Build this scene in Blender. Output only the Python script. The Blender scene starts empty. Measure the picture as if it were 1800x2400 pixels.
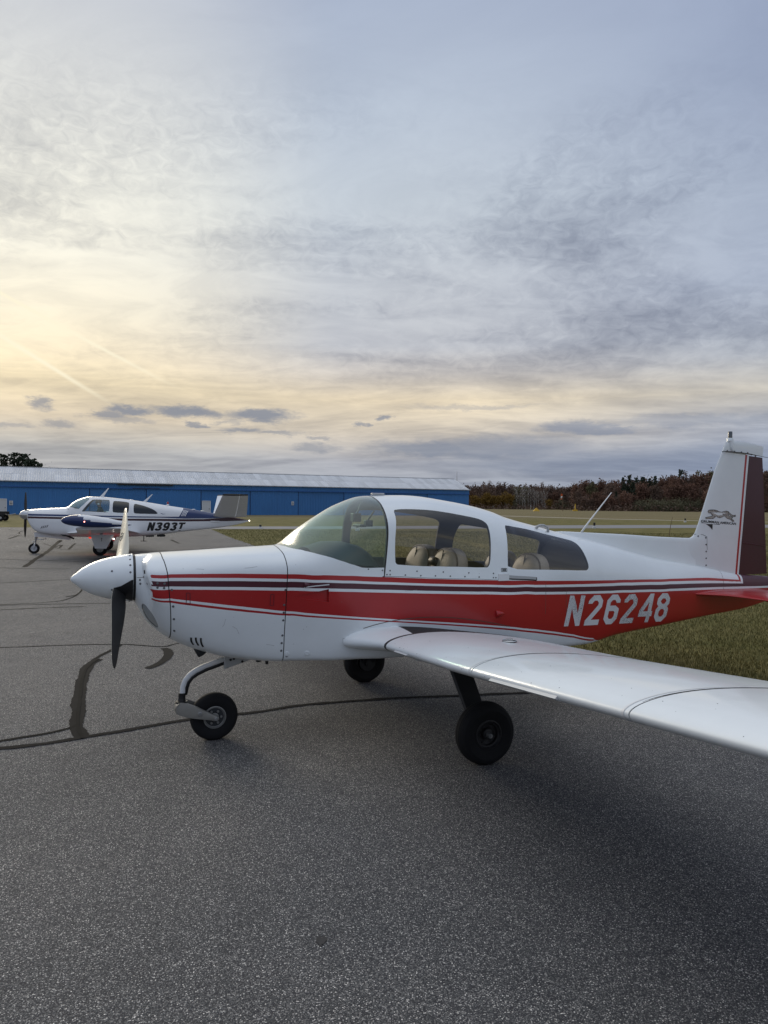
import bpy, bmesh, math, random
import numpy as np
from mathutils import Vector, Matrix, geometry as mgeo
random.seed(7); np.random.seed(7)
SC = bpy.context.scene
COL = SC.collection
R = math.radians
# ------------------------------------------------------------------ camera
cam_d = bpy.data.cameras.new('camera'); cam = bpy.data.objects.new('camera', cam_d); COL.objects.link(cam)
SC.camera = cam
cam_d.sensor_fit = 'HORIZONTAL'; cam_d.sensor_width = 36.0; cam_d.lens = 36.0*1664.0/1800.0
cam_d.clip_start = 0.05; cam_d.clip_end = 20000
PITCH = math.atan(15.0/1664.0); ROLL = R(0.5)
_f = Vector((0, math.cos(PITCH), -math.sin(PITCH))); _z = Vector((0, math.sin(PITCH), math.cos(PITCH))); _x = Vector((1, 0, 0))
_r = math.cos(ROLL)*_x+math.sin(ROLL)*_z; _u = math.cos(ROLL)*_z-math.sin(ROLL)*_x
cam.matrix_world = Matrix(((_r.x, _u.x, -_f.x, 0), (_r.y, _u.y, -_f.y, 0), (_r.z, _u.z, -_f.z, 1.8), (0, 0, 0, 1)))
# ------------------------------------------------------------------ view
SC.view_settings.view_transform = 'Standard'; SC.view_settings.look = 'None'
SC.view_settings.exposure = 0.0; SC.view_settings.gamma = 1.0; SC.view_settings.use_curve_mapping = False
# ------------------------------------------------------------------ sun behind thin overcast, low on the left
SUN_AZ, SUN_EL = R(-34.0), R(17.0)          # azimuth measured from +Y towards +X
sun_dir = Vector((math.sin(SUN_AZ)*math.cos(SUN_EL), math.cos(SUN_AZ)*math.cos(SUN_EL), math.sin(SUN_EL)))
sd = bpy.data.lights.new('sun', 'SUN'); sun = bpy.data.objects.new('sun', sd); COL.objects.link(sun)
sd.energy = 1.4; sd.angle = R(22); sd.color = (1.0, .88, .68)
sun.rotation_euler = (-sun_dir).to_track_quat('-Z', 'Y').to_euler()
def lin(c):
    c = c/255.0
    return c/12.92 if c <= .04045 else ((c+.055)/1.055)**2.4
def S(r, g, b): return (lin(r), lin(g), lin(b), 1.0)
class NT:
    """small helper round a node tree"""
    def __init__(self, tree): self.t = tree; tree.nodes.clear()
    def n(self, typ, **kw):
        nd = self.t.nodes.new(typ)
        for k, v in kw.items():
            if k.startswith('i_'):
                key = k[2:]; key = int(key) if key.isdigit() else key.replace('_', ' ')
                nd.inputs[key].default_value = v
            else: setattr(nd, k, v)
        return nd
    def l(self, a, b): self.t.links.new(a, b)
    def sock(self, x, inp):
        if isinstance(x, (int, float, tuple, list)): inp.default_value = x
        else: self.l(x, inp)
    def math(self, op, a, b=None, c=None, clamp=False):
        nd = self.n('ShaderNodeMath', operation=op, use_clamp=clamp)
        self.sock(a, nd.inputs[0])
        if b is not None: self.sock(b, nd.inputs[1])
        if c is not None: self.sock(c, nd.inputs[2])
        return nd.outputs[0]
    def vmath(self, op, a, b=None):
        nd = self.n('ShaderNodeVectorMath', operation=op)
        self.sock(a, nd.inputs[0])
        if b is not None: self.sock(b, nd.inputs[1])
        return nd.outputs['Value'] if op in ('LENGTH', 'DOT_PRODUCT') else nd.outputs[0]
    def ramp(self, fac, stops, interp='LINEAR'):
        nd = self.n('ShaderNodeValToRGB'); cr = nd.color_ramp; cr.interpolation = interp
        while len(cr.elements) < len(stops): cr.elements.new(1.0)
        for e, (p, c) in zip(cr.elements, stops):
            e.position = p; e.color = c if len(c) == 4 else (*c, 1)
        self.l(fac, nd.inputs[0]); return nd.outputs[0]
    def mix(self, fac, a, b, blend='MIX'):
        nd = self.n('ShaderNodeMix', data_type='RGBA', blend_type=blend)
        self.sock(fac, nd.inputs[0])
        for x, i in ((a, 6), (b, 7)): self.sock(x, nd.inputs[i])
        return nd.outputs[2]
    def noise(self, vec, scale, detail=4, rough=.55, dist=0.0, dim='3D'):
        nd = self.n('ShaderNodeTexNoise', noise_dimensions=dim)
        if vec is not None: self.l(vec, nd.inputs['Vector'])
        nd.inputs['Scale'].default_value = scale; nd.inputs['Detail'].default_value = detail
        nd.inputs['Roughness'].default_value = rough; nd.inputs['Distortion'].default_value = dist
        return nd
    def sstep(self, x, a, b):
        nd = self.n('ShaderNodeMapRange', interpolation_type='SMOOTHSTEP')
        self.sock(x, nd.inputs[0]); nd.inputs[1].default_value = a; nd.inputs[2].default_value = b
        return nd.outputs[0]
# ------------------------------------------------------------------ sky
world = bpy.data.worlds.new('World'); SC.world = world; world.use_nodes = True
W_ = NT(world.node_tree)
tc = W_.n('ShaderNodeTexCoord'); D = W_.vmath('NORMALIZE', tc.outputs['Generated'])
sx = W_.n('ShaderNodeSeparateXYZ'); W_.l(D, sx.inputs[0])
dx, dy, dz = sx.outputs
el = W_.math('MULTIPLY', W_.math('ARCSINE', dz), 180/math.pi)
az = W_.math('MULTIPLY', W_.math('ARCTAN2', dx, dy), 180/math.pi)
elf = W_.math('DIVIDE', el, 90.0, clamp=True)
def stops(lst): return [(e/90.0, S(*c)) for e, c in lst]
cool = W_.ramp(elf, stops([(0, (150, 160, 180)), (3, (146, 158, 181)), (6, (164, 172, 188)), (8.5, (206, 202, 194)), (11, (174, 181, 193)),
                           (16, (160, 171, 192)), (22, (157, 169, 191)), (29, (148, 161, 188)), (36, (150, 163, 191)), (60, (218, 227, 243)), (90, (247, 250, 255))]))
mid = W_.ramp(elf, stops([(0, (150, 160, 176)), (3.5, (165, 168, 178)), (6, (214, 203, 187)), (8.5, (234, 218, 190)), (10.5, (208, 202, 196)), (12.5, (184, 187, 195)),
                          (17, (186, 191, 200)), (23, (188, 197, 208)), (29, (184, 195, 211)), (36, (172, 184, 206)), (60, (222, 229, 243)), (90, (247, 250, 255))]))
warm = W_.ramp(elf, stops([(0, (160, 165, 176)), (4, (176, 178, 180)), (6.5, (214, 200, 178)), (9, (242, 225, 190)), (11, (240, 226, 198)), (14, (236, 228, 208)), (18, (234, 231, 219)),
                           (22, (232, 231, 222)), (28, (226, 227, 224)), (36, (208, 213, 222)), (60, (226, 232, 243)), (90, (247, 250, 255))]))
# angle round from the sun's azimuth, the same on both sides of it
ca = W_.math('COSINE', W_.math('MULTIPLY', W_.math('ADD', az, 36.0), math.pi/180))
base = W_.mix(W_.sstep(ca, math.cos(R(70)), math.cos(R(34))), cool, mid)
base = W_.mix(W_.sstep(ca, math.cos(R(33)), math.cos(R(6))), base, warm)
# cloud sheet: plane projection so that the ripples foreshorten towards the horizon
inv = W_.math('DIVIDE', 1.0, W_.math('ADD', W_.math('MAXIMUM', dz, 0.0), .10))
cmb = W_.n('ShaderNodeCombineXYZ'); W_.l(W_.math('MULTIPLY', dx, inv), cmb.inputs[0]); W_.l(W_.math('MULTIPLY', dy, inv), cmb.inputs[1])
P = cmb.outputs[0]
mp = W_.n('ShaderNodeMapping'); W_.l(P, mp.inputs[0]); mp.inputs['Rotation'].default_value = (0, 0, R(18)); mp.inputs['Scale'].default_value = (.62, .92, 1); mp.inputs['Location'].default_value = (3.7, 1.3, 0)
sheet = W_.noise(mp.outputs[0], 1.05, 8, .54, .8)
streak = W_.noise(mp.outputs[0], 4.2, 7, .62, .8)
cae = W_.n('ShaderNodeCombineXYZ'); W_.l(az, cae.inputs[0]); W_.l(el, cae.inputs[1])
mp2 = W_.n('ShaderNodeMapping'); W_.l(cae.outputs[0], mp2.inputs[0]); mp2.inputs['Rotation'].default_value = (0, 0, R(-28)); mp2.inputs['Scale'].default_value = (.62, 1.15, 1)
rip = W_.noise(mp2.outputs[0], 1.05, 5, .62, .9)
# ripples only where the sheet is of middling thickness
band = W_.math('MULTIPLY', W_.sstep(sheet.outputs[0], .36, .52), W_.math('MULTIPLY', W_.sstep(el, 7, 13), W_.math('SUBTRACT', 1.0, W_.sstep(el, 24, 33))))
c1 = W_.math('SUBTRACT', W_.sstep(sheet.outputs[0], .36, .66), .42)
c2 = W_.math('SUBTRACT', W_.sstep(streak.outputs[0], .35, .68), .5)
c3 = W_.math('SUBTRACT', rip.outputs[0], .5)
lowf = W_.math('SUBTRACT', 1.0, W_.sstep(el, 17, 30))
k = W_.math('MULTIPLY', c1, W_.math('MULTIPLY_ADD', lowf, -.19, -.15))
k = W_.math('ADD', k, W_.math('MULTIPLY', c2, W_.math('MULTIPLY_ADD', lowf, -.09, -.045)))
k = W_.math('ADD', k, W_.math('MULTIPLY', W_.math('MULTIPLY', c3, band), .62))
k = W_.math('ADD', k, 1.0)
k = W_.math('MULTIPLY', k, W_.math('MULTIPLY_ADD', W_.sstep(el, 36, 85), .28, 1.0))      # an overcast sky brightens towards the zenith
kc = W_.n('ShaderNodeCombineColor')
W_.l(W_.math('POWER', k, 1.10), kc.inputs[0]); W_.l(W_.math('POWER', k, 1.05), kc.inputs[1]); W_.l(W_.math('POWER', k, .88), kc.inputs[2])
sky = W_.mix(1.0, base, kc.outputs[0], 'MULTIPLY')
# single small clouds near the horizon and the big bank on the right: (azimuth, elevation, half width, half height, darkness)
ca_ = W_.n('ShaderNodeCombineXYZ'); W_.l(az, ca_.inputs[0]); W_.l(el, ca_.inputs[1])
wob = W_.noise(W_.vmath('MULTIPLY', ca_.outputs[0], (.35, .9, 1)), 1.0, 6, .68)
wv = W_.vmath('MULTIPLY', W_.vmath('SUBTRACT', wob.outputs['Color'], (.5, .5, .5)), (5.0, 1.6, 0))
AE = W_.vmath('ADD', ca_.outputs[0], wv)
dark = None
def pix(u, v):
    x = (u-900)/1664; z = (1185+.0087*(u-900)-v)/1664
    return math.degrees(math.atan2(x, 1)), math.degrees(math.atan2(z, math.hypot(x, 1)))
for u, v, hw, hh, amt in [(103, 943, 26, 12, .8), (300, 962, 48, 9, .95), (250, 972, 36, 8, .8), (285, 985, 50, 7, .5), (140, 990, 34, 7, .6), (440, 967, 78, 10, .95), (615, 976, 80, 13, .95), (460, 995, 24, 5, .8),
                          (570, 1010, 42, 7, .75), (655, 1018, 42, 5, .6), (535, 989, 30, 5, .5), (735, 1050, 50, 10, .6), (905, 981, 22, 5, .8), (838, 993, 13, 5, .7), (740, 1024, 24, 4, .5),
                          (1000, 1052, 130, 17, .8), (1160, 1052, 190, 26, .7), (1350, 1002, 70, 13, .7), (1400, 1010, 80, 6, .6), (1300, 1085, 260, 24, .5), (1620, 985, 150, 12, .4), (1100, 955, 130, 5, .35), (1650, 1080, 190, 30, .4), (15, 994, 40, 6, .5)]:
    a0, e0 = pix(u, v); ka = hw/1664*57.3*1.25; ke = hh/1664*57.3*1.35
    q = W_.vmath('MULTIPLY', W_.vmath('SUBTRACT', AE, (a0, e0, 0)), (1/ka, 1/ke, 0))
    m = W_.math('MULTIPLY', W_.math('SUBTRACT', 1.0, W_.sstep(W_.vmath('LENGTH', q), .35, 1.25)), amt)
    dark = m if dark is None else W_.math('MAXIMUM', dark, m)
grey = W_.mix(W_.sstep(ca, math.cos(R(60)), math.cos(R(10))), S(122, 136, 162), S(128, 136, 152))
sky = W_.mix(W_.math('MULTIPLY', dark, .92), sky, grey)
# two old contrails towards the sun
for (u0, v0), (u1, v1), wd, amt in [((0, 688), (445, 925), .085, .85), ((0, 787), (285, 962), .10, .80)]:
    a0, e0 = pix(u0, v0); a1, e1 = pix(u1, v1)
    L_ = math.hypot(a1-a0, e1-e0); nx, ny = -(e1-e0)/L_, (a1-a0)/L_
    q = W_.vmath('SUBTRACT', W_.vmath('ADD', ca_.outputs[0], W_.vmath('MULTIPLY', wv, (.04, .06, 0))), (a0, e0, 0))
    dd = W_.math('ABSOLUTE', W_.vmath('DOT_PRODUCT', q, (nx, ny, 0)))
    al = W_.vmath('DOT_PRODUCT', q, ((a1-a0)/L_, (e1-e0)/L_, 0))
    m = W_.math('MULTIPLY', W_.math('SUBTRACT', 1.0, W_.sstep(dd, 0.0, wd*2.6)), W_.math('MULTIPLY', W_.math('SUBTRACT', 1.0, W_.sstep(al, L_*.45, L_)), W_.sstep(al, -25, -10)))
    sky = W_.mix(W_.math('MULTIPLY', m, amt), sky, S(255, 246, 218))
nish = W_.n('ShaderNodeTexSky', sky_type='NISHITA'); nish.sun_disc = False; nish.sun_elevation = SUN_EL; nish.sun_rotation = SUN_AZ
nb = W_.n('ShaderNodeBackground'); W_.l(nish.outputs[0], nb.inputs[0]); nb.inputs[1].default_value = .05
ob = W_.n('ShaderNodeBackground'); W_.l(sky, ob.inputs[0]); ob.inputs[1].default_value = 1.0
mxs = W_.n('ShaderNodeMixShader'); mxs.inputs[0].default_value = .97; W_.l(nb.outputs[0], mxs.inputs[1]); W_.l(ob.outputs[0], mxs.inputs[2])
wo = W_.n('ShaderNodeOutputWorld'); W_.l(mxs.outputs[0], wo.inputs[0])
world.cycles.sampling_method = 'MANUAL'; world.cycles.sample_map_resolution = 512
# ------------------------------------------------------------------ object helpers
def tag(o, label=None, cat=None, group=None, kind=None):
    if label: o['label'] = label
    if cat: o['category'] = cat
    if group: o['group'] = group
    if kind: o['kind'] = kind
    return o
def empty(name, loc=(0, 0, 0), rz=0.0):
    o = bpy.data.objects.new(name, None); COL.objects.link(o); o.location = loc; o.rotation_euler = (0, 0, rz); o.empty_display_size = .2
    return o
def link(name, me, mats=(), parent=None, kind=None):
    o = bpy.data.objects.new(name, me); COL.objects.link(o)
    for m in (mats if isinstance(mats, (list, tuple)) else [mats]): me.materials.append(m)
    if parent is not None: o.parent = parent
    if kind: o['kind'] = kind
    return o
def mesh(name, verts, faces, mats=(), parent=None, smooth=False, fm=None, kind=None, fix=False):
    me = bpy.data.meshes.new(name); me.from_pydata([tuple(map(float, v)) for v in verts], [], [tuple(map(int, f)) for f in faces])
    if fm is not None: me.polygons.foreach_set('material_index', np.array(fm, dtype=np.int32))
    if smooth: me.polygons.foreach_set('use_smooth', np.ones(len(me.polygons), bool))
    if fix:
        bm = bmesh.new(); bm.from_mesh(me); bmesh.ops.recalc_face_normals(bm, faces=bm.faces); bm.to_mesh(me); bm.free()
    me.update()
    return link(name, me, mats, parent, kind)
class MB:
    """collects shapes into one mesh"""
    def __init__(self): self.v = []; self.f = []; self.m = []
    def add(self, vs, fs, m=0):
        o = len(self.v); self.v += [tuple(map(float, a)) for a in vs]; self.f += [tuple(int(i)+o for i in f) for f in fs]; self.m += [m]*len(fs); return self
    def box(self, c, d, rot=None, m=0):
        vs = [Vector((sx_*d[0]/2, sy_*d[1]/2, sz_*d[2]/2)) for sx_ in (-1, 1) for sy_ in (-1, 1) for sz_ in (-1, 1)]
        if rot is not None: vs = [rot @ v for v in vs]
        vs = [v+Vector(c) for v in vs]
        return self.add(vs, [(0, 1, 3, 2), (4, 6, 7, 5), (0, 4, 5, 1), (2, 3, 7, 6), (0, 2, 6, 4), (1, 5, 7, 3)], m)
    def tube(self, pts, rad, n=12, m=0, cap=True, flat=None):
        pts = [Vector(p) for p in pts]; k_ = len(pts)
        rad = rad if isinstance(rad, (list, tuple)) else [rad]*k_
        up = Vector((0, 0, 1)); vs = []; prev = None
        for i, p in enumerate(pts):
            t_ = (pts[min(i+1, k_-1)]-pts[max(i-1, 0)]).normalized()
            a = prev if prev is not None else (up if abs(t_.z) < .9 else Vector((1, 0, 0)))
            a = (a-t_*a.dot(t_)).normalized(); b = t_.cross(a); prev = a
            for j in range(n):
                th_ = 2*math.pi*j/n
                q = a*math.cos(th_)*rad[i]*(flat or 1)+b*math.sin(th_)*rad[i]
                vs.append(p+q)
        fs = [(i*n+j, i*n+(j+1) % n, (i+1)*n+(j+1) % n, (i+1)*n+j) for i in range(k_-1) for j in range(n)]
        if cap: fs += [tuple(range(n))[::-1], tuple(range((k_-1)*n, k_*n))]
        return self.add(vs, fs, m)
    def lathe(self, prof, axis_o, axis_d, n=32, m=0):
        # prof: (radius, distance along axis)
        d = Vector(axis_d).normalized(); a = d.orthogonal().normalized(); b = d.cross(a); o = Vector(axis_o); vs = []
        for r_, h_ in prof:
            for j in range(n):
                th_ = 2*math.pi*j/n
                vs.append(o+d*h_+(a*math.cos(th_)+b*math.sin(th_))*r_)
        fs = [(i*n+j, i*n+(j+1) % n, (i+1)*n+(j+1) % n, (i+1)*n+j) for i in range(len(prof)-1) for j in range(n)]
        return self.add(vs, fs, m)
    def disc(self, c, nrm_, r_, h=.002, n=10, m=0):
        d = Vector(nrm_).normalized(); a = d.orthogonal().normalized(); b = d.cross(a); c = Vector(c); vs = []
        for rr, hh in ((r_, -h), (r_, h*.5), (r_*.7, h)):
            for j in range(n):
                th_ = 2*math.pi*j/n; vs.append(c+d*hh+(a*math.cos(th_)+b*math.sin(th_))*rr)
        fs = [(i*n+j, i*n+(j+1) % n, (i+1)*n+(j+1) % n, (i+1)*n+j) for i in range(2) for j in range(n)]+[tuple(range(2*n, 3*n))]
        return self.add(vs, fs, m)
    def build(self, name, mats, parent=None, smooth=False, kind=None, fix=True, auto=None):
        o = mesh(name, self.v, self.f, mats, parent, smooth, self.m, kind, fix)
        if auto is not None:
            o.data.polygons.foreach_set('use_smooth', np.ones(len(o.data.polygons), bool)); o.data.set_sharp_from_angle(angle=R(auto))
        return o
def bevel(o, w, seg=2):
    bm = bmesh.new(); bm.from_mesh(o.data)
    bmesh.ops.bevel(bm, geom=[e for e in bm.edges if len(e.link_faces) == 2 and e.calc_face_angle(0) > .5], offset=w, segments=seg, profile=.5, affect='EDGES', clamp_overlap=True)
    bm.to_mesh(o.data); bm.free(); return o
# ------------------------------------------------------------------ materials
def mat(name, col, rough=.5, metal=0.0, var=0.0, vscale=3.0, bump=0.0, bscale=40.0, spec=.5, coat=0.0, rvar=0.0, island=0.0, sheen=0.0):
    m = bpy.data.materials.new(name); m.use_nodes = True; T = NT(m.node_tree)
    b = T.n('ShaderNodeBsdfPrincipled'); o = T.n('ShaderNodeOutputMaterial'); T.l(b.outputs[0], o.inputs[0])
    b.inputs['Roughness'].default_value = rough; b.inputs['Metallic'].default_value = metal
    b.inputs['Specular IOR Level'].default_value = spec; b.inputs['Coat Weight'].default_value = coat; b.inputs['Coat Roughness'].default_value = .08
    c = (*col[:3], 1.0); b.inputs['Base Color'].default_value = c
    tco = T.n('ShaderNodeTexCoord')
    src = None
    if var > 0:
        nz = T.noise(tco.outputs['Object'], vscale, 6, .62)
        f = T.math('MULTIPLY_ADD', nz.outputs[0], var*2, 1-var)
        src = T.vmath('SCALE', c[:3]); T.l(f, src.node.inputs['Scale'])
        if rvar > 0: T.l(T.math('MULTIPLY_ADD', nz.outputs[0], rvar*2, rough-rvar), b.inputs['Roughness'])
    if island > 0:
        g = T.n('ShaderNodeNewGeometry')
        f = T.math('MULTIPLY_ADD', g.outputs['Random Per Island'], island*2, 1-island)
        nd = T.n('ShaderNodeVectorMath', operation='SCALE'); T.sock(src if src is not None else c[:3], nd.inputs[0]); T.l(f, nd.inputs['Scale']); src = nd.outputs[0]
    if src is not None: T.l(src, b.inputs['Base Color'])
    if bump > 0:
        nz = T.noise(tco.outputs['Object'], bscale, 4, .6); bp = T.n('ShaderNodeBump'); bp.inputs['Strength'].default_value = bump; bp.inputs['Distance'].default_value = .01
        T.l(nz.outputs[0], bp.inputs['Height']); T.l(bp.outputs[0], b.inputs['Normal'])
    return m
def emit(name, col, k):
    m = bpy.data.materials.new(name); m.use_nodes = True; T = NT(m.node_tree)
    e = T.n('ShaderNodeEmission'); e.inputs[0].default_value = (*col, 1); e.inputs[1].default_value = k
    T.l(e.outputs[0], T.n('ShaderNodeOutputMaterial').inputs[0]); return m
def glass(name, tint, rough=.02, ior=1.5, haze=None):
    """thin glazing: tinted see-through, Fresnel reflection and, where asked, a haze layer painted in for sky sheen, thicker at a slant"""
    m = bpy.data.materials.new(name); m.use_nodes = True; T = NT(m.node_tree)
    tr = T.n('ShaderNodeBsdfTransparent'); tr.inputs[0].default_value = (*tint, 1)
    gl = T.n('ShaderNodeBsdfGlossy'); gl.inputs['Roughness'].default_value = rough; gl.inputs[0].default_value = (1, 1, 1, 1)
    f0 = ((ior-1)/(ior+1))**2*1.6; lw0 = T.n('ShaderNodeLayerWeight'); lw0.inputs[0].default_value = .5
    fr = T.math('MULTIPLY_ADD', T.math('POWER', lw0.outputs['Facing'], 4.2), 1-f0, f0)
    base_ = tr.outputs[0]
    if haze:  # pale green scatter layer standing in for the sheen of reflected sky
        df = T.n('ShaderNodeBsdfDiffuse'); df.inputs[0].default_value = (.50, .78, .70, 1); tl = T.n('ShaderNodeBsdfTranslucent'); tl.inputs[0].default_value = (.55, .80, .71, 1)
        ms = T.n('ShaderNodeMixShader'); ms.inputs[0].default_value = .6; T.l(df.outputs[0], ms.inputs[1]); T.l(tl.outputs[0], ms.inputs[2])
        lw = T.n('ShaderNodeLayerWeight'); lw.inputs[0].default_value = .5; tco = T.n('ShaderNodeTexCoord'); nz = T.noise(tco.outputs['Object'], 2.5, 3, .5)
        k_ = T.math('MULTIPLY_ADD', T.math('POWER', lw.outputs['Facing'], 2.2), haze[1], haze[0]); k_ = T.math('MULTIPLY', k_, T.math('MULTIPLY_ADD', nz.outputs[0], .5, .75), clamp=True)
        m2 = T.n('ShaderNodeMixShader'); T.l(k_, m2.inputs[0]); T.l(base_, m2.inputs[1]); T.l(ms.outputs[0], m2.inputs[2]); base_ = m2.outputs[0]
    mx = T.n('ShaderNodeMixShader'); T.l(fr, mx.inputs[0]); T.l(base_, mx.inputs[1]); T.l(gl.outputs[0], mx.inputs[2])
    T.l(mx.outputs[0], T.n('ShaderNodeOutputMaterial').inputs[0]); return m
M = {}
M['white'] = mat('white_paint', (.82, .86, .87), .30, var=.085, vscale=2.6, coat=.45, rvar=.06, bump=.06, bscale=1.6)
M['white2'] = mat('white_paint_dull', (.74, .75, .75), .42, var=.08, vscale=6)
M['red'] = mat('red_paint', (.42, .017, .018), .30, var=.12, vscale=2.5, coat=.15)
M['maroon'] = mat('maroon_paint', (.085, .016, .028), .34, var=.15, vscale=3, coat=.15)
M['darkmaroon'] = mat('dark_maroon_paint', (.062, .010, .018), .36, var=.12, vscale=3, coat=.15)
M['black'] = mat('black_paint', (.012, .012, .013), .45, var=.2)
M['seam'] = mat('seam_shadow', (.03, .03, .032), .8)
M['walk'] = mat('walkway_grit', (.022, .022, .024), .85, bump=.4, bscale=500)
M['rubber'] = mat('tyre_rubber', (.009, .009, .010), .8, var=.3, vscale=12, bump=.15, bscale=150, spec=.3)
M['steel'] = mat('dull_steel', (.32, .32, .31), .42, metal=.7, var=.2, vscale=20)
M['alloy'] = mat('cast_alloy', (.30, .29, .26), .5, metal=.35, var=.2, vscale=18)
M['fastener'] = mat('fastener_steel', (.16, .165, .17), .45, metal=.6)
M['greyplastic'] = mat('grey_plastic', (.42, .43, .43), .5, var=.1)
M['lining'] = mat('cabin_lining', (.075, .078, .085), .8, var=.1)
M['darkint'] = mat('dark_trim', (.03, .033, .036), .7, var=.2)
M['leather'] = mat('tan_leather', (.33, .295, .235), .55, var=.12, vscale=8, bump=.1)
M['piping'] = mat('seat_piping', (.10, .085, .065), .6)
M['lens'] = mat('lens_cover', (.33, .36, .37), .12, coat=.6)
M['wind'] = glass('windshield_glass', (.72, .91, .85), .22, 1.55, (.03, .55))
M['tint'] = glass('smoked_glass', (.86, .85, .84), .02, 1.5)
M['chrome'] = mat('bare_metal', (.6, .6, .6), .25, metal=.9)
M['regwhite'] = mat('cracked_white_vinyl', (.74, .75, .76), .5)
T = NT.__new__(NT); T.t = M['regwhite'].node_tree
_b = [n for n in T.t.nodes if n.type == 'BSDF_PRINCIPLED'][0]; _tc = T.n('ShaderNodeTexCoord')
_v = T.n('ShaderNodeTexVoronoi', feature='DISTANCE_TO_EDGE'); _v.inputs['Scale'].default_value = 90; T.l(_tc.outputs['Object'], _v.inputs['Vector'])
_n = T.noise(_tc.outputs['Object'], 2.2, 3)
_k = T.math('MULTIPLY', T.math('SUBTRACT', 1.0, T.sstep(_v.outputs['Distance'], .02, .11)), T.sstep(_n.outputs[0], .40, .62))
T.l(T.mix(_k, (.74, .75, .76, 1), (.17, .15, .15, 1)), _b.inputs['Base Color'])
# ------------------------------------------------------------------ ground
def asphalt():
    m = bpy.data.materials.new('asphalt'); m.use_nodes = True; T = NT(m.node_tree)
    b = T.n('ShaderNodeBsdfPrincipled'); T.l(b.outputs[0], T.n('ShaderNodeOutputMaterial').inputs[0]); b.inputs['Roughness'].default_value = .88; b.inputs['Specular IOR Level'].default_value = .3
    tc_ = T.n('ShaderNodeTexCoord'); O = tc_.outputs['Object']
    v = T.n('ShaderNodeTexVoronoi', feature='F1'); v.inputs['Scale'].default_value = 190; v.inputs['Randomness'].default_value = 1; T.l(O, v.inputs['Vector'])
    sp = T.n('ShaderNodeSeparateColor'); T.l(v.outputs['Color'], sp.inputs[0])
    stone = T.ramp(sp.outputs[0], [(0, (.026, .0255, .0255)), (.45, (.062, .064, .063)), (.75, (.102, .098, .095)), (.89, (.165, .16, .152)), (.965, (.28, .27, .255)), (1, (.43, .41, .38))])
    edge = T.sstep(v.outputs['Distance'], .75, .30)
    col = T.mix(edge, (.022, .022, .024, 1), stone)
    fn = T.noise(O, 380, 2, .6); big = T.noise(O, .35, 5, .6); md = T.noise(O, 3.5, 4, .6)
    f = T.math('MULTIPLY', T.math('MULTIPLY_ADD', fn.outputs[0], .9, .55), T.math('MULTIPLY', T.math('MULTIPLY_ADD', big.outputs[0], .8, .60), T.math('MULTIPLY_ADD', md.outputs[0], .36, .82)))
    nd = T.n('ShaderNodeVectorMath', operation='SCALE'); T.l(col, nd.inputs[0]); T.l(T.math('MULTIPLY', f, 2.25), nd.inputs['Scale'])
    warm_ = T.mix(T.sstep(big.outputs[0], .4, .65), (1.01, 1.0, .985, 1), (1.03, 1.0, .965, 1))
    T.l(T.mix(1.0, nd.outputs[0], warm_, 'MULTIPLY'), b.inputs['Base Color'])
    bp = T.n('ShaderNodeBump'); bp.inputs['Strength'].default_value = .8; bp.inputs['Distance'].default_value = .004
    T.l(T.math('MULTIPLY_ADD', v.outputs['Distance'], -1.0, T.math('MULTIPLY', fn.outputs[0], .5)), bp.inputs['Height']); T.l(bp.outputs[0], b.inputs['Normal'])
    return m
def grass_ground():
    m = bpy.data.materials.new('field_grass'); m.use_nodes = True; T = NT(m.node_tree)
    b = T.n('ShaderNodeBsdfPrincipled'); T.l(b.outputs[0], T.n('ShaderNodeOutputMaterial').inputs[0]); b.inputs['Roughness'].default_value = .95; b.inputs['Specular IOR Level'].default_value = .1
    tc_ = T.n('ShaderNodeTexCoord'); O = tc_.outputs['Object']
    s = T.n('ShaderNodeSeparateXYZ'); T.l(O, s.inputs[0])
    big = T.noise(O, .035, 5, .6); md = T.noise(O, .6, 5, .65); fn = T.noise(O, 14, 4, .7)
    mp_ = T.n('ShaderNodeMapping'); T.l(O, mp_.inputs[0]); mp_.inputs['Scale'].default_value = (.006, .05, 1); mp_.inputs['Rotation'].default_value = (0, 0, R(-14))
    st = T.noise(mp_.outputs[0], 1.0, 5, .6)
    # dry, tan grass beyond the taxiway, greener mown grass before it
    far = T.sstep(T.math('ADD', T.math('MULTIPLY_ADD', s.outputs[0], -.30, s.outputs[1]), T.math('MULTIPLY', big.outputs[0], 30)), 95, 130)
    green = T.mix(T.sstep(md.outputs[0], .35, .65), (.120, .112, .036, 1), (.175, .150, .058, 1))
    tan = T.mix(T.sstep(st.outputs[0], .35, .65), (.20, .160, .085, 1), (.145, .125, .060, 1))
    c = T.mix(far, green, tan)
    f = T.math('MULTIPLY', T.math('MULTIPLY_ADD', fn.outputs[0], .8, .6), T.math('MULTIPLY_ADD', md.outputs[0], .5, .75))
    nd = T.n('ShaderNodeVectorMath', operation='SCALE'); T.l(c, nd.inputs[0]); T.l(f, nd.inputs['Scale']); T.l(nd.outputs[0], b.inputs['Base Color'])
    bp = T.n('ShaderNodeBump'); bp.inputs['Strength'].default_value = .7; bp.inputs['Distance'].default_value = .06; T.l(fn.outputs[0], bp.inputs['Height']); T.l(bp.outputs[0], b.inputs['Normal'])
    return m
M['asphalt'] = asphalt(); M['grass'] = grass_ground()
M['taxi'] = mat('worn_taxiway', (.20, .20, .205), .9, var=.25, vscale=.8)
M['path'] = mat('pale_dry_track', (.34, .30, .22), .95, var=.2, vscale=.5)
M['tar'] = mat('crack_tar', (.009, .009, .009), .95, var=.5, vscale=9, spec=.08)
M['tarold'] = mat('worn_crack_tar', (.015, .0145, .0145), .95, var=.55, vscale=7, spec=.08)
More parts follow.
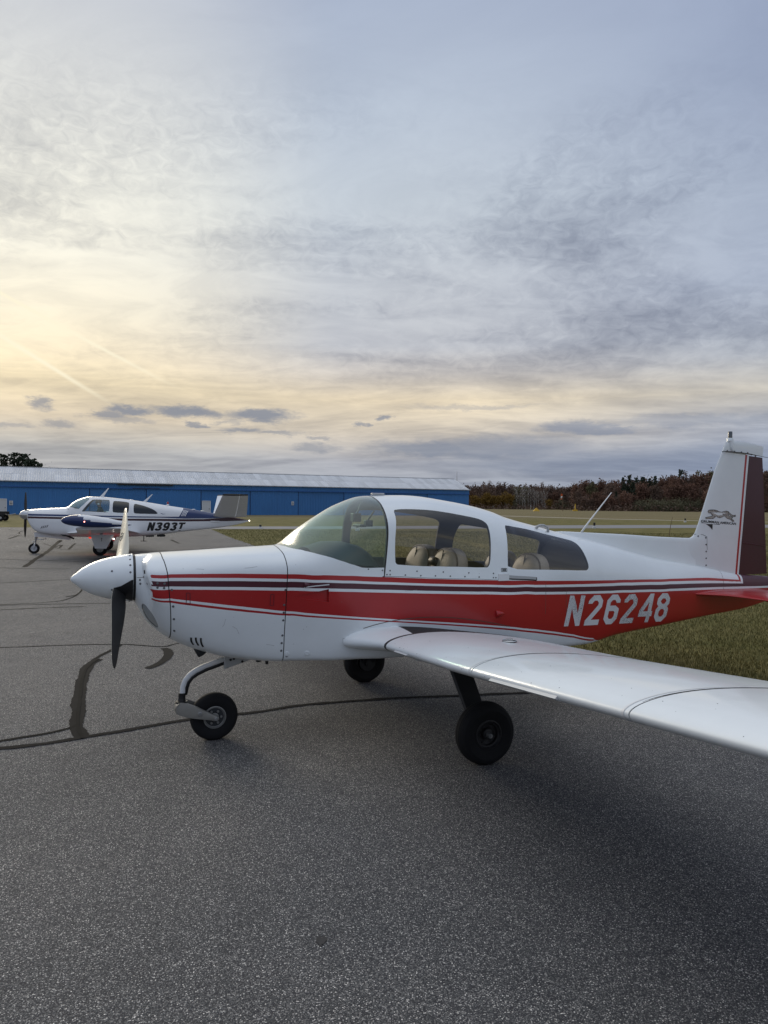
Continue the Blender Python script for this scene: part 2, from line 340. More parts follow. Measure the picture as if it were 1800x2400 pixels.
mesh('ground', [(-6000, -3000, -.004), (6000, -3000, -.004), (6000, 9000, -.004), (-6000, 9000, -.004)], [(0, 1, 2, 3)], M['grass'], kind='structure')
edge_pts = [(40, -60), (9.5, -9), (5.05, 0), (2.3, 7.9), (-2.0, 20.2), (-5.60, 30.8), (-8.41, 38.8), (-11.93, 49.5), (-13.4, 54.2), (-27.0, 51.1), (-48, 46.0), (-80, 38), (-80, -60)]
def wavy(pts, step, amp, seed):
    rnd = random.Random(seed); out = []
    for (x0, y0), (x1, y1) in zip(pts, pts[1:]):
        L_ = math.hypot(x1-x0, y1-y0); n = max(1, int(L_/step))
        for i in range(n):
            t_ = i/n; j = rnd.uniform(-amp, amp); out.append((x0+(x1-x0)*t_-(y1-y0)/L_*j, y0+(y1-y0)*t_+(x1-x0)/L_*j))
    out.append(pts[-1]); return out
ep = wavy(edge_pts[1:10], .5, .07, 3)
poly = [edge_pts[0]]+ep+edge_pts[10:]
tarmac = mesh('tarmac', [(x, y, 0.0) for x, y in poly], [tuple(range(len(poly)))], M['asphalt'], kind='structure', fix=True)
def strip(name, a, b, z, m):
    vs = [(x, y, z) for x, y in a]+[(x, y, z) for x, y in b]; n = len(a)
    return mesh(name, vs, [(i, i+1, n+i+1, n+i) for i in range(n-1)], m, kind='structure')
strip('taxiway', wavy([(-13.4, 50.9), (-6, 53.0), (14.9, 60.0), (30, 65.6), (60, 76.5), (200, 128)], 2, .08, 5)[:90], wavy([(-15.5, 56.4), (-6.5, 59.4), (17, 70.2), (34, 77), (66, 89), (205, 140)], 2, .08, 6)[:90], .004, M['taxi'])
strip('dry_track', [(-40, 165), (10, 139), (22.3, 134), (33.5, 110), (50, 96), (90, 92)], [(-40, 171), (10, 145), (24, 139.5), (35.5, 113.5), (51.5, 99), (90, 95)], .004, M['path'])
def ribbon(pts, w, seed, z=.004):
    for _ in range(2):
        if len(pts) > 2: pts = [pts[0]]+[p for a, b in zip(pts, pts[1:]) for p in ((a[0]*.75+b[0]*.25, a[1]*.75+b[1]*.25), (a[0]*.25+b[0]*.75, a[1]*.25+b[1]*.75))]+[pts[-1]]
    rnd = random.Random(seed); q = []
    for (x0, y0), (x1, y1) in zip(pts, pts[1:]):
        n = max(2, int(math.hypot(x1-x0, y1-y0)/max(.022, w*.22)))
        n = min(n, 160)
        q += [(x0+(x1-x0)*i/n, y0+(y1-y0)*i/n) for i in range(n)]
    q.append(pts[-1]); vs = []; n = len(q)
    lo_, hi_ = (.72, 1.25) if w < .09 else (.78, 1.18)
    jl = [rnd.uniform(lo_, hi_) for _ in range(n//2+4)]; jr = [rnd.uniform(lo_, hi_) for _ in range(n//2+4)]; jw = [rnd.uniform(-.3, .3)*(1 if w < .09 else .5) for _ in range(n//4+4)]
    def sm(a, x):
        k_ = int(x); u_ = x-k_; u_ = u_*u_*(3-2*u_); return a[k_]+(a[k_+1]-a[k_])*u_
    for i, (x, y) in enumerate(q):
        a = q[max(i-1, 0)]; b = q[min(i+1, n-1)]; L_ = math.hypot(b[0]-a[0], b[1]-a[1]) or 1
        nx, ny = -(b[1]-a[1])/L_, (b[0]-a[0])/L_
        e = min(1, min(i, n-1-i)/3+.2); o_ = sm(jw, i/12)*w*.5
        wl = w*.5*e*sm(jl, i/6)*rnd.uniform(.86, 1.08); wr = w*.5*e*sm(jr, i/6)*rnd.uniform(.90, 1.08)
        vs += [(x+nx*(wl+o_), y+ny*(wl+o_), z), (x-nx*(wr-o_), y-ny*(wr-o_), z)]
    return vs, [(2*i, 2*i+1, 2*i+3, 2*i+2) for i in range(n-1)]
#LOFT-BEGIN
def pchip_slopes(x, y, end0=None):
    # x (n,), y (n,...) -> monotone slopes
    h = np.diff(x); hs = h.reshape((-1,) + (1,)*(y.ndim-1))
    d = np.diff(y, axis=0)/hs
    m = np.zeros_like(y)
    m[0] = d[0]; m[-1] = d[-1]
    if len(x) > 2:
        a = d[:-1]; b = d[1:]
        w1 = 2*hs[1:]+hs[:-1]; w2 = hs[1:]+2*hs[:-1]
        ok = a*b > 0
        with np.errstate(divide='ignore', invalid='ignore'):
            mm = (w1+w2)/(w1/a+w2/b)
        m[1:-1] = np.where(ok, mm, 0)
    return m
def hermite(x, y, m, q):
    i = np.clip(np.searchsorted(x, q, side='right')-1, 0, len(x)-2)
    h = x[i+1]-x[i]; u = (q-x[i])/h
    sh = (-1,)+(1,)*(y.ndim-1)
    u = u.reshape(sh); h = h.reshape(sh)
    u2 = u*u; u3 = u2*u
    return (2*u3-3*u2+1)*y[i]+(u3-2*u2+u)*h*m[i]+(-2*u3+3*u2)*y[i+1]+(u3-u2)*h*m[i+1]
class Loft:
    # stations: list of (s, [(t,z) or (t,z,ds) ...]); half profile from keel (p=0) to crown (p=M-1)
    def __init__(self, stations):
        self.s = np.array([a for a, _ in stations], float)
        self.P = np.array([[(q[0], q[1], q[2] if len(q) > 2 else 0.0) for q in pr] for _, pr in stations], float)
        self.m = pchip_slopes(self.s, self.P)
        self.M = self.P.shape[1]
    def ev(self, s, p):
        s = np.atleast_1d(np.asarray(s, float)); p = np.atleast_1d(np.asarray(p, float))
        s, p = np.broadcast_arrays(s, p)
        C = hermite(self.s, self.P, self.m, np.clip(s, self.s[0], self.s[-1]))      # n,M,3
        D = np.diff(C, axis=1)
        m = np.zeros_like(C)
        a = D[:, :-1]; b = D[:, 1:]
        ok = a*b > 0
        with np.errstate(divide='ignore', invalid='ignore'):
            mm = 2*a*b/(a+b)
        m[:, 1:-1] = np.where(ok, mm, 0)
        # a little less flat than strict monotone where the profile turns
        m[:, 1:-1] = 0.65*m[:, 1:-1]+0.35*0.5*(a+b)
        m[:, 0] = D[:, 0]; m[:, -1] = D[:, -1]
        m[:, 0, 1] = 0; m[:, -1, 1] = 0
        q = np.clip(p, 0, self.M-1)
        i = np.clip(q.astype(int), 0, self.M-2); u = (q-i)[:, None]
        r = np.arange(len(s))
        u2 = u*u; u3 = u2*u
        v = (2*u3-3*u2+1)*C[r, i]+(u3-2*u2+u)*m[r, i]+(-2*u3+3*u2)*C[r, i+1]+(u3-u2)*m[r, i+1]
        return np.stack([s+v[:, 2], np.maximum(v[:, 0], 0), v[:, 1]], 1)             # s,t,z
    def nrm(self, s, p):
        e = 2e-3
        lo = np.maximum(np.asarray(s, float)-e, self.s[0]); hi = np.minimum(np.asarray(s, float)+e, self.s[-1])
        a = self.ev(hi, p)-self.ev(lo, p)
        pl = np.maximum(np.asarray(p, float)-.02, 0); ph = np.minimum(np.asarray(p, float)+.02, self.M-1)
        b = self.ev(s, ph)-self.ev(s, pl)
        n = np.cross(b, a)
        n /= np.linalg.norm(n, axis=1)[:, None]+1e-12
        return n
    def p_of_z(self, s, z):
        pp = np.linspace(0, self.M-1, 161)
        q = self.ev(np.full(161, s), pp)
        return float(np.interp(z, np.maximum.accumulate(q[:, 2]), pp))
GRUMMAN_STATIONS = [
 (-0.588, [(0,1.075),(0.07,1.09),(0.12,1.125),(0.16,1.18),(0.175,1.25),(0.165,1.31),(0.13,1.37),(0.07,1.415),(0,1.425)]),
 (-0.55, [(0,1.005),(0.09,1.015),(0.155,1.05),(0.2,1.13),(0.215,1.2155),(0.205,1.29),(0.165,1.365),(0.085,1.418),(0,1.428)]),
 (-0.505, [(0,0.935),(0.11,0.945),(0.19,0.985),(0.24,1.085),(0.245,1.1825),(0.235,1.28,-0.032),(0.215,1.37,-0.04),(0.1,1.421),(0,1.431)]),
 (-0.485, [(0,0.915),(0.12,0.925),(0.215,0.97),(0.31,1.0775),(0.37,1.1733),(0.345,1.312,-0.042),(0.258,1.390,-0.03),(0.115,1.426),(0,1.432)]),
 (-0.41, [(0,0.85),(0.15,0.857),(0.27,0.905),(0.355,1.035),(0.39,1.1555),(0.385,1.3),(0.29,1.395),(0.13,1.43),(0,1.437)]),
 (-0.2, [(0,0.74),(0.2,0.747),(0.325,0.795),(0.4,0.9575),(0.425,1.1362),(0.42,1.3),(0.33,1.402),(0.15,1.438),(0,1.446)]),
 (0.12, [(0,0.658),(0.25,0.661),(0.365,0.703),(0.425,0.909),(0.45,1.1167),(0.455,1.31),(0.37,1.418),(0.16,1.455),(0,1.463)]),
 (0.44, [(0,0.626),(0.28,0.628),(0.385,0.656),(0.425,0.864),(0.455,1.0982),(0.475,1.31),(0.4,1.42),(0.2,1.465),(0,1.478)]),
 (.495, [(0,.626),(.29,.628),(.395,.656),(.434,.87),(.463,1.1),(.481,1.308),(.41,1.421),(.21,1.468),(0,1.482)]),
 (0.63, [(0,0.625),(0.32,0.627),(0.43,0.655),(0.465,0.87),(0.488,1.1),(0.5,1.3),(0.445,1.43),(0.25,1.54),(0,1.596)]),
 (0.8, [(0,0.621),(0.36,0.623),(0.465,0.651),(0.495,0.873),(0.51,1.1009),(0.515,1.31),(0.475,1.47),(0.29,1.635),(0,1.71)]),
 (0.99, [(0,0.622),(0.38,0.624),(0.485,0.652),(0.51,0.876),(0.522,1.1018),(0.522,1.32),(0.5,1.53),(0.32,1.737),(0,1.814)]),
 (1.2, [(0,0.614),(0.39,0.616),(0.495,0.646),(0.52,0.877),(0.528,1.1021),(0.525,1.32),(0.515,1.61),(0.37,1.8),(0,1.878)]),
 (1.55, [(0,0.6116),(0.39,0.6136),(0.495,0.6446),(0.525,0.8783),(0.535,1.1025),(0.53,1.3),(0.515,1.61),(0.37,1.815),(0,1.889)]),
 (1.96, [(0,0.6047),(0.385,0.6067),(0.49,0.6397),(0.525,0.8799),(0.53,1.103),(0.525,1.29),(0.5,1.57),(0.35,1.775),(0,1.845)]),
 (2.36, [(0,0.593),(0.37,0.595),(0.475,0.628),(0.51,0.8715),(0.515,1.0835),(0.505,1.27),(0.465,1.5),(0.31,1.695),(0,1.764)]),
 (2.45, [(0,0.5887),(0.365,0.5907),(0.47,0.6238),(0.503,0.8619),(0.508,1.0836),(0.498,1.265),(0.45,1.48),(0.29,1.67),(0,1.73)]),
 (2.58, [(0,0.5848),(0.36,0.5868),(0.46,0.6148),(0.495,0.8524),(0.5,1.0737),(0.49,1.26),(0.44,1.46),(0.28,1.64),(0,1.692)]),
 (2.79, [(0,0.5746),(0.34,0.5766),(0.44,0.6036),(0.475,0.8433),(0.48,1.054),(0.475,1.25),(0.415,1.43),(0.25,1.59),(0,1.645)]),
 (3.19, [(0,0.57),(0.29,0.572),(0.385,0.6),(0.42,0.815),(0.43,1.0245),(0.42,1.22),(0.345,1.4),(0.195,1.515),(0,1.552)]),
 (3.6, [(0,0.616),(0.23,0.618),(0.31,0.646),(0.345,0.823),(0.355,1.0069),(0.34,1.18),(0.26,1.345),(0.14,1.44),(0,1.464)]),
 (4.27, [(0,0.655),(0.14,0.657),(0.2,0.68),(0.23,0.805),(0.235,0.9515),(0.225,1.09),(0.165,1.215),(0.085,1.29),(0,1.305)]),
 (4.93, [(0,0.705),(0.08,0.707),(0.12,0.725),(0.135,0.825),(0.14,0.9485),(0.13,1.06),(0.1,1.14),(0.05,1.19),(0,1.198)]),
 (5.42, [(0,0.737),(0.04,0.739),(0.06,0.752),(0.07,0.8435),(0.075,0.945),(0.07,1.03),(0.055,1.08),(0.03,1.105),(0,1.112)]),
 (5.88, [(0,0.81),(0.02,0.812),(0.03,0.82),(0.04,0.875),(0.045,0.9455),(0.04,1.01),(0.03,1.05),(0.015,1.068),(0,1.073)]),
]
#LOFT-END
CRACKS = [(0.032, [(-4.734, 8.765), (-4.37, 8.852), (-4.065, 8.95), (-3.694, 9.009), (-3.336, 9.057), (-3.034, 8.974), (-2.735, 8.883), (-2.686, 9.064), (-2.591, 9.177)]), (0.05, [(-3.326, 9.004), (-3.315, 8.725), (-3.328, 8.501), (-3.326, 8.252), (-3.312, 8.077)]), (0.115, [(-3.272, 8.165), (-3.267, 7.969), (-3.232, 7.751), (-3.113, 7.344), (-2.957, 6.948), (-2.816, 6.592), (-2.649, 6.17), (-2.484, 5.756), (-2.376, 5.55), (-2.284, 5.395)]), (0.04, [(-2.872, 5.323), (-2.74, 5.429), (-2.596, 5.523), (-2.49, 5.662), (-2.451, 5.757)]), (0.06, [(-2.786, 5.163), (-2.583, 5.239), (-2.388, 5.347), (-2.263, 5.465), (-2.095, 5.557), (-1.889, 5.717), (-1.633, 5.896), (-1.428, 6.013), (-1.225, 6.076), (-0.957, 6.207), (-0.804, 6.342), (-0.273, 6.509), (0.242, 6.643), (0.773, 6.726), (1.506, 6.875)]), (0.1, [(-2.716, 8.822), (-2.605, 8.657), (-2.512, 8.285), (-2.501, 7.916), (-2.573, 7.721)]), (0.035, [(-6.713, 12.422), (-5.893, 12.835), (-5.887, 13.431), (-6.049, 14.1), (-6.272, 14.777)]), (0.05, [(-6.06, 13.54), (-6.012, 13.717), (-5.972, 13.846)]), (0.035, [(-6.385, 11.816), (-5.843, 12.115), (-5.14, 12.316)]), (0.03, [(-6.681, 12.363), (-5.92, 12.576), (-4.848, 12.75)]), (0.04, [(-8.534, 15.79), (-7.993, 16.177), (-7.344, 16.664)]), (0.16, [(-9.986, 19.744), (-10.986, 22.334), (-12.535, 26.609), (-14.52, 31.517), (-15.621, 34.338)]), (0.05, [(-12.115, 22.409), (-10.431, 21.93), (-9.038, 21.762)]), (0.05, [(-10.505, 19.432), (-9.44, 19.283), (-8.518, 19.323)]), (0.05, [(-10.431, 21.93), (-10.008, 22.583), (-8.81, 23.291)]), (0.07, [(-9.248, 22.329), (-9.215, 22.955), (-9.083, 24.013), (-8.986, 24.664)]), (0.12, [(-10.646, 35.479), (-9.968, 33.809), (-9.296, 32.227)]), (0.05, [(-12.948, 35.928), (-11.045, 35.839), (-9.631, 37.282), (-9.292, 38.017)]), (0.05, [(-9.367, 32.216), (-8.223, 33.647), (-7.172, 33.299)]), (0.05, [(-8.565, 29.462), (-7.388, 30.237), (-5.937, 30.895)]), (0.06, [(-9.412, 26.126), (-8.794, 27.018), (-7.764, 27.818), (-6.784, 29.15)]), (0.05, [(-11.651, 36.169), (-11.518, 36.016), (-10.169, 39.363), (-10.165, 41.583)]), (0.06, [(-24.897, 47.085), (-23.535, 45.104), (-22.845, 44.979)]), (0.14, [(-18.455, 34.904), (-19.244, 37.046), (-19.856, 38.655)]), (0.05, [(-20.534, 38.836), (-19.436, 38.009), (-18.805, 37.629)]), (0.08, [(-22.931, 45.253), (-21.955, 42.692), (-20.788, 40.47), (-20.662, 40.498)]), (0.12, [(-14.559, 31.711), (-15.329, 33.814), (-14.863, 32.372)]), (0.06, [(-14.985, 31.296), (-13.21, 28.487), (-12.002, 26.823), (-11.72, 27.623)]), (0.1, [(-12.906, 28.255), (-13.926, 30.799), (-13.333, 28.751)]), (0.1, [(-12.124, 27.308), (-13.133, 29.969), (-13.697, 31.507)]), (0.05, [(-13.068, 29.979), (-12.295, 29.792), (-11.756, 30.183)]), (0.05, [(-16.757, 31.695), (-15.515, 31.414), (-14.695, 31.688)]), (0.05, [(-13.612, 25.75), (-12.898, 25.754), (-12.086, 26.328)])]
FEAT = {
 'L1': [(-0.4644, 4.983), (-0.3734, 5.081), (-0.2461, 5.079), (-0.1169, 5.056), (0.0143, 4.999), (0.1483, 4.96), (0.2855, 4.933), (0.425, 4.902), (0.5645, 4.912), (0.7063, 4.882), (0.8528, 4.804), (1.0038, 4.751), (1.1589, 4.729), (1.3172, 4.702), (1.4789, 4.7), (1.6456, 4.673), (1.8173, 4.628), (1.9939, 4.585), (2.177, 4.579), (2.3673, 4.572), (2.565, 4.558), (2.7709, 4.579), (2.9896, 4.614), (3.2231, 4.66), (3.4776, 4.713), (3.7444, 4.824), (4.0236, 5.034), (4.3117, 5.202), (4.6037, 5.286), (4.9032, 5.39), (4.9032, 5.39)],
 'L2': [(-0.4668, 4.801), (-0.3737, 4.881), (-0.2466, 4.874), (-0.1173, 4.852), (0.0142, 4.804), (0.1483, 4.772), (0.2857, 4.749), (0.4256, 4.721), (0.565, 4.722), (0.7067, 4.694), (0.8532, 4.629), (1.0041, 4.581), (1.159, 4.554), (1.3171, 4.519), (1.4787, 4.501), (1.6454, 4.462), (1.8171, 4.41), (1.9937, 4.364), (2.1766, 4.369), (2.3665, 4.37), (2.5642, 4.366), (2.7709, 4.41), (2.9894, 4.457), (3.222, 4.509), (3.4753, 4.561), (3.7412, 4.665), (4.0192, 4.864), (4.3046, 5.015), (4.5953, 5.056), (4.8937, 5.07), (4.8937, 5.07)],
 'L3': [(-0.4713, 4.649), (-0.3737, 4.73), (-0.2467, 4.729), (-0.1174, 4.716), (0.0142, 4.68), (0.1485, 4.657), (0.2861, 4.641), (0.4262, 4.619), (0.5656, 4.618), (0.7071, 4.594), (0.8535, 4.538), (1.0042, 4.494), (1.1591, 4.466), (1.3171, 4.43), (1.4787, 4.406), (1.6453, 4.363), (1.8171, 4.31), (1.9937, 4.262), (2.1765, 4.268), (2.3662, 4.266), (2.564, 4.259), (2.7711, 4.305), (2.9895, 4.348), (3.2215, 4.39), (3.474, 4.424), (3.7388, 4.507), (4.0158, 4.684), (4.3002, 4.807), (4.5902, 4.822), (4.8888, 4.813), (4.8888, 4.813)],
 'L4': [(-0.4827, 4.405), (-0.3736, 4.487), (-0.2466, 4.486), (-0.1172, 4.478), (0.0146, 4.458), (0.1492, 4.445), (0.2872, 4.438), (0.4278, 4.423), (0.567, 4.413), (0.7082, 4.39), (0.8541, 4.346), (1.0047, 4.306), (1.1593, 4.273), (1.3172, 4.234), (1.4787, 4.198), (1.6454, 4.152), (1.8173, 4.101), (1.994, 4.055), (2.1766, 4.062), (2.3662, 4.059), (2.564, 4.054), (2.7716, 4.106), (2.9901, 4.147), (3.2214, 4.179), (3.4729, 4.19), (3.7368, 4.245), (4.0127, 4.394), (4.2963, 4.482), (4.5856, 4.47), (4.8838, 4.447), (5.196, 4.441), (5.5067, 4.423), (5.6415, 4.403)],
 'L5': [(-0.49, 4.242), (-0.3735, 4.355), (-0.2465, 4.363), (-0.1171, 4.362), (0.0148, 4.351), (0.1496, 4.342), (0.2878, 4.34), (0.4286, 4.327), (0.5678, 4.311), (0.7088, 4.287), (0.8545, 4.245), (1.005, 4.205), (1.1594, 4.168), (1.3174, 4.128), (1.4789, 4.087), (1.6456, 4.041), (1.8175, 3.993), (1.9942, 3.949), (2.1768, 3.955), (2.3664, 3.952), (2.5642, 3.95), (2.7719, 4.001), (2.9904, 4.043), (3.2216, 4.072), (3.4729, 4.074), (3.7365, 4.116), (4.012, 4.251), (4.2955, 4.322), (4.5844, 4.294), (4.8823, 4.255), (5.1949, 4.219), (5.506, 4.159), (5.6408, 4.118)],
 'L6': [(-0.4945, 3.745), (-0.373, 3.936), (-0.2459, 3.904), (-0.1161, 3.856), (0.0162, 3.802), (0.1522, 3.751), (0.2918, 3.72), (0.4344, 3.669), (0.5735, 3.581), (0.7137, 3.512), (0.8588, 3.435), (1.009, 3.356), (1.1633, 3.278), (1.3219, 3.2), (1.4848, 3.122), (1.6526, 3.04), (1.8245, 2.957), (2.0006, 2.878), (2.1847, 2.803), (2.3766, 2.734), (2.5762, 2.689), (2.7873, 2.596), (3.0133, 2.477), (3.2593, 2.239), (3.4016, 1.578)],
 'L7': [(-0.4943, 3.638), (-0.3727, 3.83), (-0.2456, 3.803), (-0.1158, 3.756), (0.0166, 3.705), (0.1528, 3.659), (0.2924, 3.638), (0.4351, 3.595), (0.5741, 3.511), (0.7142, 3.446), (0.8592, 3.374), (1.0094, 3.298), (1.1636, 3.222), (1.3223, 3.146), (1.4853, 3.068), (1.6532, 2.985), (1.8251, 2.904), (2.0014, 2.826), (2.1856, 2.751), (2.3777, 2.682), (2.5775, 2.636), (2.7889, 2.544), (3.0153, 2.422), (3.2625, 2.169), (3.3276, 1.976)],
 'L8': [(-0.494, 3.512), (-0.3725, 3.721), (-0.2454, 3.708), (-0.1155, 3.667), (0.017, 3.62), (0.1532, 3.581), (0.2929, 3.57), (0.4356, 3.533), (0.5746, 3.453), (0.7146, 3.394), (0.8596, 3.324), (1.0098, 3.251), (1.164, 3.177), (1.3227, 3.102), (1.4857, 3.023), (1.6537, 2.94), (1.8257, 2.859), (2.0021, 2.781), (2.1865, 2.704), (2.3788, 2.632), (2.5788, 2.583), (2.7906, 2.489), (3.0177, 2.359), (3.2682, 2.053), (3.2682, 2.053)],
 'lens': [(-0.5509, 2.514), (-0.5292, 2.781), (-0.4999, 2.654), (-0.4708, 2.407), (-0.4464, 2.132), (-0.4406, 1.872), (-0.4517, 1.591), (-0.4836, 1.488), (-0.52, 1.7), (-0.545, 1.86)],
 'windshield': [(0.503, 8.0), (0.536, 8.0), (0.5497, 6.675), (0.5945, 6.291), (0.6825, 5.957), (0.8178, 5.477), (0.9055, 5.233), (0.9721, 5.111), (0.9967, 5.064), (1.1777, 5.026), (1.1877, 5.341), (1.1924, 5.529), (1.1994, 5.822), (1.2023, 5.932), (1.2034, 6.131), (1.2043, 6.235), (1.2011, 6.544), (1.1995, 6.944), (1.2134, 7.426), (1.2776, 8.0)],
 'sidewin': [(1.2901, 6.692), (1.3099, 6.748), (1.4265, 6.743), (1.563, 6.703), (1.7416, 6.668), (1.9294, 6.646), (2.0441, 6.624), (2.0906, 6.591), (2.1229, 6.512), (2.134, 6.39), (2.1289, 5.851), (2.1226, 5.55), (2.1138, 5.255), (2.1015, 5.14), (2.0799, 5.072), (1.696, 5.11), (1.2995, 5.108), (1.2778, 5.133), (1.2677, 5.196), (1.2655, 5.672), (1.2779, 6.07), (1.2913, 6.405)],
 'qwin': [(2.3248, 6.609), (2.3471, 6.651), (2.5278, 6.753), (2.8084, 6.8), (3.039, 6.728), (3.1264, 6.644), (3.1599, 6.337), (3.1808, 5.649), (3.1875, 5.301), (3.168, 5.153), (3.136, 5.092), (2.674, 5.063), (2.2866, 5.068), (2.2887, 5.423), (2.2998, 5.968), (2.3111, 6.306)],
 'text': [(2.8856, 2.75), (2.9468, 3.972), (4.3127, 4.183), (4.2391, 2.31), (3.1214, 4.003), (3.3479, 4.02), (3.5869, 4.006), (3.8288, 4.063), (4.0598, 4.158)],
 'louv': [(-0.2279, 2.379), (-0.2054, 1.988), (-0.1964, 2.443), (-0.172, 2.068), (-0.1625, 2.48), (-0.1404, 2.063)],
 'latch': [(-0.269, 4.221), (-0.245, 4.224), (-0.2441, 3.757), (-0.27, 3.742), (0.3183, 4.209), (0.3426, 4.21), (0.342, 3.851), (0.3155, 3.848)],
 'scoop': [(0.4654, 4.102), (0.7417, 4.36), (0.7441, 3.913), (0.6403, 3.947), (0.5636, 4.467), (0.6068, 4.543), (2.1652, 3.335), (2.1671, 3.077), (2.2503, 3.215), (0.9261, 4.55)],
 'rail': [(2.1895, 4.84), (2.2886, 4.831), (2.2873, 4.614), (2.1846, 4.624), (2.5752, 4.718), (2.5742, 4.578)],
 'fas_canopy': [(1.0499, 4.996), (1.1639, 4.948), (1.2001, 4.808), (1.2265, 4.806), (1.2265, 4.936), (1.353, 4.802), (1.4513, 4.95), (1.4836, 4.804), (1.6105, 4.8), (1.6797, 4.935), (1.742, 4.775), (1.8746, 4.745), (1.9099, 4.893), (2.0063, 4.719), (2.1428, 4.877), (2.142, 4.7), (2.1654, 4.702), (2.1946, 4.687), (2.2678, 4.693)],
 'fas_cowl': [(-0.3471, 2.903), (-0.3405, 2.362), (-0.3551, 3.546), (0.4175, 3.387), (0.4161, 2.896), (0.4131, 2.665), (0.4126, 2.426), (0.4197, 3.865), (0.4196, 3.629), (0.4261, 4.353), (-0.3662, 4.338), (0.4548, 2.202), (-0.5634, 4.429), (-0.5273, 4.963), (-0.5609, 4.08), (-0.5009, 4.529), (-0.4468, 4.584), (-0.4136, 4.597), (-0.451, 4.39), (-0.4163, 4.404)],
 'handle': [(2.6944, 7.111), (2.8723, 7.104)],
 'placard': [(2.2207, 5.074), (2.2767, 5.081), (2.2757, 4.968), (2.2199, 4.962)],
}
CHEETAH = [(5.0002, 1.7696), (5.0106, 1.7823), (5.0424, 1.7865), (5.0852, 1.7859), (5.1174, 1.7805), (5.1499, 1.7671), (5.1824, 1.7624), (5.2148, 1.7706), (5.2473, 1.7756), (5.2746, 1.7709), (5.2968, 1.7549), (5.3245, 1.7372), (5.3521, 1.7292), (5.3851, 1.7334), (5.3821, 1.7171), (5.3469, 1.7146), (5.316, 1.7227), (5.2894, 1.7387), (5.2751, 1.7467), (5.2808, 1.729), (5.3029, 1.717), (5.3415, 1.709), (5.3361, 1.6984), (5.3165, 1.6952), (5.3585, 1.6766), (5.362, 1.6661), (5.3367, 1.6661), (5.3233, 1.6806), (5.2979, 1.6903), (5.265, 1.6967), (5.2375, 1.7128), (5.221, 1.7248), (5.1941, 1.7127), (5.1565, 1.703), (5.124, 1.711), (5.1098, 1.7245), (5.0919, 1.7085), (5.0654, 1.6949), (4.975, 1.6932), (4.9674, 1.7059), (4.9906, 1.7107), (5.033, 1.7164), (5.0648, 1.7284), (5.0454, 1.7403), (5.0324, 1.7522), (5.009, 1.7537)]
FIN_WEDGE = [(4.9176, 1.6544), (5.1597, 1.6389), (5.1588, 1.6317), (5.061, 1.6375), (5.0567, 1.5793), (5.0242, 1.6089), (4.9759, 1.6385), (4.9177, 1.6497)]
FIN_TEXT = [(4.9144, 1.6568), (5.3925, 1.6296), (5.392, 1.6539), (4.914, 1.6821)]
FIN_FAST = [(4.8728, 1.5147), (4.9688, 1.498), (4.9721, 1.4281), (4.9733, 1.3574), (4.9735, 1.2867), (4.9726, 1.2144), (5.2427, 2.4027), (5.3456, 2.3985), (5.4451, 2.3957), (5.5345, 2.3909), (5.6169, 2.3775), (5.6818, 2.365)]
FIN_PANEL = [(4.7994, 1.5373), (4.9303, 1.5301), (4.9835, 1.5074), (4.9858, 1.3707)]
for i, (w, pts) in enumerate(CRACKS):
    if pts[0][0]/pts[0][1] < -.535:      # sealed joints run on beyond the frame
        (x0, y0), (x1, y1) = pts[0], pts[1]; L_ = math.hypot(x0-x1, y0-y1); pts = [(x0+(x0-x1)/L_*4.5, y0+(y0-y1)/L_*4.5+.3)]+pts
    vs, fs = ribbon(pts, w, 100+i, .003+.0004*(i % 9)+.0008)
    mesh('crack_seal', vs, fs, M['tar'] if w < .06 else M['tarold'], parent=tarmac)
# fine crack running down the widest sealed band
vs, fs = ribbon(CRACKS[2][1], .030, 77, .0085); mesh('crack', vs, fs, M['tar'], parent=tarmac)
_st = []; _rn = random.Random(5)
for i in range(26):
    a = 2*math.pi*i/26; rr = .023*_rn.uniform(.65, 1.3); _st.append((-.244+math.cos(a)*rr, 2.912+math.sin(a)*rr*1.25, .004))
mesh('oil_spot', _st, [tuple(range(26))], mat('oil_stain', (.040, .038, .037), .8, var=.5, vscale=60), parent=tarmac)
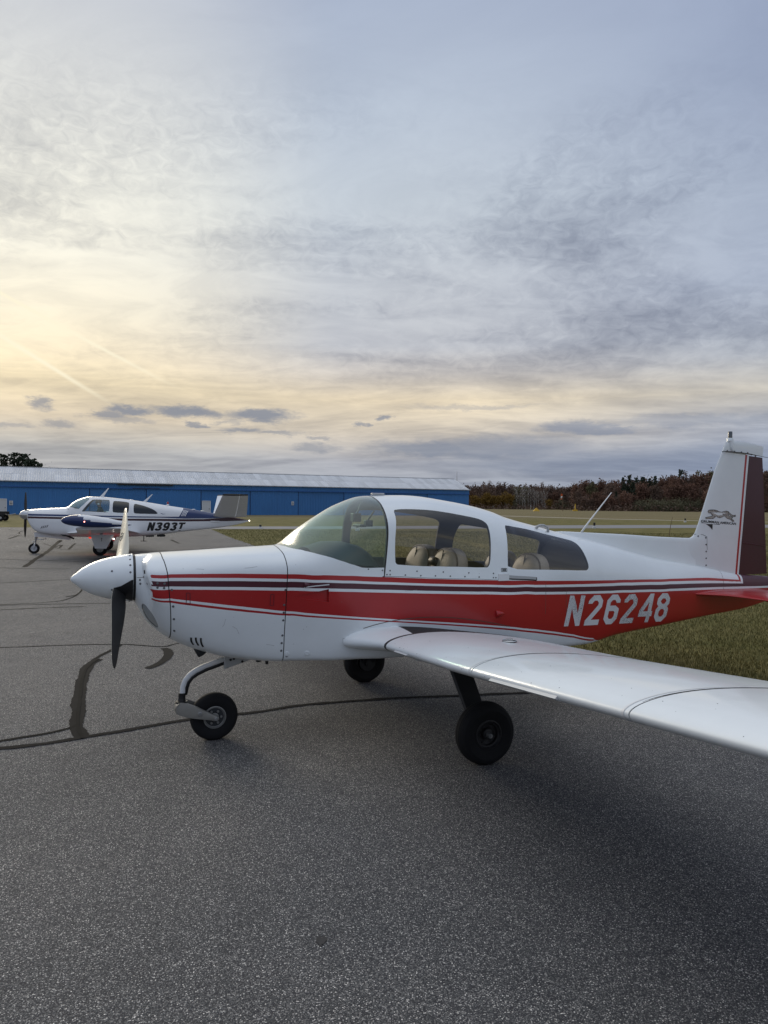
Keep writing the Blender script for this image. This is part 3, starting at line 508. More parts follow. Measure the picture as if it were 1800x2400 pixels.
# grass blades where the camera can tell them apart: along the apron's edge
def blade_field(name, n, region, hmin, hmax, seed, m):
    rnd = np.random.RandomState(seed); pts = region(rnd, n); n = len(pts)
    h = rnd.uniform(hmin, hmax, n); a = rnd.uniform(0, 2*math.pi, n); lean = rnd.uniform(.1, .9, n)*h; la = rnd.uniform(0, 2*math.pi, n); w = rnd.uniform(.0016, .0034, n)*(1+pts[:, 1]/12)
    b = np.zeros((n, 5, 3)); dx_ = np.cos(a)*w; dy_ = np.sin(a)*w
    b[:, 0, 0] = pts[:, 0]-dx_; b[:, 0, 1] = pts[:, 1]-dy_; b[:, 1, 0] = pts[:, 0]+dx_; b[:, 1, 1] = pts[:, 1]+dy_
    mx_ = pts[:, 0]+np.cos(la)*lean*.35; my_ = pts[:, 1]+np.sin(la)*lean*.35
    b[:, 2, 0] = mx_+dx_*.8; b[:, 2, 1] = my_+dy_*.8; b[:, 2, 2] = h*.6; b[:, 3, 0] = mx_-dx_*.8; b[:, 3, 1] = my_-dy_*.8; b[:, 3, 2] = h*.6
    b[:, 4, 0] = pts[:, 0]+np.cos(la)*lean; b[:, 4, 1] = pts[:, 1]+np.sin(la)*lean; b[:, 4, 2] = h*.92
    b[:, :2, 2] = -.01
    me = bpy.data.meshes.new(name); me.vertices.add(n*5); me.vertices.foreach_set('co', b.reshape(-1))
    base_ = np.arange(n)[:, None]*5; loops = np.concatenate([base_+np.array([0, 1, 2, 3]), base_+np.array([3, 2, 4])], 1).reshape(-1)
    me.loops.add(n*7); me.loops.foreach_set('vertex_index', loops.astype(np.int32)); me.polygons.add(n*2)
    st = (np.arange(n)[:, None]*7+np.array([0, 4])).reshape(-1); tot = np.tile([4, 3], n)
    me.polygons.foreach_set('loop_start', st.astype(np.int32)); me.polygons.foreach_set('loop_total', tot.astype(np.int32)); me.update(calc_edges=True); me.validate()
    return tag(link(name, me, m), kind='stuff')
def edge_x(y): return np.interp(y, [-9, 0, 7.9, 20.2, 30.8, 38.8, 49.5], [9.5, 5.05, 2.3, -2.0, -5.6, -8.41, -11.93])
def near_region(rnd, n):
    y = 6.0+22*rnd.rand(n)**1.5; x = edge_x(y)-.05+rnd.rand(n)*(1.5+y*1.05)
    k_ = (x/y < .60+.35*rnd.rand(len(x))**2); return np.stack([x[k_], y[k_]], 1)
def mid_region(rnd, n):
    y = 27+24*rnd.rand(n); x = edge_x(y)-.05+rnd.rand(n)*(y*.9); k_ = (x/y < .6+.35*rnd.rand(len(x))**2); return np.stack([x[k_], y[k_]], 1)
def grassmat(name, c1, c2):
    m = bpy.data.materials.new(name); m.use_nodes = True; T = NT(m.node_tree)
    b = T.n('ShaderNodeBsdfPrincipled'); T.l(b.outputs[0], T.n('ShaderNodeOutputMaterial').inputs[0]); b.inputs['Roughness'].default_value = .7; b.inputs['Specular IOR Level'].default_value = .2
    g = T.n('ShaderNodeNewGeometry'); tc_ = T.n('ShaderNodeTexCoord'); nz = T.noise(tc_.outputs['Object'], .9, 4, .6)
    f = T.math('ADD', T.math('MULTIPLY', g.outputs['Random Per Island'], .6), T.math('MULTIPLY_ADD', nz.outputs[0], 1.6, -.6), clamp=True)
    T.l(T.ramp(f, [(0, c1), (.6, tuple((a+b_)/2 for a, b_ in zip(c1, c2))), (1, c2)]), b.inputs['Base Color']); return m
M['blade'] = grassmat('grass_blades', (.115, .112, .036), (.26, .23, .10))
blade_field('grass_blades', 270000, near_region, .015, .055, 11, M['blade'])
blade_field('grass_blades', 70000, mid_region, .02, .05, 12, M['blade'])
# ------------------------------------------------------------------ hangar
HX, HY, HA, HL, HW = -57.3, 105.0, R(25.0), 81.6, 11.4     # near-left corner, bearing of the front wall, length, depth
EAVE, RIDGE = 5.05, 7.35
hang = tag(empty('hangar', (HX, HY, 0), HA), 'long low blue metal hangar with a streaked pale sheet roof and sliding doors', 'hangar')
def sheetmat(name, col, ribs, streak_=.2, rust=None, axis=0):
    m = bpy.data.materials.new(name); m.use_nodes = True; T = NT(m.node_tree)
    b = T.n('ShaderNodeBsdfPrincipled'); T.l(b.outputs[0], T.n('ShaderNodeOutputMaterial').inputs[0]); b.inputs['Roughness'].default_value = .55
    tc_ = T.n('ShaderNodeTexCoord'); s = T.n('ShaderNodeSeparateXYZ'); T.l(tc_.outputs['Object'], s.inputs[0])
    w = T.math('SINE', T.math('MULTIPLY', s.outputs[axis], 2*math.pi/ribs))
    bp = T.n('ShaderNodeBump'); bp.inputs['Strength'].default_value = 1; bp.inputs['Distance'].default_value = .03; T.l(w, bp.inputs['Height']); T.l(bp.outputs[0], b.inputs['Normal'])
    mp_ = T.n('ShaderNodeMapping'); T.l(tc_.outputs['Object'], mp_.inputs[0]); mp_.inputs['Scale'].default_value = (2.6, .22, .22)
    nz = T.noise(mp_.outputs[0], 1.0, 6, .7); n2 = T.noise(tc_.outputs['Object'], .25, 3)
    f = T.math('MULTIPLY', T.math('MULTIPLY_ADD', nz.outputs[0], streak_*2, 1-streak_), T.math('MULTIPLY_ADD', n2.outputs[0], .3, .85))
    nd = T.n('ShaderNodeVectorMath', operation='SCALE'); nd.inputs[0].default_value = col; T.l(f, nd.inputs['Scale']); c = nd.outputs[0]
    oi = T.n('ShaderNodeObjectInfo'); nd2 = T.n('ShaderNodeVectorMath', operation='SCALE'); T.l(c, nd2.inputs[0]); T.l(T.math('MULTIPLY_ADD', oi.outputs['Random'], .22, .89), nd2.inputs['Scale']); c = nd2.outputs[0]
    if rust: c = T.mix(T.math('MULTIPLY', T.sstep(nz.outputs[0], .52, .72), .75), c, (*rust, 1))
    T.l(c, b.inputs['Base Color']); return m
M['blue'] = sheetmat('blue_steel_sheet', (.044, .185, .455), .30, .16)
M['blue2'] = mat('blue_trim', (.016, .10, .33), .5, var=.1)
M['blue3'] = mat('dark_blue_gap', (.006, .03, .10), .7)
M['roof'] = sheetmat('weathered_roof_sheet', (.66, .67, .68), .34, .26, (.36, .34, .32))
M['hdoor'] = mat('white_steel_door', (.62, .63, .64), .5, var=.08)
# walls (rear and ends in one, the front is its door leaves and the band above)
w_ = MB(); w_.add([(0, .15, -.5), (HL, .15, -.5), (HL, HW, -.5), (0, HW, -.5), (0, .15, EAVE), (HL, .15, EAVE), (HL, HW, EAVE), (0, HW, EAVE), (0, HW/2, RIDGE-.1), (HL, HW/2, RIDGE-.1)],
                  [(0, 1, 5, 4), (1, 2, 6, 9, 5), (2, 3, 7, 6), (3, 0, 4, 8, 7)])
w_.build('wall', M['blue'], hang, fix=True)
b_ = MB(); b_.box((HL/2, .03, 4.62), (HL+.02, .2, .84)); b_.build('upper_wall', M['blue'], hang)
b_ = MB(); b_.box((HL/2, -.10, 4.16), (HL+.04, .16, .14)); b_.build('door_rail', M['blue2'], hang)
b_ = MB(); b_.box((HL/2, -.30, 5.02), (HL+.5, .10, .12)); b_.build('eave_trim', M['roof'], hang)
def hx(u):     # where the bearing of picture column u meets the front wall
    k_ = (u-900)/1664.0
    return (k_*HY-HX)/(math.cos(HA)-k_*math.sin(HA))
seams = [0]+[hx(u) for u in (209.5, 343, 470.7, 586.5, 698.7, 806, 905, 1001)]+[HL]
for i, (a, b) in enumerate(zip(seams, seams[1:])):
    d_ = MB(); d_.box(((a+b)/2, .02+.05*(i % 2), 2.0), (b-a-.10, .07, 4.2)); d_.build('sliding_door', M['blue'], hang)
    if i:
        d_ = MB(); d_.box((a, .03, 2.0), (.14, .06, 4.2)); d_.build('door_gap', M['blue3'], hang)
for u0, u1 in ((-4, 14.5), (474, 492.6)):
    a, b = hx(u0), hx(u1); wd = max(.9, min(1.25, b-a)); c = (a+b)/2
    d_ = MB(); d_.box((c, -.06, 1.12), (wd, .08, 2.25)); dd_ = d_.build('door', M['hdoor'], hang)
    f_ = MB()
    for xx in (-wd/2-.05, wd/2+.05): f_.box((c+xx, -.08, 1.15), (.09, .14, 2.34))
    f_.box((c, -.08, 2.3), (wd+.2, .14, .1)); f_.build('frame', M['white2'], dd_)
    k_ = MB(); k_.box((c+wd*.38, -.14, 1.02), (.10, .08, .10)); k_.build('handle', M['fastener'], dd_)
for u in (26, 685.5):
    c = hx(u); d_ = MB(); d_.box((c, -.07, 1.72 if u < 100 else 2.05), (.50 if u < 100 else .46, .03, .66)); sg = d_.build('number_sign', M['hdoor'], hang)
    k_ = MB(); zc = 1.72 if u < 100 else 2.05
    for zz, ww in ((.16, .26), (-.02, .30), (-.17, .24)): k_.box((c, -.09, zc+zz), (ww, .012, .05))
    for xx in (-.11, .11): k_.box((c+xx, -.091, zc-.08), (.05, .012, .2))
    k_.build('sign_print', M['black'], sg)
a, b = hx(274.6), hx(405); d_ = MB(); d_.box(((a+b)/2, -.26, 4.80), (b-a, .18, .20)); d_.build('door_track', M['black'], hang)
a, b = hx(310), hx(374); d_ = MB(); d_.box(((a+b)/2, -.2, 4.22), (b-a, .06, .06)); d_.build('door_track', M['black'], hang)
# roof sheets, two rows each side
ang = math.atan2(RIDGE-EAVE, HW/2); nsh = 84; sl = math.hypot(RIDGE-EAVE, HW/2+.35)/2
rm = None; rnd = random.Random(4)
for side in (0, 1):
    for row in (0, 1):
        for i in range(nsh):
            wd = HL/nsh; y0 = -.35+row*(HW/2+.35)/2; y1 = y0+(HW/2+.35)/2+.06
            z0 = EAVE-.02+(y0+.35)/(HW/2+.35)*(RIDGE-EAVE)+row*.012; z1 = EAVE-.02+(y1+.35)/(HW/2+.35)*(RIDGE-EAVE)+row*.012
            if rm is None:
                rm = bpy.data.meshes.new('roof_sheet'); yy = y1-y0; zz = z1-z0; xs = np.linspace(0, wd*.995, 7); vs = []; t_ = .03
                for k_, x in enumerate(xs): hgt = .022*(k_ % 2); vs += [(x, 0, hgt), (x, yy, zz+hgt), (x, 0, hgt-t_), (x, yy, zz+hgt-t_)]
                fs = []
                for k_ in range(6): o_ = 4*k_; fs += [(o_, o_+4, o_+5, o_+1), (o_+2, o_+3, o_+7, o_+6), (o_, o_+2, o_+6, o_+4), (o_+1, o_+5, o_+7, o_+3)]
                rm.from_pydata(vs, [], fs); rm.materials.append(M['roof'])
            if side == 0 or row == 1 and i in (0, nsh-1):
                o = bpy.data.objects.new('roof_sheet', rm); COL.objects.link(o); o.parent = hang
                o.location = (i*wd, y0 if side == 0 else HW-y0, z0+rnd.uniform(-.008, .008)); o.scale = (1, 1 if side == 0 else -1, 1)
mesh('rear_roof', [(0, HW/2, RIDGE), (HL, HW/2, RIDGE), (HL, HW+.35, EAVE-.02), (0, HW+.35, EAVE-.02)], [(0, 1, 2, 3)], M['roof'], hang)
b_ = MB(); b_.box((HL/2, HW/2, RIDGE+.02), (HL, .35, .06)); b_.build('ridge_cap', M['roof'], hang)
# thin mast behind the hangar's far end
mk = MB(); mk.tube([(18.2, 178, 0), (18.2, 178, 8.6), (18.2, 178, 10.6)], [.09, .06, .025], 8); mst = mk.build('mast', M['steel']); tag(mst, 'thin grey radio mast standing behind the far end of the blue hangar', 'mast')
# ------------------------------------------------------------------ trees
def leafmat(name, c1, c2, c3):
    m = bpy.data.materials.new(name); m.use_nodes = True; T = NT(m.node_tree)
    b = T.n('ShaderNodeBsdfPrincipled'); T.l(b.outputs[0], T.n('ShaderNodeOutputMaterial').inputs[0]); b.inputs['Roughness'].default_value = .85; b.inputs['Specular IOR Level'].default_value = .15
    g = T.n('ShaderNodeNewGeometry'); oi = T.n('ShaderNodeObjectInfo'); tc_ = T.n('ShaderNodeTexCoord'); nz = T.noise(tc_.outputs['Object'], .35, 3, .6)
    f = T.math('ADD', T.math('MULTIPLY', g.outputs['Random Per Island'], .28), T.math('MULTIPLY_ADD', nz.outputs[0], 1.0, -.14), clamp=True)
    c = T.ramp(f, [(0, c1), (.5, c2), (1, c3)])
    nd = T.n('ShaderNodeVectorMath', operation='SCALE'); T.l(c, nd.inputs[0]); T.l(T.math('MULTIPLY_ADD', oi.outputs['Random'], .5, .85), nd.inputs['Scale'])
    T.l(nd.outputs[0], b.inputs['Base Color']); return m
M['rust'] = leafmat('rust_leaves', (.078, .048, .038), (.138, .078, .056), (.20, .112, .072))
M['brown'] = leafmat('brown_leaves', (.078, .056, .046), (.138, .092, .070), (.20, .135, .095))
M['olive'] = leafmat('olive_leaves', (.060, .056, .032), (.105, .098, .052), (.155, .140, .075))
M['gold'] = leafmat('gold_leaves', (.085, .050, .013), (.17, .105, .024), (.25, .16, .035))
M['pine'] = leafmat('pine_needles', (.012, .019, .013), (.026, .037, .023), (.046, .060, .034))
M['twig'] = leafmat('grey_twigs', (.085, .070, .062), (.13, .108, .092), (.19, .16, .135))
M['brush'] = leafmat('grey_green_brush', (.080, .075, .046), (.12, .11, .066), (.16, .145, .09))
M['bark'] = mat('bark', (.055, .042, .034), .9, var=.3, vscale=4)
M['birch'] = mat('pale_bark', (.58, .55, .51), .8, var=.3, vscale=3)
def limb_tree(seed, h, cr, base_z, nb, tr, bare=False):
    """trunk and limbs; returns MB and branch end points"""
    rnd = random.Random(seed); mb = MB(); ends = []
    pts = [Vector((0, 0, -.2))]; d_ = Vector((0, 0, 1))
    for i in range(6):
        d_ = (d_+Vector((rnd.uniform(-.10, .10), rnd.uniform(-.10, .10), .3))).normalized(); pts.append(pts[-1]+d_*(h*.92/6))
    mb.tube(pts, [tr*(1-.14*i) for i in range(7)], 7, cap=False)
    for b in range(nb):
        t_ = base_z+(1-base_z)*(b+.5)/nb; k_ = min(5, int(t_*6)); p0 = pts[k_].lerp(pts[k_+1], t_*6-k_)
        a = rnd.uniform(0, 2*math.pi); ln = cr*rnd.uniform(.65, 1.1)*math.sin(math.pi*min(1, .22+.8*(1-(t_-base_z)/(1-base_z+1e-6))))
        u_ = rnd.uniform(.25, .9); v_ = Vector((math.cos(a), math.sin(a), u_)).normalized()
        p1 = p0+v_*ln*.55+Vector((0, 0, rnd.uniform(-.1, .2)*ln)); p2 = p1+(v_+Vector((rnd.uniform(-.4, .4), rnd.uniform(-.4, .4), .3))).normalized()*ln*.5
        mb.tube([p0, p1, p2], [tr*.36, tr*.22, tr*.06], 5, cap=False); ends += [p1, p2, p1.lerp(p2, .5)]
    ends.append(pts[-1])
    return mb, ends
def leaf_cloud(centres, per, spread, size, seed, flat=1.0):
    rnd = np.random.RandomState(seed); C_ = np.array([tuple(c) for c in centres]); n = len(C_)*per
    p = np.repeat(C_, per, 0)+rnd.normal(0, 1, (n, 3))*np.array([spread, spread, spread*flat])
    a = rnd.normal(0, 1, (n, 3)); a /= np.linalg.norm(a, axis=1)[:, None]; b = rnd.normal(0, 1, (n, 3)); b -= a*(a*b).sum(1)[:, None]; b /= np.linalg.norm(b, axis=1)[:, None]
    s = rnd.uniform(.55, 1.25, n)[:, None]*size
    v = np.stack([p-a*s, p+b*s*.55, p+a*s, p-b*s*.55], 1).reshape(-1, 3)
    return v, np.arange(n*4).reshape(-1, 4)
def npmesh(name, v, f):
    me = bpy.data.meshes.new(name); me.vertices.add(len(v)); me.vertices.foreach_set('co', np.asarray(v, float).reshape(-1)); k_ = f.shape[1]
    me.loops.add(f.size); me.loops.foreach_set('vertex_index', f.reshape(-1).astype(np.int32)); me.polygons.add(len(f))
    me.polygons.foreach_set('loop_start', np.arange(0, f.size, k_, dtype=np.int32)); me.polygons.foreach_set('loop_total', np.full(len(f), k_, np.int32)); me.update(calc_edges=True); return me
KIND = {}
def proto(kind, i):
    key = (kind, i)
    if key in KIND: return KIND[key]
    sd_ = hash_(kind)*50+i
    if kind in ('rust', 'brown', 'gold', 'olive'):
        mb, ends = limb_tree(sd_, 9.6, 3.9, .16, 15, .20); rnd = random.Random(sd_+3)
        for j in range(34):
            a = rnd.uniform(0, 6.28); b = rnd.uniform(-1, 1); q = rnd.uniform(.55, 1); ends.append((math.cos(a)*math.sqrt(1-b*b)*3.3*q, math.sin(a)*math.sqrt(1-b*b)*3.3*q, 6.1+b*3.6*q))
        v, f = leaf_cloud(ends, 22, .72, .40, sd_, .75)
    elif kind == 'pine':
        mb, ends = limb_tree(sd_, 10.5, .6, .1, 4, .18); rnd = random.Random(sd_); ends = []
        for j in range(17):
            z = 1.6+j*.53; rr = max(.25, 2.7*(1-((z-1.6)/9.2))**.75)*rnd.uniform(.75, 1.15); nn = 7 if j < 11 else 4
            for q in range(nn):
                a = rnd.uniform(0, 6.28); k_ = rnd.uniform(.45, 1); ends.append((math.cos(a)*rr*k_, math.sin(a)*rr*k_, z-.1*k_*rr+rnd.uniform(-.2, .2)))
        v, f = leaf_cloud(ends, 11, .34, .33, sd_, .5)
    elif kind == 'twig':
        mb, ends = limb_tree(sd_, 9.5, 2.3, .3, 14, .13)
        rnd = random.Random(sd_)
        for e in list(ends): mb.tube([e, e+Vector((rnd.uniform(-.7, .7), rnd.uniform(-.7, .7), rnd.uniform(.4, 1.1)))], [.03, .008], 4, cap=False)
        v, f = leaf_cloud(ends, 7, .7, .22, sd_, .9)
    elif kind == 'brush':
        rnd = random.Random(sd_); mb = MB(); ends = []
        for j in range(16):
            a = rnd.uniform(0, 6.28); e = Vector((math.cos(a)*rnd.uniform(.3, 4.2), math.sin(a)*rnd.uniform(.3, 4.2), 0)); t_ = e*.9+Vector((0, 0, rnd.uniform(2.2, 4.6)*(1-.1*e.length)))
            mb.tube([e*.5, t_], [.06, .015], 4, cap=False); ends += [t_, e.lerp(t_, .66), e.lerp(t_, .4)]
        v, f = leaf_cloud(ends, 20, .62, .26, sd_, .8)
    cm = npmesh('crown', v, f)
    tm = bpy.data.meshes.new('trunk'); tm.from_pydata(mb.v, [], mb.f); tm.polygons.foreach_set('use_smooth', np.ones(len(tm.polygons), bool))
    cm.materials.append(M[kind]); tm.materials.append(M['birch'] if kind == 'twig' else M['bark'])
    KIND[key] = (tm, cm); return KIND[key]
def hash_(s): return sum(ord(c) for c in s)
TREE = {'rust': ('autumn_tree', 'rust red leafy tree in the wood beyond the airfield', 'tree', 'rust red trees along the far edge of the airfield'),
        'brown': ('autumn_tree', 'dull brown half bare tree in the wood beyond the airfield', 'tree', 'brown trees along the far edge of the airfield'),
        'gold': ('autumn_tree', 'golden yellow tree in the low clump beside the far end of the hangar', 'tree', 'golden trees beside the end of the hangar'),
        'olive': ('autumn_tree', 'dull olive green leafy tree among the brown ones in the wood', 'tree', 'olive green trees in the wood'),
        'pine': ('pine_tree', 'dark green pine among the rusty trees at the wood edge', 'tree', 'dark pines in the wood beyond the airfield'),
        'twig': ('bare_tree', 'bare pale trunked tree in the grey stand at the wood edge', 'tree', 'bare pale trunked trees at the wood edge'),
        'brush': ('shrub', 'grey green thicket shrub in front of the rusty wood', 'shrub', 'thicket shrubs in front of the wood')}
_tn = [0]
def place(kind, u, Y, h, label=None, group=None, cat=None, name=None, z=0.0, wide=1.0):
    X = (u-900)/1664.0*Y; _tn[0] += 1; rnd = random.Random(_tn[0]*17)
    nm, lb, ct, gp = TREE[kind]; tm, cm = proto(kind, rnd.randrange(4))
    o = empty(name or nm, (X, Y, z), rnd.uniform(0, 6.28)); s = h/(4.3 if kind == 'brush' else 10.6); o.scale = (s*wide*rnd.uniform(.9, 1.15), s*wide*rnd.uniform(.9, 1.15), s)
    tag(o, label or lb, cat or ct, (group or gp) if group != '' else None)
    for n_, me in (('trunk', tm), ('crown', cm)):
        c = bpy.data.objects.new(n_, me); COL.objects.link(c); c.parent = o
    return o
rnd = random.Random(21)
def skyline(u): return float(np.interp(u, [1080, 1170, 1230, 1300, 1340, 1352, 1400, 1440, 1462, 1490, 1540, 1580, 1650, 1700, 1800, 1960], [1137, 1133, 1134, 1138, 1140, 1131, 1126, 1125, 1114, 1112, 1116, 1112, 1110, 1108, 1104, 1102]))
def tree_h(u, Y, f=1.0): return ((1185+.0087*(u-900)-skyline(u))/1664.0*Y+1.8)*f
# back row, on the skyline
u = 1050.0
while u < 1960:
    Y = 560 if u < 1345 else 430
    kd = rnd.choice(['brown', 'brown', 'rust', 'brown', 'olive']) if u < 1345 else rnd.choice(['rust', 'rust', 'brown', 'rust', 'olive'])
    if 1455 < u < 1535: kd = 'pine'
    place(kd, u, Y+rnd.uniform(-14, 14), tree_h(u, Y, rnd.uniform(.86, 1.04)), wide=.80 if u < 1345 else .66); u += rnd.uniform(12, 17)
# middle row
u = 1085.0
while u < 1960:
    Y = 525 if u < 1345 else 395
    kd = rnd.choice(['brown', 'rust', 'brown'])
    if u > 1345: kd = rnd.choice(['rust', 'rust', 'brown'])
    if 1440 < u < 1500: kd = 'pine'
    if not 1205 < u < 1280: place(kd, u, Y+rnd.uniform(-8, 8), tree_h(u, Y, rnd.uniform(.62, .84)), wide=.72)
    u += rnd.uniform(15, 21)
# front row: low growth
u = 1095.0
while u < 1960:
    Y = 500 if u < 1345 else 372
    if 1100 < u < 1195: kd, f = 'gold', rnd.uniform(.42, .70)
    elif 1205 < u < 1282: kd, f = 'twig', rnd.uniform(.80, .98)
    elif 1490 < u < 1660: kd, f = 'brush', rnd.uniform(.26, .40)
    elif u < 1345: kd, f = rnd.choice(['brown', 'rust', 'gold', 'brush']), rnd.uniform(.3, .55)
    else: kd, f = rnd.choice(['rust', 'brown', 'rust']), rnd.uniform(.35, .6)
    place(kd, u, Y+rnd.uniform(-6, 6), max(5, tree_h(u, Y, f)), wide=.9 if kd != 'brush' else .8,
          label='golden brown bushy tree low at the foot of the wood' if kd == 'gold' and u > 1200 else None, group='golden brown bushy trees at the foot of the wood' if kd == 'gold' and u > 1200 else None)
    u += {'twig': 7, 'brush': 9, 'gold': 13}.get(kd, 14)*rnd.uniform(.8, 1.2)
place('pine', 1594, 455, (1191-1098)/1664*455+1.8, label='single dark conifer standing taller than the rusty trees around it', group='', wide=.62)
place('pine', 1345+160, 400, tree_h(1505, 400, .95), wide=.8)
# the wood behind and under them, one mass
rs = np.random.RandomState(9); n = 9000
uu = rs.uniform(1020, 2900, n); YY = np.where(uu < 1345, 575, 448)+rs.uniform(0, 90, n)
hh = np.array([tree_h(a, b, .9) for a, b in zip(uu, np.where(uu < 1345, 560, 430))])
cen = np.stack([(uu-900)/1664*YY, YY, hh*rs.uniform(.02, 1, n)**.7], 1)
v, f = leaf_cloud(cen, 5, 1.5, 1.35, 5)
tag(link('wood', npmesh('wood', v, f), M['brown']), kind='stuff')
n = 4200; uu = rs.uniform(1020, 2800, n); YY = np.where(uu < 1345, 488, 362)+rs.uniform(0, 30, n)
cen = np.stack([(uu-900)/1664*YY, YY, rs.uniform(0, 2.6, n)], 1); v, f = leaf_cloud(cen, 5, .8, .6, 6)
tag(link('undergrowth', npmesh('undergrowth', v, f), M['brown']), kind='stuff')
# dark pines behind the hangar's near end
for u, top, lab in ((-22, 1062, 'dark pine at the outer end of the clump behind the hangar'), (10, 1064, 'dark pine over the roof edge of the hangar, its top rounded'), (33, 1061, 'dark broad pine in the middle of the clump behind the hangar'),
                    (55, 1063, 'tall dark pine at the inner side of the clump behind the hangar'), (70, 1078, 'lower dark pine sloping down beside the clump behind the hangar'), (84, 1082, 'small dark pine standing apart from the clump behind the hangar')):
    Y = 150.0; place('pine', u, Y+rnd.uniform(-5, 5), (1178-top)/1664*Y+1.9, label=lab, group='pines behind the hangar', wide=1.15)
place('twig', 102, 152, 10.0, label='bare twiggy tree just showing over the hangar roof beside the pines', group='', wide=.9)
# far line of woods closing the view behind the hangar
n = 2500; X_ = rs.uniform(-520, 60, n); Y_ = 620+rs.uniform(0, 60, n); cen = np.stack([X_, Y_, rs.uniform(0, 12, n)], 1); v, f = leaf_cloud(cen, 4, 2.0, 1.8, 8)
tag(link('wood', npmesh('wood', v, f), M['brown']), kind='stuff')
# ------------------------------------------------------------------ airfield furniture
M['orange'] = mat('orange_fabric', (.55, .10, .02), .8); M['yellow'] = mat('yellow_paint', (.62, .38, .03), .6); M['post'] = mat('brown_post', (.12, .07, .04), .8)
Yw = 330.0; Xw = (1319-900)/1664*Yw
ws = tag(empty('windsock', (Xw, Yw, 0)), 'orange and white windsock hanging limp on a tall brown pole at the wood edge', 'windsock')
mk = MB(); mk.tube([(0, 0, 0), (0, 0, 8.0)], [.16, .10], 8); mk.build('pole', M['post'], ws)
mk = MB(); mk.tube([(0, -.1, 8.0), (-.55, -.2, 7.9)], [.05, .05], 6); mk.build('ring', M['post'], ws)
for i, (z0, z1) in enumerate(((7.95, 6.9), (6.9, 6.0), (6.0, 5.2))):
    mk = MB(); mk.tube([(-.5-.08*i, -.2, z0), (-.62-.08*i, -.2, (z0+z1)/2), (-.58-.1*i, -.2, z1)], [.46-.09*i, .42-.09*i, .37-.09*i], 10); mk.build('sock_band', M['orange'] if i != 1 else M['white2'], ws, auto=40)
for u, v0, Yq, lab in ((1257, 1194, 300, 'low yellow A shaped marker on the dry field'),):
    o = tag(empty('field_marker', ((u-900)/1664*Yq, Yq, 0), .3), lab, 'marker')
    mk = MB(); mk.add([(-1.5, -.5, 0), (1.5, -.5, 0), (1.5, .5, 0), (-1.5, .5, 0), (-.15, 0, 1.45), (.15, 0, 1.45)], [(0, 1, 5, 4), (2, 3, 4, 5), (1, 2, 5), (3, 0, 4), (0, 3, 2, 1)]); mk.build('panel', M['yellow'], o)
o = tag(empty('field_marker', ((1348-900)/1664*330, 330, 0)), 'upright yellow marker post on a wide base on the dry field', 'marker')
mk = MB(); mk.box((0, 0, .35), (2.2, .6, .7)); mk.build('base', M['yellow'], o); mk = MB(); mk.tube([(0, 0, .7), (0, 0, 3.4)], [.32, .2], 8); mk.build('post', M['yellow'], o)
for (x, y), lab in (((18.08, 61.0), 'black topped white edge marker beside the taxiway, nearest the whip aerial'), ((38.4, 90.5), 'black topped white edge marker across the taxiway, beside the tail fin'),
                    ((-1.88, 50.3), 'black topped white edge marker seen through the windscreen'), ((-9.4, 54.0), 'low black edge light on the taxiway near the tail of the parked aircraft')):
    o = tag(empty('edge_marker', (x, y, 0)), lab, 'edge marker', 'edge markers along the taxiway')
    k_ = .5 if 'low' in lab else 1.0
    mk = MB(); mk.tube([(0, 0, 0), (0, 0, .14*k_), (0, 0, .16*k_)], [.16, .16, .06], 10); mk.tube([(0, 0, .1*k_), (0, 0, .26*k_)], .05, 8); mk.build('base', M['hdoor'], o)
    mk = MB(); mk.tube([(0, 0, .24*k_), (0, 0, .48*k_), (0, 0, .52*k_)], [.09, .10, .03], 10); mk.build('lamp_head', M['black'], o)
mk = MB(); mk.tube([(18.2, 45.3, 0), (18.3, 45.3, .7), (18.42, 45.3, 1.25)], [.022, .018, .008], 6); o = mk.build('stake', M['post']); tag(o, 'thin dark stake standing in the grass in front of the tail fin', 'stake')
# little utility trailer at the hangar's near end
tr = tag(empty('utility_trailer', (-37.2, 68.2, 0), R(10)), 'small dark utility trailer with one tyre showing, parked on the grass by the white door', 'trailer')
mk = MB(); mk.box((0, 0, .62), (1.9, 1.1, .10)); mk.box((0, -.56, .78), (1.9, .04, .28)); mk.box((0, .56, .78), (1.9, .04, .28)); mk.box((-.95, 0, .78), (.04, 1.1, .28)); mk.build('bed', M['black'], tr)
mk = MB(); mk.tube([(.9, 0, .58), (1.5, 0, .66), (1.7, 0, .70)], .04, 6); mk.build('tow_bar', M['steel'], tr)
for sy in (-.62, .62):
    mk = MB(); mk.lathe([(.12, -.07), (.27, -.08), (.32, -.04), (.32, .04), (.27, .08), (.12, .07)], (.55, sy, .32), (0, 1, 0), 18); wh = mk.build('wheel', M['rubber'], tr, auto=40)
    mk = MB(); mk.disc((.55, sy+(-.05 if sy < 0 else .05), .32), (0, sy, 0), .13, .02); mk.build('rim', M['greyplastic'], wh)
mk = MB(); mk.box((-.5, 0, .92), (.6, .7, .5)); mk.box((-.2, .1, 1.05), (.3, .4, .3)); eng = mk.build('load', M['darkint']); eng.parent = None
eng.location = (-37.2, 68.2, .01); eng.rotation_euler = (0, 0, R(10)); eng.name = 'machine'; tag(eng, 'dark boxy machine lying on the small trailer bed', 'machine')
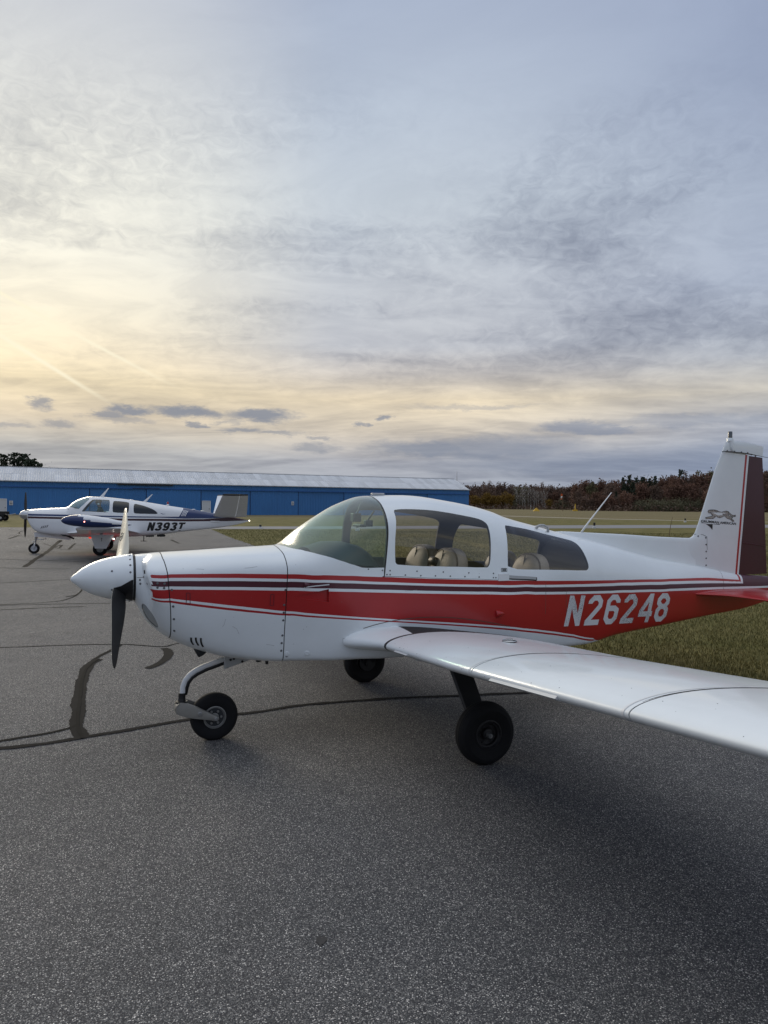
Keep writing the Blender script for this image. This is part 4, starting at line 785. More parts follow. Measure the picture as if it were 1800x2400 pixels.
# ================================================================== low wing aircraft in the foreground
GR = Loft(GRUMMAN_STATIONS)
GN = (GX, GY) = (-1.28378, 5.43559)
plane = tag(empty('light_aircraft', (GX, GY, 0), R(22.4717)), 'white low wing aircraft with broad red and maroon side stripes, nearest the camera', 'aircraft')
V = lambda s, t, z: (s, -t, z)
KP = .22
def dens(pts, step=.022, closed=False):
    q = []; n = len(pts)
    for i in range(n if closed else n-1):
        a = pts[i]; b = pts[(i+1) % n]; L_ = math.hypot(b[0]-a[0], (b[1]-a[1])*KP); k_ = max(1, int(math.ceil(L_/step)))
        q += [(a[0]+(b[0]-a[0])*j/k_, a[1]+(b[1]-a[1])*j/k_) for j in range(k_)]
    if not closed: q.append(pts[-1])
    return q
def smooth_closed(pts, it=2):
    for _ in range(it):
        n = len(pts); q = []
        for i in range(n):
            a = pts[i]; b = pts[(i+1) % n]; q += [(a[0]*.75+b[0]*.25, a[1]*.75+b[1]*.25), (a[0]*.25+b[0]*.75, a[1]*.25+b[1]*.75)]
        pts = q
    return pts
def inside(poly, x, y):
    r_ = np.zeros(len(x), bool); n = len(poly)
    for i in range(n):
        (x0, y0), (x1, y1) = poly[i], poly[(i+1) % n]
        if y0 == y1: continue
        c = ((y0 > y) != (y1 > y)) & (x < (x1-x0)*(y-y0)/(y1-y0)+x0); r_ ^= c
    return r_
def triangulate(lf, s0, s1, ds, dp, lines, extra_s=()):
    """lines: [(points (s,p), closed)] kept as edges of the triangulation"""
    from mathutils import kdtree
    verts = []; edges = []
    for pts, closed in lines:
        q = dens([(a, min(max(b, 0), lf.M-1)) for a, b in pts], closed=closed); o = len(verts)
        verts += q; n = len(q); edges += [(o+i, o+(i+1) % n) for i in range(n if closed else n-1)]
    kd = kdtree.KDTree(max(1, len(verts)))
    for i, (a, b) in enumerate(verts): kd.insert((a, b*KP, 0), i)
    kd.balance()
    ss = np.unique(np.concatenate([np.arange(s0, s1, ds), [s1], [e for e in extra_s if s0 <= e <= s1]])); pp = np.linspace(0, lf.M-1, int(round((lf.M-1)/dp))+1)
    for a in ss:
        for b in pp:
            border = a in (s0, s1) or b in (0, lf.M-1)
            if not len(edges) or kd.find((a, b*KP, 0))[2] > (.0035 if border else .009): verts.append((a, b))
    o = len(verts); verts += [(s0, 0), (s1, 0), (s1, lf.M-1), (s0, lf.M-1)]; edges += [(o, o+1), (o+1, o+2), (o+2, o+3), (o+3, o)]
    r_ = mgeo.delaunay_2d_cdt([Vector((a, b*KP)) for a, b in verts], edges, [], 0, 1e-6)
    v = np.array([(a.x, a.y/KP) for a in r_[0]]); f = np.array([t_ for t_ in r_[2] if len(t_) == 3])
    return v, f
def skin(name, lf, v, f, sel, mats, mi, parent, sides=(1, -1), off=0.0, smooth=True):
    f = f[sel]
    if len(f) == 0: return None
    mi = np.asarray(mi)[sel]; used, inv_ = np.unique(f.reshape(-1), return_inverse=True); f = inv_.reshape(-1, 3)
    sp = v[used]; P_ = lf.ev(sp[:, 0], sp[:, 1]); N_ = lf.nrm(sp[:, 0], sp[:, 1]); P_ = P_+N_*off
    vs = []; ns = []; fs = []; ms = []
    for sd_ in sides:
        o = len(vs)*0+sum(len(x) for x in vs)
        q = P_.copy(); q[:, 1] *= -sd_; m_ = N_.copy(); m_[:, 1] *= -sd_
        vs.append(q); ns.append(m_); fs.append((f if sd_ < 0 else f[:, ::-1])+o); ms.append(mi)
    vs = np.concatenate(vs); ns = np.concatenate(ns); fs = np.concatenate(fs); ms = np.concatenate(ms)
    # orient each face with its normal
    fn_ = np.cross(vs[fs[:, 1]]-vs[fs[:, 0]], vs[fs[:, 2]]-vs[fs[:, 0]]); fl = (fn_*ns[fs[:, 0]]).sum(1) < 0; fs[fl] = fs[fl][:, ::-1]
    me = npmesh(name, vs, fs); me.polygons.foreach_set('material_index', ms.astype(np.int32)); me.polygons.foreach_set('use_smooth', np.ones(len(fs), bool))
    o = link(name, me, mats, parent)
    me.normals_split_custom_set_from_vertices([tuple(n_) for n_ in ns]); return o
def on(lf, s, p, off=0.0, side=1):
    P_ = lf.ev([s], [p])[0]; N_ = lf.nrm([s], [p])[0]; q = P_+N_*off; return Vector((q[0], -q[1]*side, q[2])), Vector((N_[0], -N_[1]*side, N_[2]))
def surf_ribbon(mb, lf, pts, w, off=.0015, side=1, m=0, closed=False, step=.02):
    q = dens(pts+([pts[0]] if closed else []), step); vs = []; n = len(q); P_ = [on(lf, a, b, off, side) for a, b in q]
    for i in range(n):
        d_ = (P_[min(i+1, n-1)][0]-P_[max(i-1, 0)][0]).normalized(); c = P_[i][1].cross(d_).normalized()*w*.5; vs += [P_[i][0]+c, P_[i][0]-c]
    mb.add(vs, [(2*i, 2*i+1, 2*i+3, 2*i+2) for i in range(n-1)], m)
FE = {k_: [tuple(x) for x in v_] for k_, v_ in FEAT.items()}
Ls = {k_: np.array(FE[k_]) for k_ in FE if k_[0] == 'L' and k_[1:].isdigit()}
def Lp(k_, s):
    a = Ls[k_]; return np.interp(s, a[:, 0], a[:, 1])
p_ns = ([0, 2.2, 3.5, 4.5, 5.15, 5.7, 6.4, 8], [-.362, -.362, -.373, -.387, -.394, -.405, -.415, -.412])
p_fw = ([0, 3, 5, 6, 6.8, 8], [.432, .430, .438, .432, .437, .450])
p_cf = ([0, 4.75, 5.03, 5.34, 5.53, 5.82, 5.93, 6.23, 6.54, 6.94, 7.45, 8], [1.184, 1.184, 1.191, 1.200, 1.2055, 1.2125, 1.2145, 1.217, 1.2168, 1.2175, 1.230, 1.252])
canopy_bot = [(1.184, 4.75), (1.52, 4.732), (1.876, 4.651), (2.215, 4.60)]
SEAM = .0032
def line_sp(tab, d=0.0, p0=0, p1=8): return [(float(np.interp(p_, tab[0], tab[1]))+d, float(p_)) for p_ in np.linspace(p0, p1, 40)]
rear_edge = [(float(np.interp(p_, *p_cf))-.013, float(p_)) for p_ in np.linspace(5.03, 8, 24)]
wsh = [(.490, 8), (.500, 7.5), (.512, 7.1), (.527, 6.8), (.5448, 6.6), (.5938, 6.28), (.6826, 5.959), (.8178, 5.477), (.9055, 5.233), (.9721, 5.105), (1.0, 5.055), (1.05, 5.035)]+rear_edge
sidew = smooth_closed(FE['sidewin'], 1); qw = smooth_closed(FE['qwin'], 1)
lens = smooth_closed(FE['lens'], 1)
scoop = [(.466, 4.11), (.7417, 4.36), (.7442, 3.912)]
lines = [(line_sp(p_ns, -SEAM), False), (line_sp(p_ns, SEAM), False), (line_sp(p_fw, -SEAM), False), (line_sp(p_fw, SEAM), False),
         (wsh, True), (sidew, True), (qw, True), (lens, True), (scoop, True),
         (line_sp(p_cf, 0, 4.75), False), ([(a, b) for a, b in canopy_bot], False), ([(a, b-.014) for a, b in canopy_bot], False), ([(2.215, 4.6), (2.215, 8)], False), ([(2.219, 4.586), (2.219, 8)], False)]
for k_ in ('L1', 'L2', 'L3', 'L4', 'L5', 'L6', 'L7', 'L8'):
    pts = [tuple(x) for x in Ls[k_]]
    if k_ in ('L3', 'L4', 'L5'): pts = pts+[(5.88, pts[-1][1])]
    if k_ in ('L1', 'L2'): pts = [q for q in pts if q[0] < 5.0]+[(5.40, float(pts[-1][1])+.02)]
    lines.append((pts, False))
for s_ in (5.392, 5.421, 5.452): lines.append(([(s_, 4.6), (s_+.006, 8)], False))
gv, gf = triangulate(GR, -.588, 5.88, .036, .14, lines, extra_s=(-.575, -.56, -.54, -.52, -.51, -.5, -.495, -.49, -.48, -.47))
cs = gv[gf].mean(1); s_, p_ = cs[:, 0], cs[:, 1]
mi = np.zeros(len(gf), int)      # 0 white 1 red 2 maroon 3 seam 4 lens
ok = (s_ > -.4905) & (GR.ev(s_, p_)[:, 0] > -.4975)
red = ((p_ < Lp('L1', s_)) & (p_ > Lp('L2', s_))) | ((p_ < Lp('L5', s_)) & (p_ > np.where(s_ > 3.40, -1, Lp('L6', s_)))) | ((p_ < Lp('L7', s_)) & (p_ > Lp('L8', s_)) & (s_ < 3.30))
mar = (p_ < Lp('L3', s_)) & (p_ > Lp('L4', s_))
mi[ok & red] = 1; mi[ok & mar] = 2
tail = (p_ > Lp('L2', s_)) & (s_ > 5.395)
mi[tail & (s_ > 5.452)] = 2; mi[tail & (s_ <= 5.452)] = 0; mi[tail & (s_ < 5.424)] = 1
mi[(s_ > 5.40) & (p_ < Lp('L2', s_)) & (p_ > Lp('L4', s_)) & (s_ > 5.455)] = 2
in_w = inside(wsh, s_, p_); in_s = inside(sidew, s_, p_); in_q = inside(qw, s_, p_); in_l = inside(lens, s_, p_); in_c = inside(scoop, s_, p_)
nsx = np.interp(p_, *p_ns); fwx = np.interp(p_, *p_fw); cfx = np.interp(p_, *p_cf); cb = np.interp(s_, [q[0] for q in canopy_bot], [q[1] for q in canopy_bot])
gap = (np.abs(s_-nsx) < SEAM) | (np.abs(s_-fwx) < SEAM)
in_can = (s_ > cfx) & (s_ < 2.215) & (p_ > cb)
cgap = ((s_ > 1.18) & (s_ < 2.212) & (p_ < cb) & (p_ > cb-.014)) | ((s_ >= 2.215) & (s_ < 2.212) & (p_ > 4.59))
seal = (s_ > 1.17) & (s_ < cfx) & (p_ > 4.74) & ~in_w & (s_ > cfx-.0145)
glassy = in_w | in_s | in_q
body = ~(glassy | gap | in_can | cgap | seal | in_c)
PM = [M['white'], M['red'], M['maroon'], M['seam'], M['lens']]
mi_l = mi.copy(); mi_l[in_l] = 4
skin('nose_bowl', GR, gv, gf, body & (s_ < nsx) & ~in_l, PM, mi, plane)
skin('landing_light_cover', GR, gv, gf, in_l, [M['lens']], mi*0, plane, off=-.004)
cowl = skin('engine_cowl', GR, gv, gf, body & (s_ > nsx) & (s_ < fwx), PM, mi, plane)
fus = skin('fuselage', GR, gv, gf, body & (s_ > fwx), PM, mi, plane)
can = skin('sliding_canopy', GR, gv, gf, in_can & ~glassy, PM, mi, plane)
skin('canopy_seal', GR, gv, gf, seal, [M['black']], mi*0, can)
skin('windshield', GR, gv, gf, in_w, [M['wind']], mi*0, plane)
for sd_ in (1, -1):
    skin('side_window', GR, gv, gf, in_s, [M['tint']], mi*0, can, sides=(sd_,)); skin('rear_window', GR, gv, gf, in_q, [M['tint']], mi*0, plane, sides=(sd_,))
# dark backing behind the open joints
jb = MB()
for sd_ in (1, -1):
    for tab in (p_ns, p_fw): surf_ribbon(jb, GR, line_sp(tab), .05, -.008, sd_)
    surf_ribbon(jb, GR, canopy_bot, .05, -.012, sd_); surf_ribbon(jb, GR, [(2.217, 4.6), (2.217, 7.98)], .04, -.010, sd_)
    # inlet throat behind the cheek
    vs = [on(GR, -.4995, a, .004, sd_)[0] for a in np.linspace(4.9, 5.75, 6)]+[on(GR, -.4875, a, -.022, sd_)[0] for a in np.linspace(5.75, 4.9, 6)]
jb.build('joint_backing', [M['seam']], plane, fix=False)
th_ = MB()
for sd_ in (1, -1):
    a = [on(GR, -.498, q, .006, sd_)[0] for q in np.linspace(5.15, 5.42, 7)]; b = [on(GR, -.489, q, -.015, sd_)[0]+Vector((-.004, 0, 0)) for q in np.linspace(5.15, 5.42, 7)]
    th_.add(a+b, [(i, i+1, i+8, i+7) for i in range(6)])
th_.build('air_inlet', [M['seam']], plane, fix=False)
# cabin lining and glazing rims
lin_sel = (s_ > .60) & (s_ < 3.22) & (p_ > 3.2) & ~glassy
lining = skin('cabin_lining', GR, gv, gf, lin_sel, [M['lining']], mi*0, plane, off=-.022)
rim = MB()
for poly_, mm in ((sidew, 0), (qw, 0), (wsh, 1)):
    for sd_ in (1, -1):
        q = dens(poly_, .03, True); n = len(q); vs = []
        for a, b in q: vs += [on(GR, a, b, 0, sd_)[0], on(GR, a, b, -.022, sd_)[0]]
        fs = [(2*i, 2*i+1, 2*((i+1) % n)+1, 2*((i+1) % n)) for i in range(n) if not (q[i][1] > 7.97 and q[(i+1) % n][1] > 7.97)]; rim.add(vs, fs, 0)
rim.build('window_rims', [M['darkint']], lining, fix=False)
def section_plate(s0, zmin, name, m, off=.02, zmax=9):
    pp_ = np.linspace(0, 8, 60); q = GR.ev(np.full(60, s0), pp_); k_ = (q[:, 2] > zmin) & (q[:, 2] < zmax); q = q[k_]
    vs = [V(s0, max(0, a[1]-off), a[2]-off*.5) for a in q]+[V(s0, -max(0, a[1]-off), a[2]-off*.5) for a in q[::-1]]
    return mesh(name, vs, [tuple(range(len(vs)))], m, lining)
section_plate(3.2, .6, 'rear_bulkhead', M['lining']); section_plate(.56, .7, 'firewall', M['darkint'], .03, 1.45)
mesh('cabin_floor', [V(.62, -.36, .72), V(3.0, -.36, .72), V(3.0, .36, .72), V(.62, .36, .72)], [(0, 1, 2, 3)], M['darkint'], lining)
# glareshield and panel
gs = MB(); secs = []
for s0, zt, tw in ((.70, 1.46, .40), (.86, 1.505, .44), (1.0, 1.505, .455), (1.12, 1.475, .46), (1.17, 1.44, .46), (1.175, 1.36, .46)):
    secs.append([V(s0, math.copysign(min(1, abs(x))*tw, x), zt-.16*abs(x)**2.6*(1 if s0 < 1.1 else .9)) for x in np.linspace(-1, 1, 17)])
vs = [p for r_ in secs for p in r_]; gs.add(vs, [(i*17+j, i*17+j+1, (i+1)*17+j+1, (i+1)*17+j) for i in range(5) for j in range(16)])
gs.add([V(1.14, -.46, 1.33), V(1.14, .46, 1.33), V(1.10, .45, .85), V(1.10, -.45, .85)], [(0, 1, 2, 3)]); pan = gs.build('instrument_panel', M['darkint'], plane, smooth=True, fix=False)
dk = MB()
for i in range(6):
    for j in range(2): dk.lathe([(.001, 0), (.036, 0), (.038, .006), (.034, .008)], V(1.145, -.34+i*.135, 1.20-.11*j), (1, 0, 0), 14)
dk.build('gauge', M['steel'], pan)
yk = MB()
for t0 in (.24, -.24): yk.tube([V(1.14, t0, 1.10), V(1.30, t0, 1.11)], .014, 8); yk.tube([V(1.30, t0-.13, 1.22), V(1.31, t0-.13, 1.10), V(1.31, t0, 1.06), V(1.31, t0+.13, 1.10), V(1.30, t0+.13, 1.22)], .015, 8)
yk.build('yoke', M['black'], plane, smooth=True)
cp = MB(); cp.box(V(1.13, 0.02, 1.70), (.07, .07, .07)); cp.tube([V(1.14, .02, 1.73), V(1.19, .0, 1.83)], .008, 6); cp.tube([V(1.12, .28, 1.66), V(1.17, .33, 1.76)], .008, 6); cp.box(V(1.08, .24, 1.64), (.05, .17, .02)); cp.box(V(1.12, .33, 1.66), (.06, .05, .05)); bevel(cp.build('compass', M['black'], plane), .008)
# seats
def seat(s0, t0, w, zb, zt, lean, name):
    mb = MB(); outl = []
    for i in range(13):
        a = math.pi*i/12; outl.append((math.cos(a)*w*.5*(1 if abs(math.cos(a)) < .99 else 1), zt-.17+.17*math.sin(a)**.8))
    outl = [(w*.5*1.04, zb)]+outl+[(-w*.5*1.04, zb)]; n = len(outl); cz = (zb+zt)/2; loops = []
    for ds_, k_ in ((.07, .86), (.045, .97), (0, 1.0), (-.045, .97), (-.075, .80), (-.085, .5)):
        loops.append([V(s0+ds_+lean*(cz+(z-cz)*k_-zb), t0+t_*k_, cz+(z-cz)*k_) for t_, z in outl])
    vs = [p for l_ in loops for p in l_]; mb.add(vs, [(i*n+j, i*n+(j+1) % n, (i+1)*n+(j+1) % n, (i+1)*n+j) for i in range(5) for j in range(n)]+[tuple(range(n))[::-1], tuple(range(5*n, 6*n))])
    mb.box(V(s0-.24, t0, zb), (.46, w, .14)); o = mb.build(name, M['leather'], plane, auto=50)
    pm = MB(); pm.tube([Vector(p) for p in loops[3]], .007, 6); pm.tube([V(s0-.08+lean*(z-zb), t0, z) for z in np.linspace(zb+.05, zt-.02, 5)], .005, 6); pm.build('piping', M['piping'], o, smooth=True)
    return o
for t0 in (.26, -.26): seat(1.80, t0, .46, .98, 1.455, .22, 'front_seat')
for t0 in (.24, -.24): seat(2.62, t0, .44, .95, 1.395, .22, 'rear_seat')
hd = MB(); hd.tube([V(1.84, .05, 1.30), V(1.80, .10, 1.335), V(1.80, .18, 1.33), V(1.84, .2, 1.29)], [.03, .04, .04, .03], 8); hd.build('seat_belt', M['black'], plane, smooth=True)
# spinner, propeller
AX = Vector(V(-1.021, 0, 1.257)); prof = [(0, 0), (.115, .025), (.23, .089), (.355, .145), (.485, .225), (.60, .31), (.705, .41), (.836, .595), (.918, .785), (.962, .90), (1.0, 1.0)]
px = np.array([q[1] for q in prof]); py = np.array([q[0] for q in prof]); xx = np.concatenate([[0, .006, .014, .025], np.linspace(.05, 1, 26)])
def spr(x): return float(np.interp(math.sqrt(x), np.sqrt(px), py))*.176
mb = MB(); mb.lathe([(spr(x), x*.414) for x in xx]+[(.172, .416)], AX, (1, 0, 0), 48); spin = mb.build('spinner', M['white'], plane, auto=50)
mb = MB(); mb.lathe([(.168, .405), (.168, .437), (.12, .437), (.12, .405)], AX, (1, 0, 0), 40); mb.build('back_plate', M['black'], spin, auto=40)
RAD = {1: (.84, -.543), -1: (-.84, .543)}
bl_front = mat('blade_cream', (.62, .58, .47), .35, var=.08); bl_back = mat('blade_black', (.010, .010, .011), .55)
hubc = AX+Vector((.330, 0, 0))
for k_, (rt, rz) in RAD.items():
    rad = Vector((-.085*rt, -rt, rz)).normalized(); tau = Vector((0, -(-rz), rt)); fwd = Vector((-1, 0, 0)); vs = []; fm_ = []; NS = 26
    rr = [.10, .15, .20, .26, .33, .42, .52, .62, .71, .78, .83, .865, .885, .893]; cc = [.095, .105, .122, .142, .158, .166, .163, .153, .140, .126, .108, .082, .050, .012]; tt = [.07, .058, .044, .034, .026, .021, .017, .014, .012, .010, .009, .008, .007, .004]
    for r_, c_, t_ in zip(rr, cc, tt):
        be = math.atan2(1.45, 2*math.pi*max(r_, .22)); ch = math.cos(be)*tau+math.sin(be)*fwd; nn = math.cos(be)*fwd-math.sin(be)*tau
        for j in range(NS):
            a = 2*math.pi*j/NS; x = math.cos(a); y = math.sin(a); y = y*(.75 if y > 0 else .25)*(1-.25*x); vs.append(hubc+rad*r_+ch*(x*.5*c_-.06*c_)+nn*(y*t_))
    fs = [(i*NS+j, i*NS+(j+1) % NS, (i+1)*NS+(j+1) % NS, (i+1)*NS+j) for i in range(len(rr)-1) for j in range(NS)]; fm_ = [0 if j < NS//2 else 1 for i in range(len(rr)-1) for j in range(NS)]
    fs += [tuple(range((len(rr)-1)*NS, len(rr)*NS))]; fm_.append(0)
    me = bpy.data.meshes.new('propeller_blade'); me.from_pydata(vs, [], fs); me.polygons.foreach_set('material_index', np.array(fm_, np.int32)); me.polygons.foreach_set('use_smooth', np.ones(len(fs), bool))
    bo = link('propeller_blade', me, [bl_front, bl_back], plane)
    bm = bmesh.new(); bm.from_mesh(me); bmesh.ops.recalc_face_normals(bm, faces=bm.faces); bm.to_mesh(me); bm.free()
    # maker's emblem on the front face: ring with a slanted bar
    r0 = .50; be = math.atan2(1.45, 2*math.pi*r0); ch = math.cos(be)*tau+math.sin(be)*fwd; nn = math.cos(be)*fwd-math.sin(be)*tau; em = MB(); c0 = hubc+rad*r0+nn*.0145-ch*.008
    ring = [c0+ch*math.cos(a)*.030+rad*math.sin(a)*.042 for a in np.linspace(0, 2*math.pi, 21)]
    em.tube(ring, .0022, 6); em.tube([c0-rad*.03-ch*.012, c0+ch*.010, c0-ch*.010, c0+rad*.03+ch*.012], .0025, 6); em.build('emblem', M['black'], bo)
    # dark opening in the spinner round the blade root, open to its rear edge
    ca0 = math.atan2(rz, -rt)   # angle in the (y,z) plane
    q = []; 
    for h_, wd in ((.665, .0), (.675, .16), (.70, .25), (.75, .31), (.80, .36), (.86, .47), (.92, .58), (.965, .66), (1.0, .68)):
        q.append((h_, wd))
    mbp = MB(); vs = []
    for h_, wd in q:
        r_ = spr(h_)+.0022
        for j in range(9):
            a = ca0+wd*(j/8*2-1)*.85; vs.append(AX+Vector((h_*.414, math.cos(a)*r_, math.sin(a)*r_)))
    mbp.add(vs, [(i*9+j, i*9+j+1, (i+1)*9+j+1, (i+1)*9+j) for i in range(len(q)-1) for j in range(8)]); mbp.build('blade_opening', M['black'], spin, smooth=True, fix=False)
fb = MB()
for a in np.arange(0, 2*math.pi, math.pi/10):
    if min(abs(math.remainder(a-math.atan2(rz_, -rt_), 2*math.pi)) for rt_, rz_ in RAD.values()) < .62: continue
    r_ = spr(.955); fb.disc(AX+Vector((.955*.414, math.cos(a)*r_, math.sin(a)*r_)), (-.12, math.cos(a), math.sin(a)), .0075, .003)
for a, h_ in ((2.72, .66), (3.62, .66), (.4, .66), (1.6, .66)):
    r_ = spr(h_); fb.disc(AX+Vector((h_*.414, math.cos(a)*r_, math.sin(a)*r_)), (-.3, math.cos(a), math.sin(a)), .0075, .003)
fb.build('screws', M['fastener'], spin, kind='stuff')
# wings -------------------------------------------------------------
def airfoil(x):
    th_ = .118; yt = 5*th_*(.2969*math.sqrt(x)-.1260*x-.3516*x*x+.2843*x**3-.1015*x**4); m_, p0 = .014, .4
    yc = m_/p0**2*(2*p0*x-x*x) if x < p0 else m_/(1-p0)**2*(1-2*p0+2*p0*x-x*x)
    return yc+yt, yc-yt
XS = [0, .002, .006, .013, .024, .038, .056, .078, .10, .13, .165, .2, .24, .28, .32, .37, .42, .48, .54, .60, .66, .72, .75, .80, .86, .92, .97, 1.0]
CH = 1.37
def wing_row(t, sgn):
    sle = 1.075; ch = CH
    if t < .80:
        e = max(0.0, min(1.0, (.80-t)/.28)); fwd_ = .215*(e**1.6); sle -= fwd_; ch += fwd_
    k_ = 1.0
    if t > 4.55: k_ = math.sqrt(max(.0, 1-((t-4.55)/.19)**2)); 
    z0 = .788+.0868*(t-.8)-.022*max(0.0, min(1.0, (t-.7)/1.1)); up = []; lo = []
    xk = (1.30-sle)/ch
    for x in XS:
        if t < .8: x = x*xk/.165 if x <= .165 else xk+(x-.165)*(1-xk)/.835
        xb = x
        yu, yl = airfoil(xb); cx = sle+(x*ch if k_ == 1 else ch*(.12*(1-k_)+x*(1-.2*(1-k_)))); 
        tl = (cx-1.06)*.042; up.append(V(cx, sgn*t, z0-tl+yu*CH*k_*(1-.24*max(0.0, min(1.0, (t-1.4)/2.4)) if t >= .8 else 1+.38*max(0.0, (.8-t)/.28)*max(0.0, 1-1.6*x)))); lo.append(V(cx, sgn*t, z0-tl+yl*CH*k_))
    return up[::-1]+lo[1:]
NR = 2*len(XS)-1; XR = XS[::-1]+XS[1:]
def wing_piece(name, t0, t1, nt, sgn, parent, x0=0, x1=1.0, matf=None, mats=None, close=True):
    ts = np.linspace(t0, t1, nt) if not isinstance(nt, list) else nt
    rows = [wing_row(t, sgn) for t in ts]; vs = [p for r_ in rows for p in r_]; fs = []; fm_ = []
    for i in range(len(ts)-1):
        for j in range(NR-1):
            xa = (XR[j]+XR[j+1])/2
            if not x0 <= xa <= x1: continue
            fs.append((i*NR+j, i*NR+j+1, (i+1)*NR+j+1, (i+1)*NR+j)); fm_.append(matf((ts[i]+ts[i+1])/2, xa, j < len(XS)-1) if matf else 0)
    o = mesh(name, vs, fs, mats or [M['white']], parent, True, fm_, fix=True)
    bm = bmesh.new(); bm.from_mesh(o.data); bmesh.ops.delete(bm, geom=[v for v in bm.verts if not v.link_faces], context='VERTS')
    if close:
        for r_ in (rows[0], rows[-1]):
            q = [bm.verts.new(r_[j]) for j in range(NR) if x0-1e-6 <= XR[j] <= x1+1e-6]
            try: bm.faces.new(q)
            except Exception: pass
    bmesh.ops.recalc_face_normals(bm, faces=bm.faces); bm.to_mesh(o.data); bm.free(); o.data.set_sharp_from_angle(angle=R(50)); return o
def walk(t, x, upper):
    return 1 if upper and x > .165 and t < .82 else 0
for sgn in (1, -1):
    rootf = wing_piece('wing_root_fairing', .40, .785, 14, sgn, plane, 0, 1, walk, [M['white'], M['walk']])
    wing_piece('joint_strip', .785, .818, 3, sgn, rootf, 0, 1, None, [M['black']], close=False)
    for nm, a, b, n_ in (('wing_panel', .818, 2.050, 14), ('wing_panel', 2.0575, 3.300, 10), ('wing_panel', 3.3075, 4.55, 10)):
        wing_piece(nm, a, b, n_, sgn, plane, 0, .75, walk if a < .5 else None, [M['white'], M['walk']])
    wing_piece('wing_tip', 4.556, 4.735, 12, sgn, plane)
    wing_piece('flap', .818, 2.70, 8, sgn, plane, .75, 1); wing_piece('aileron', 2.71, 4.55, 8, sgn, plane, .75, 1)
    ws_ = MB()
    for tq in (2.05375, 3.30375):
        r_ = [Vector(p) for p in wing_row(tq, sgn)]; c = Vector(V(1.7, sgn*tq, .8+.087*(tq-.8)+.02)); a = [p+(c-p)*.008+Vector((0, .012, 0)) for p in r_]; b = [p+(c-p)*.008-Vector((0, .012, 0)) for p in r_]
        ws_.add(a+b, [(j, j+1, NR+j+1, NR+j) for j in range(NR-1)])
    ws_.build('panel_joint', [M['seam']], plane, fix=False)
    # doubler lips beside each joint
    lp = MB()
    for tq in (2.02, 3.262):
        vs = []
        for tt_ in (tq, tq+.012): vs += [Vector(p) for p in wing_row(tt_, sgn)[8:36]]
        lp.add([v+Vector((0, 0, .0012 if i % 28 < 20 else -.0012))-Vector((.0012, 0, 0)) for i, v in enumerate(vs)], [(j, j+1, 28+j+1, 28+j) for j in range(27)])
    lp.build('joint_lip', [M['white2']], plane, smooth=True, fix=False, kind='stuff')
    # stall strips on the leading edge
    for ta, tb, k_ in ((.98, 1.19, .55), (2.26, 2.84, .8)):
        st_ = MB(); rows = []
        for tt_ in np.linspace(ta, tb, 6):
            zz = .788+.0868*(tt_-.8)-.022*max(0.0, min(1.0, (tt_-.7)/1.1))-.010; ss = 1.075
            rows.append([V(ss+.010, sgn*tt_, zz+.020*k_), V(ss-.016*k_, sgn*tt_, zz-.004), V(ss+.022, sgn*tt_, zz-.026*k_)])
        vs = [p for r_ in rows for p in r_]; st_.add(vs, [(i*3+j, i*3+(j+1) % 3, i*3+3+(j+1) % 3, i*3+3+j) for i in range(5) for j in range(3)]+[(0, 1, 2), (15, 17, 16)]); st_.build('stall_strip', M['hdoor'], plane)
    # fuel cap, flush ring with a lever
    fc = MB(); xq = (1.70-1.075)/CH; zc = .788+.0868*(1.46-.8)-.0152+airfoil(xq)[0]*CH-.0265+.003
    c0 = Vector(V(1.70, sgn*1.46, zc)); up_ = Vector((.02, -sgn*-.086, 1)).normalized()
    fc.lathe([(.001, .004), (.030, .004), (.032, -.004)], c0, up_, 20); ringp = [c0+Vector((math.cos(a)*.045, math.sin(a)*.045, .004)) for a in np.linspace(0, 2*math.pi, 25)]; fc.tube(ringp, .005, 6)
    fc.box(c0+Vector((0, 0, .012)), (.05, .014, .012)); fo = fc.build('fuel_cap', M['chrome'], plane, auto=40)
    bk = MB(); bk.lathe([(.001, .0015), (.050, .0015), (.052, -.003)], c0, up_, 20); bk.build('gasket', M['black'], fo)
    # blister under the wing where the leg enters
    bl = MB(); bl.lathe([(.001, -.34), (.03, -.31), (.055, -.2), (.07, 0), (.055, .2), (.03, .31), (.001, .34)], V(1.62, sgn*.83, .70), (1, 0, 0), 16); bl.build('gear_fairing', M['white2'], plane, smooth=True)
# tie the wing to the body: flange line along the root
fl_ = MB()
for sgn in (1,):
    pts = []
    for x in np.linspace(.06, .95, 22):
        sx__ = .93+x*1.45; zz = .79+airfoil(min(1, max(0, (sx__-.86)/1.58)))[0]*CH*1.02+.045*math.sin(math.pi*min(1, x*1.05)); pts.append((sx__, GR.p_of_z(sx__, zz)))
    surf_ribbon(fl_, GR, pts, .005, .002, sgn)
fl_.build('fairing_edge', M['piping'], plane, fix=False)
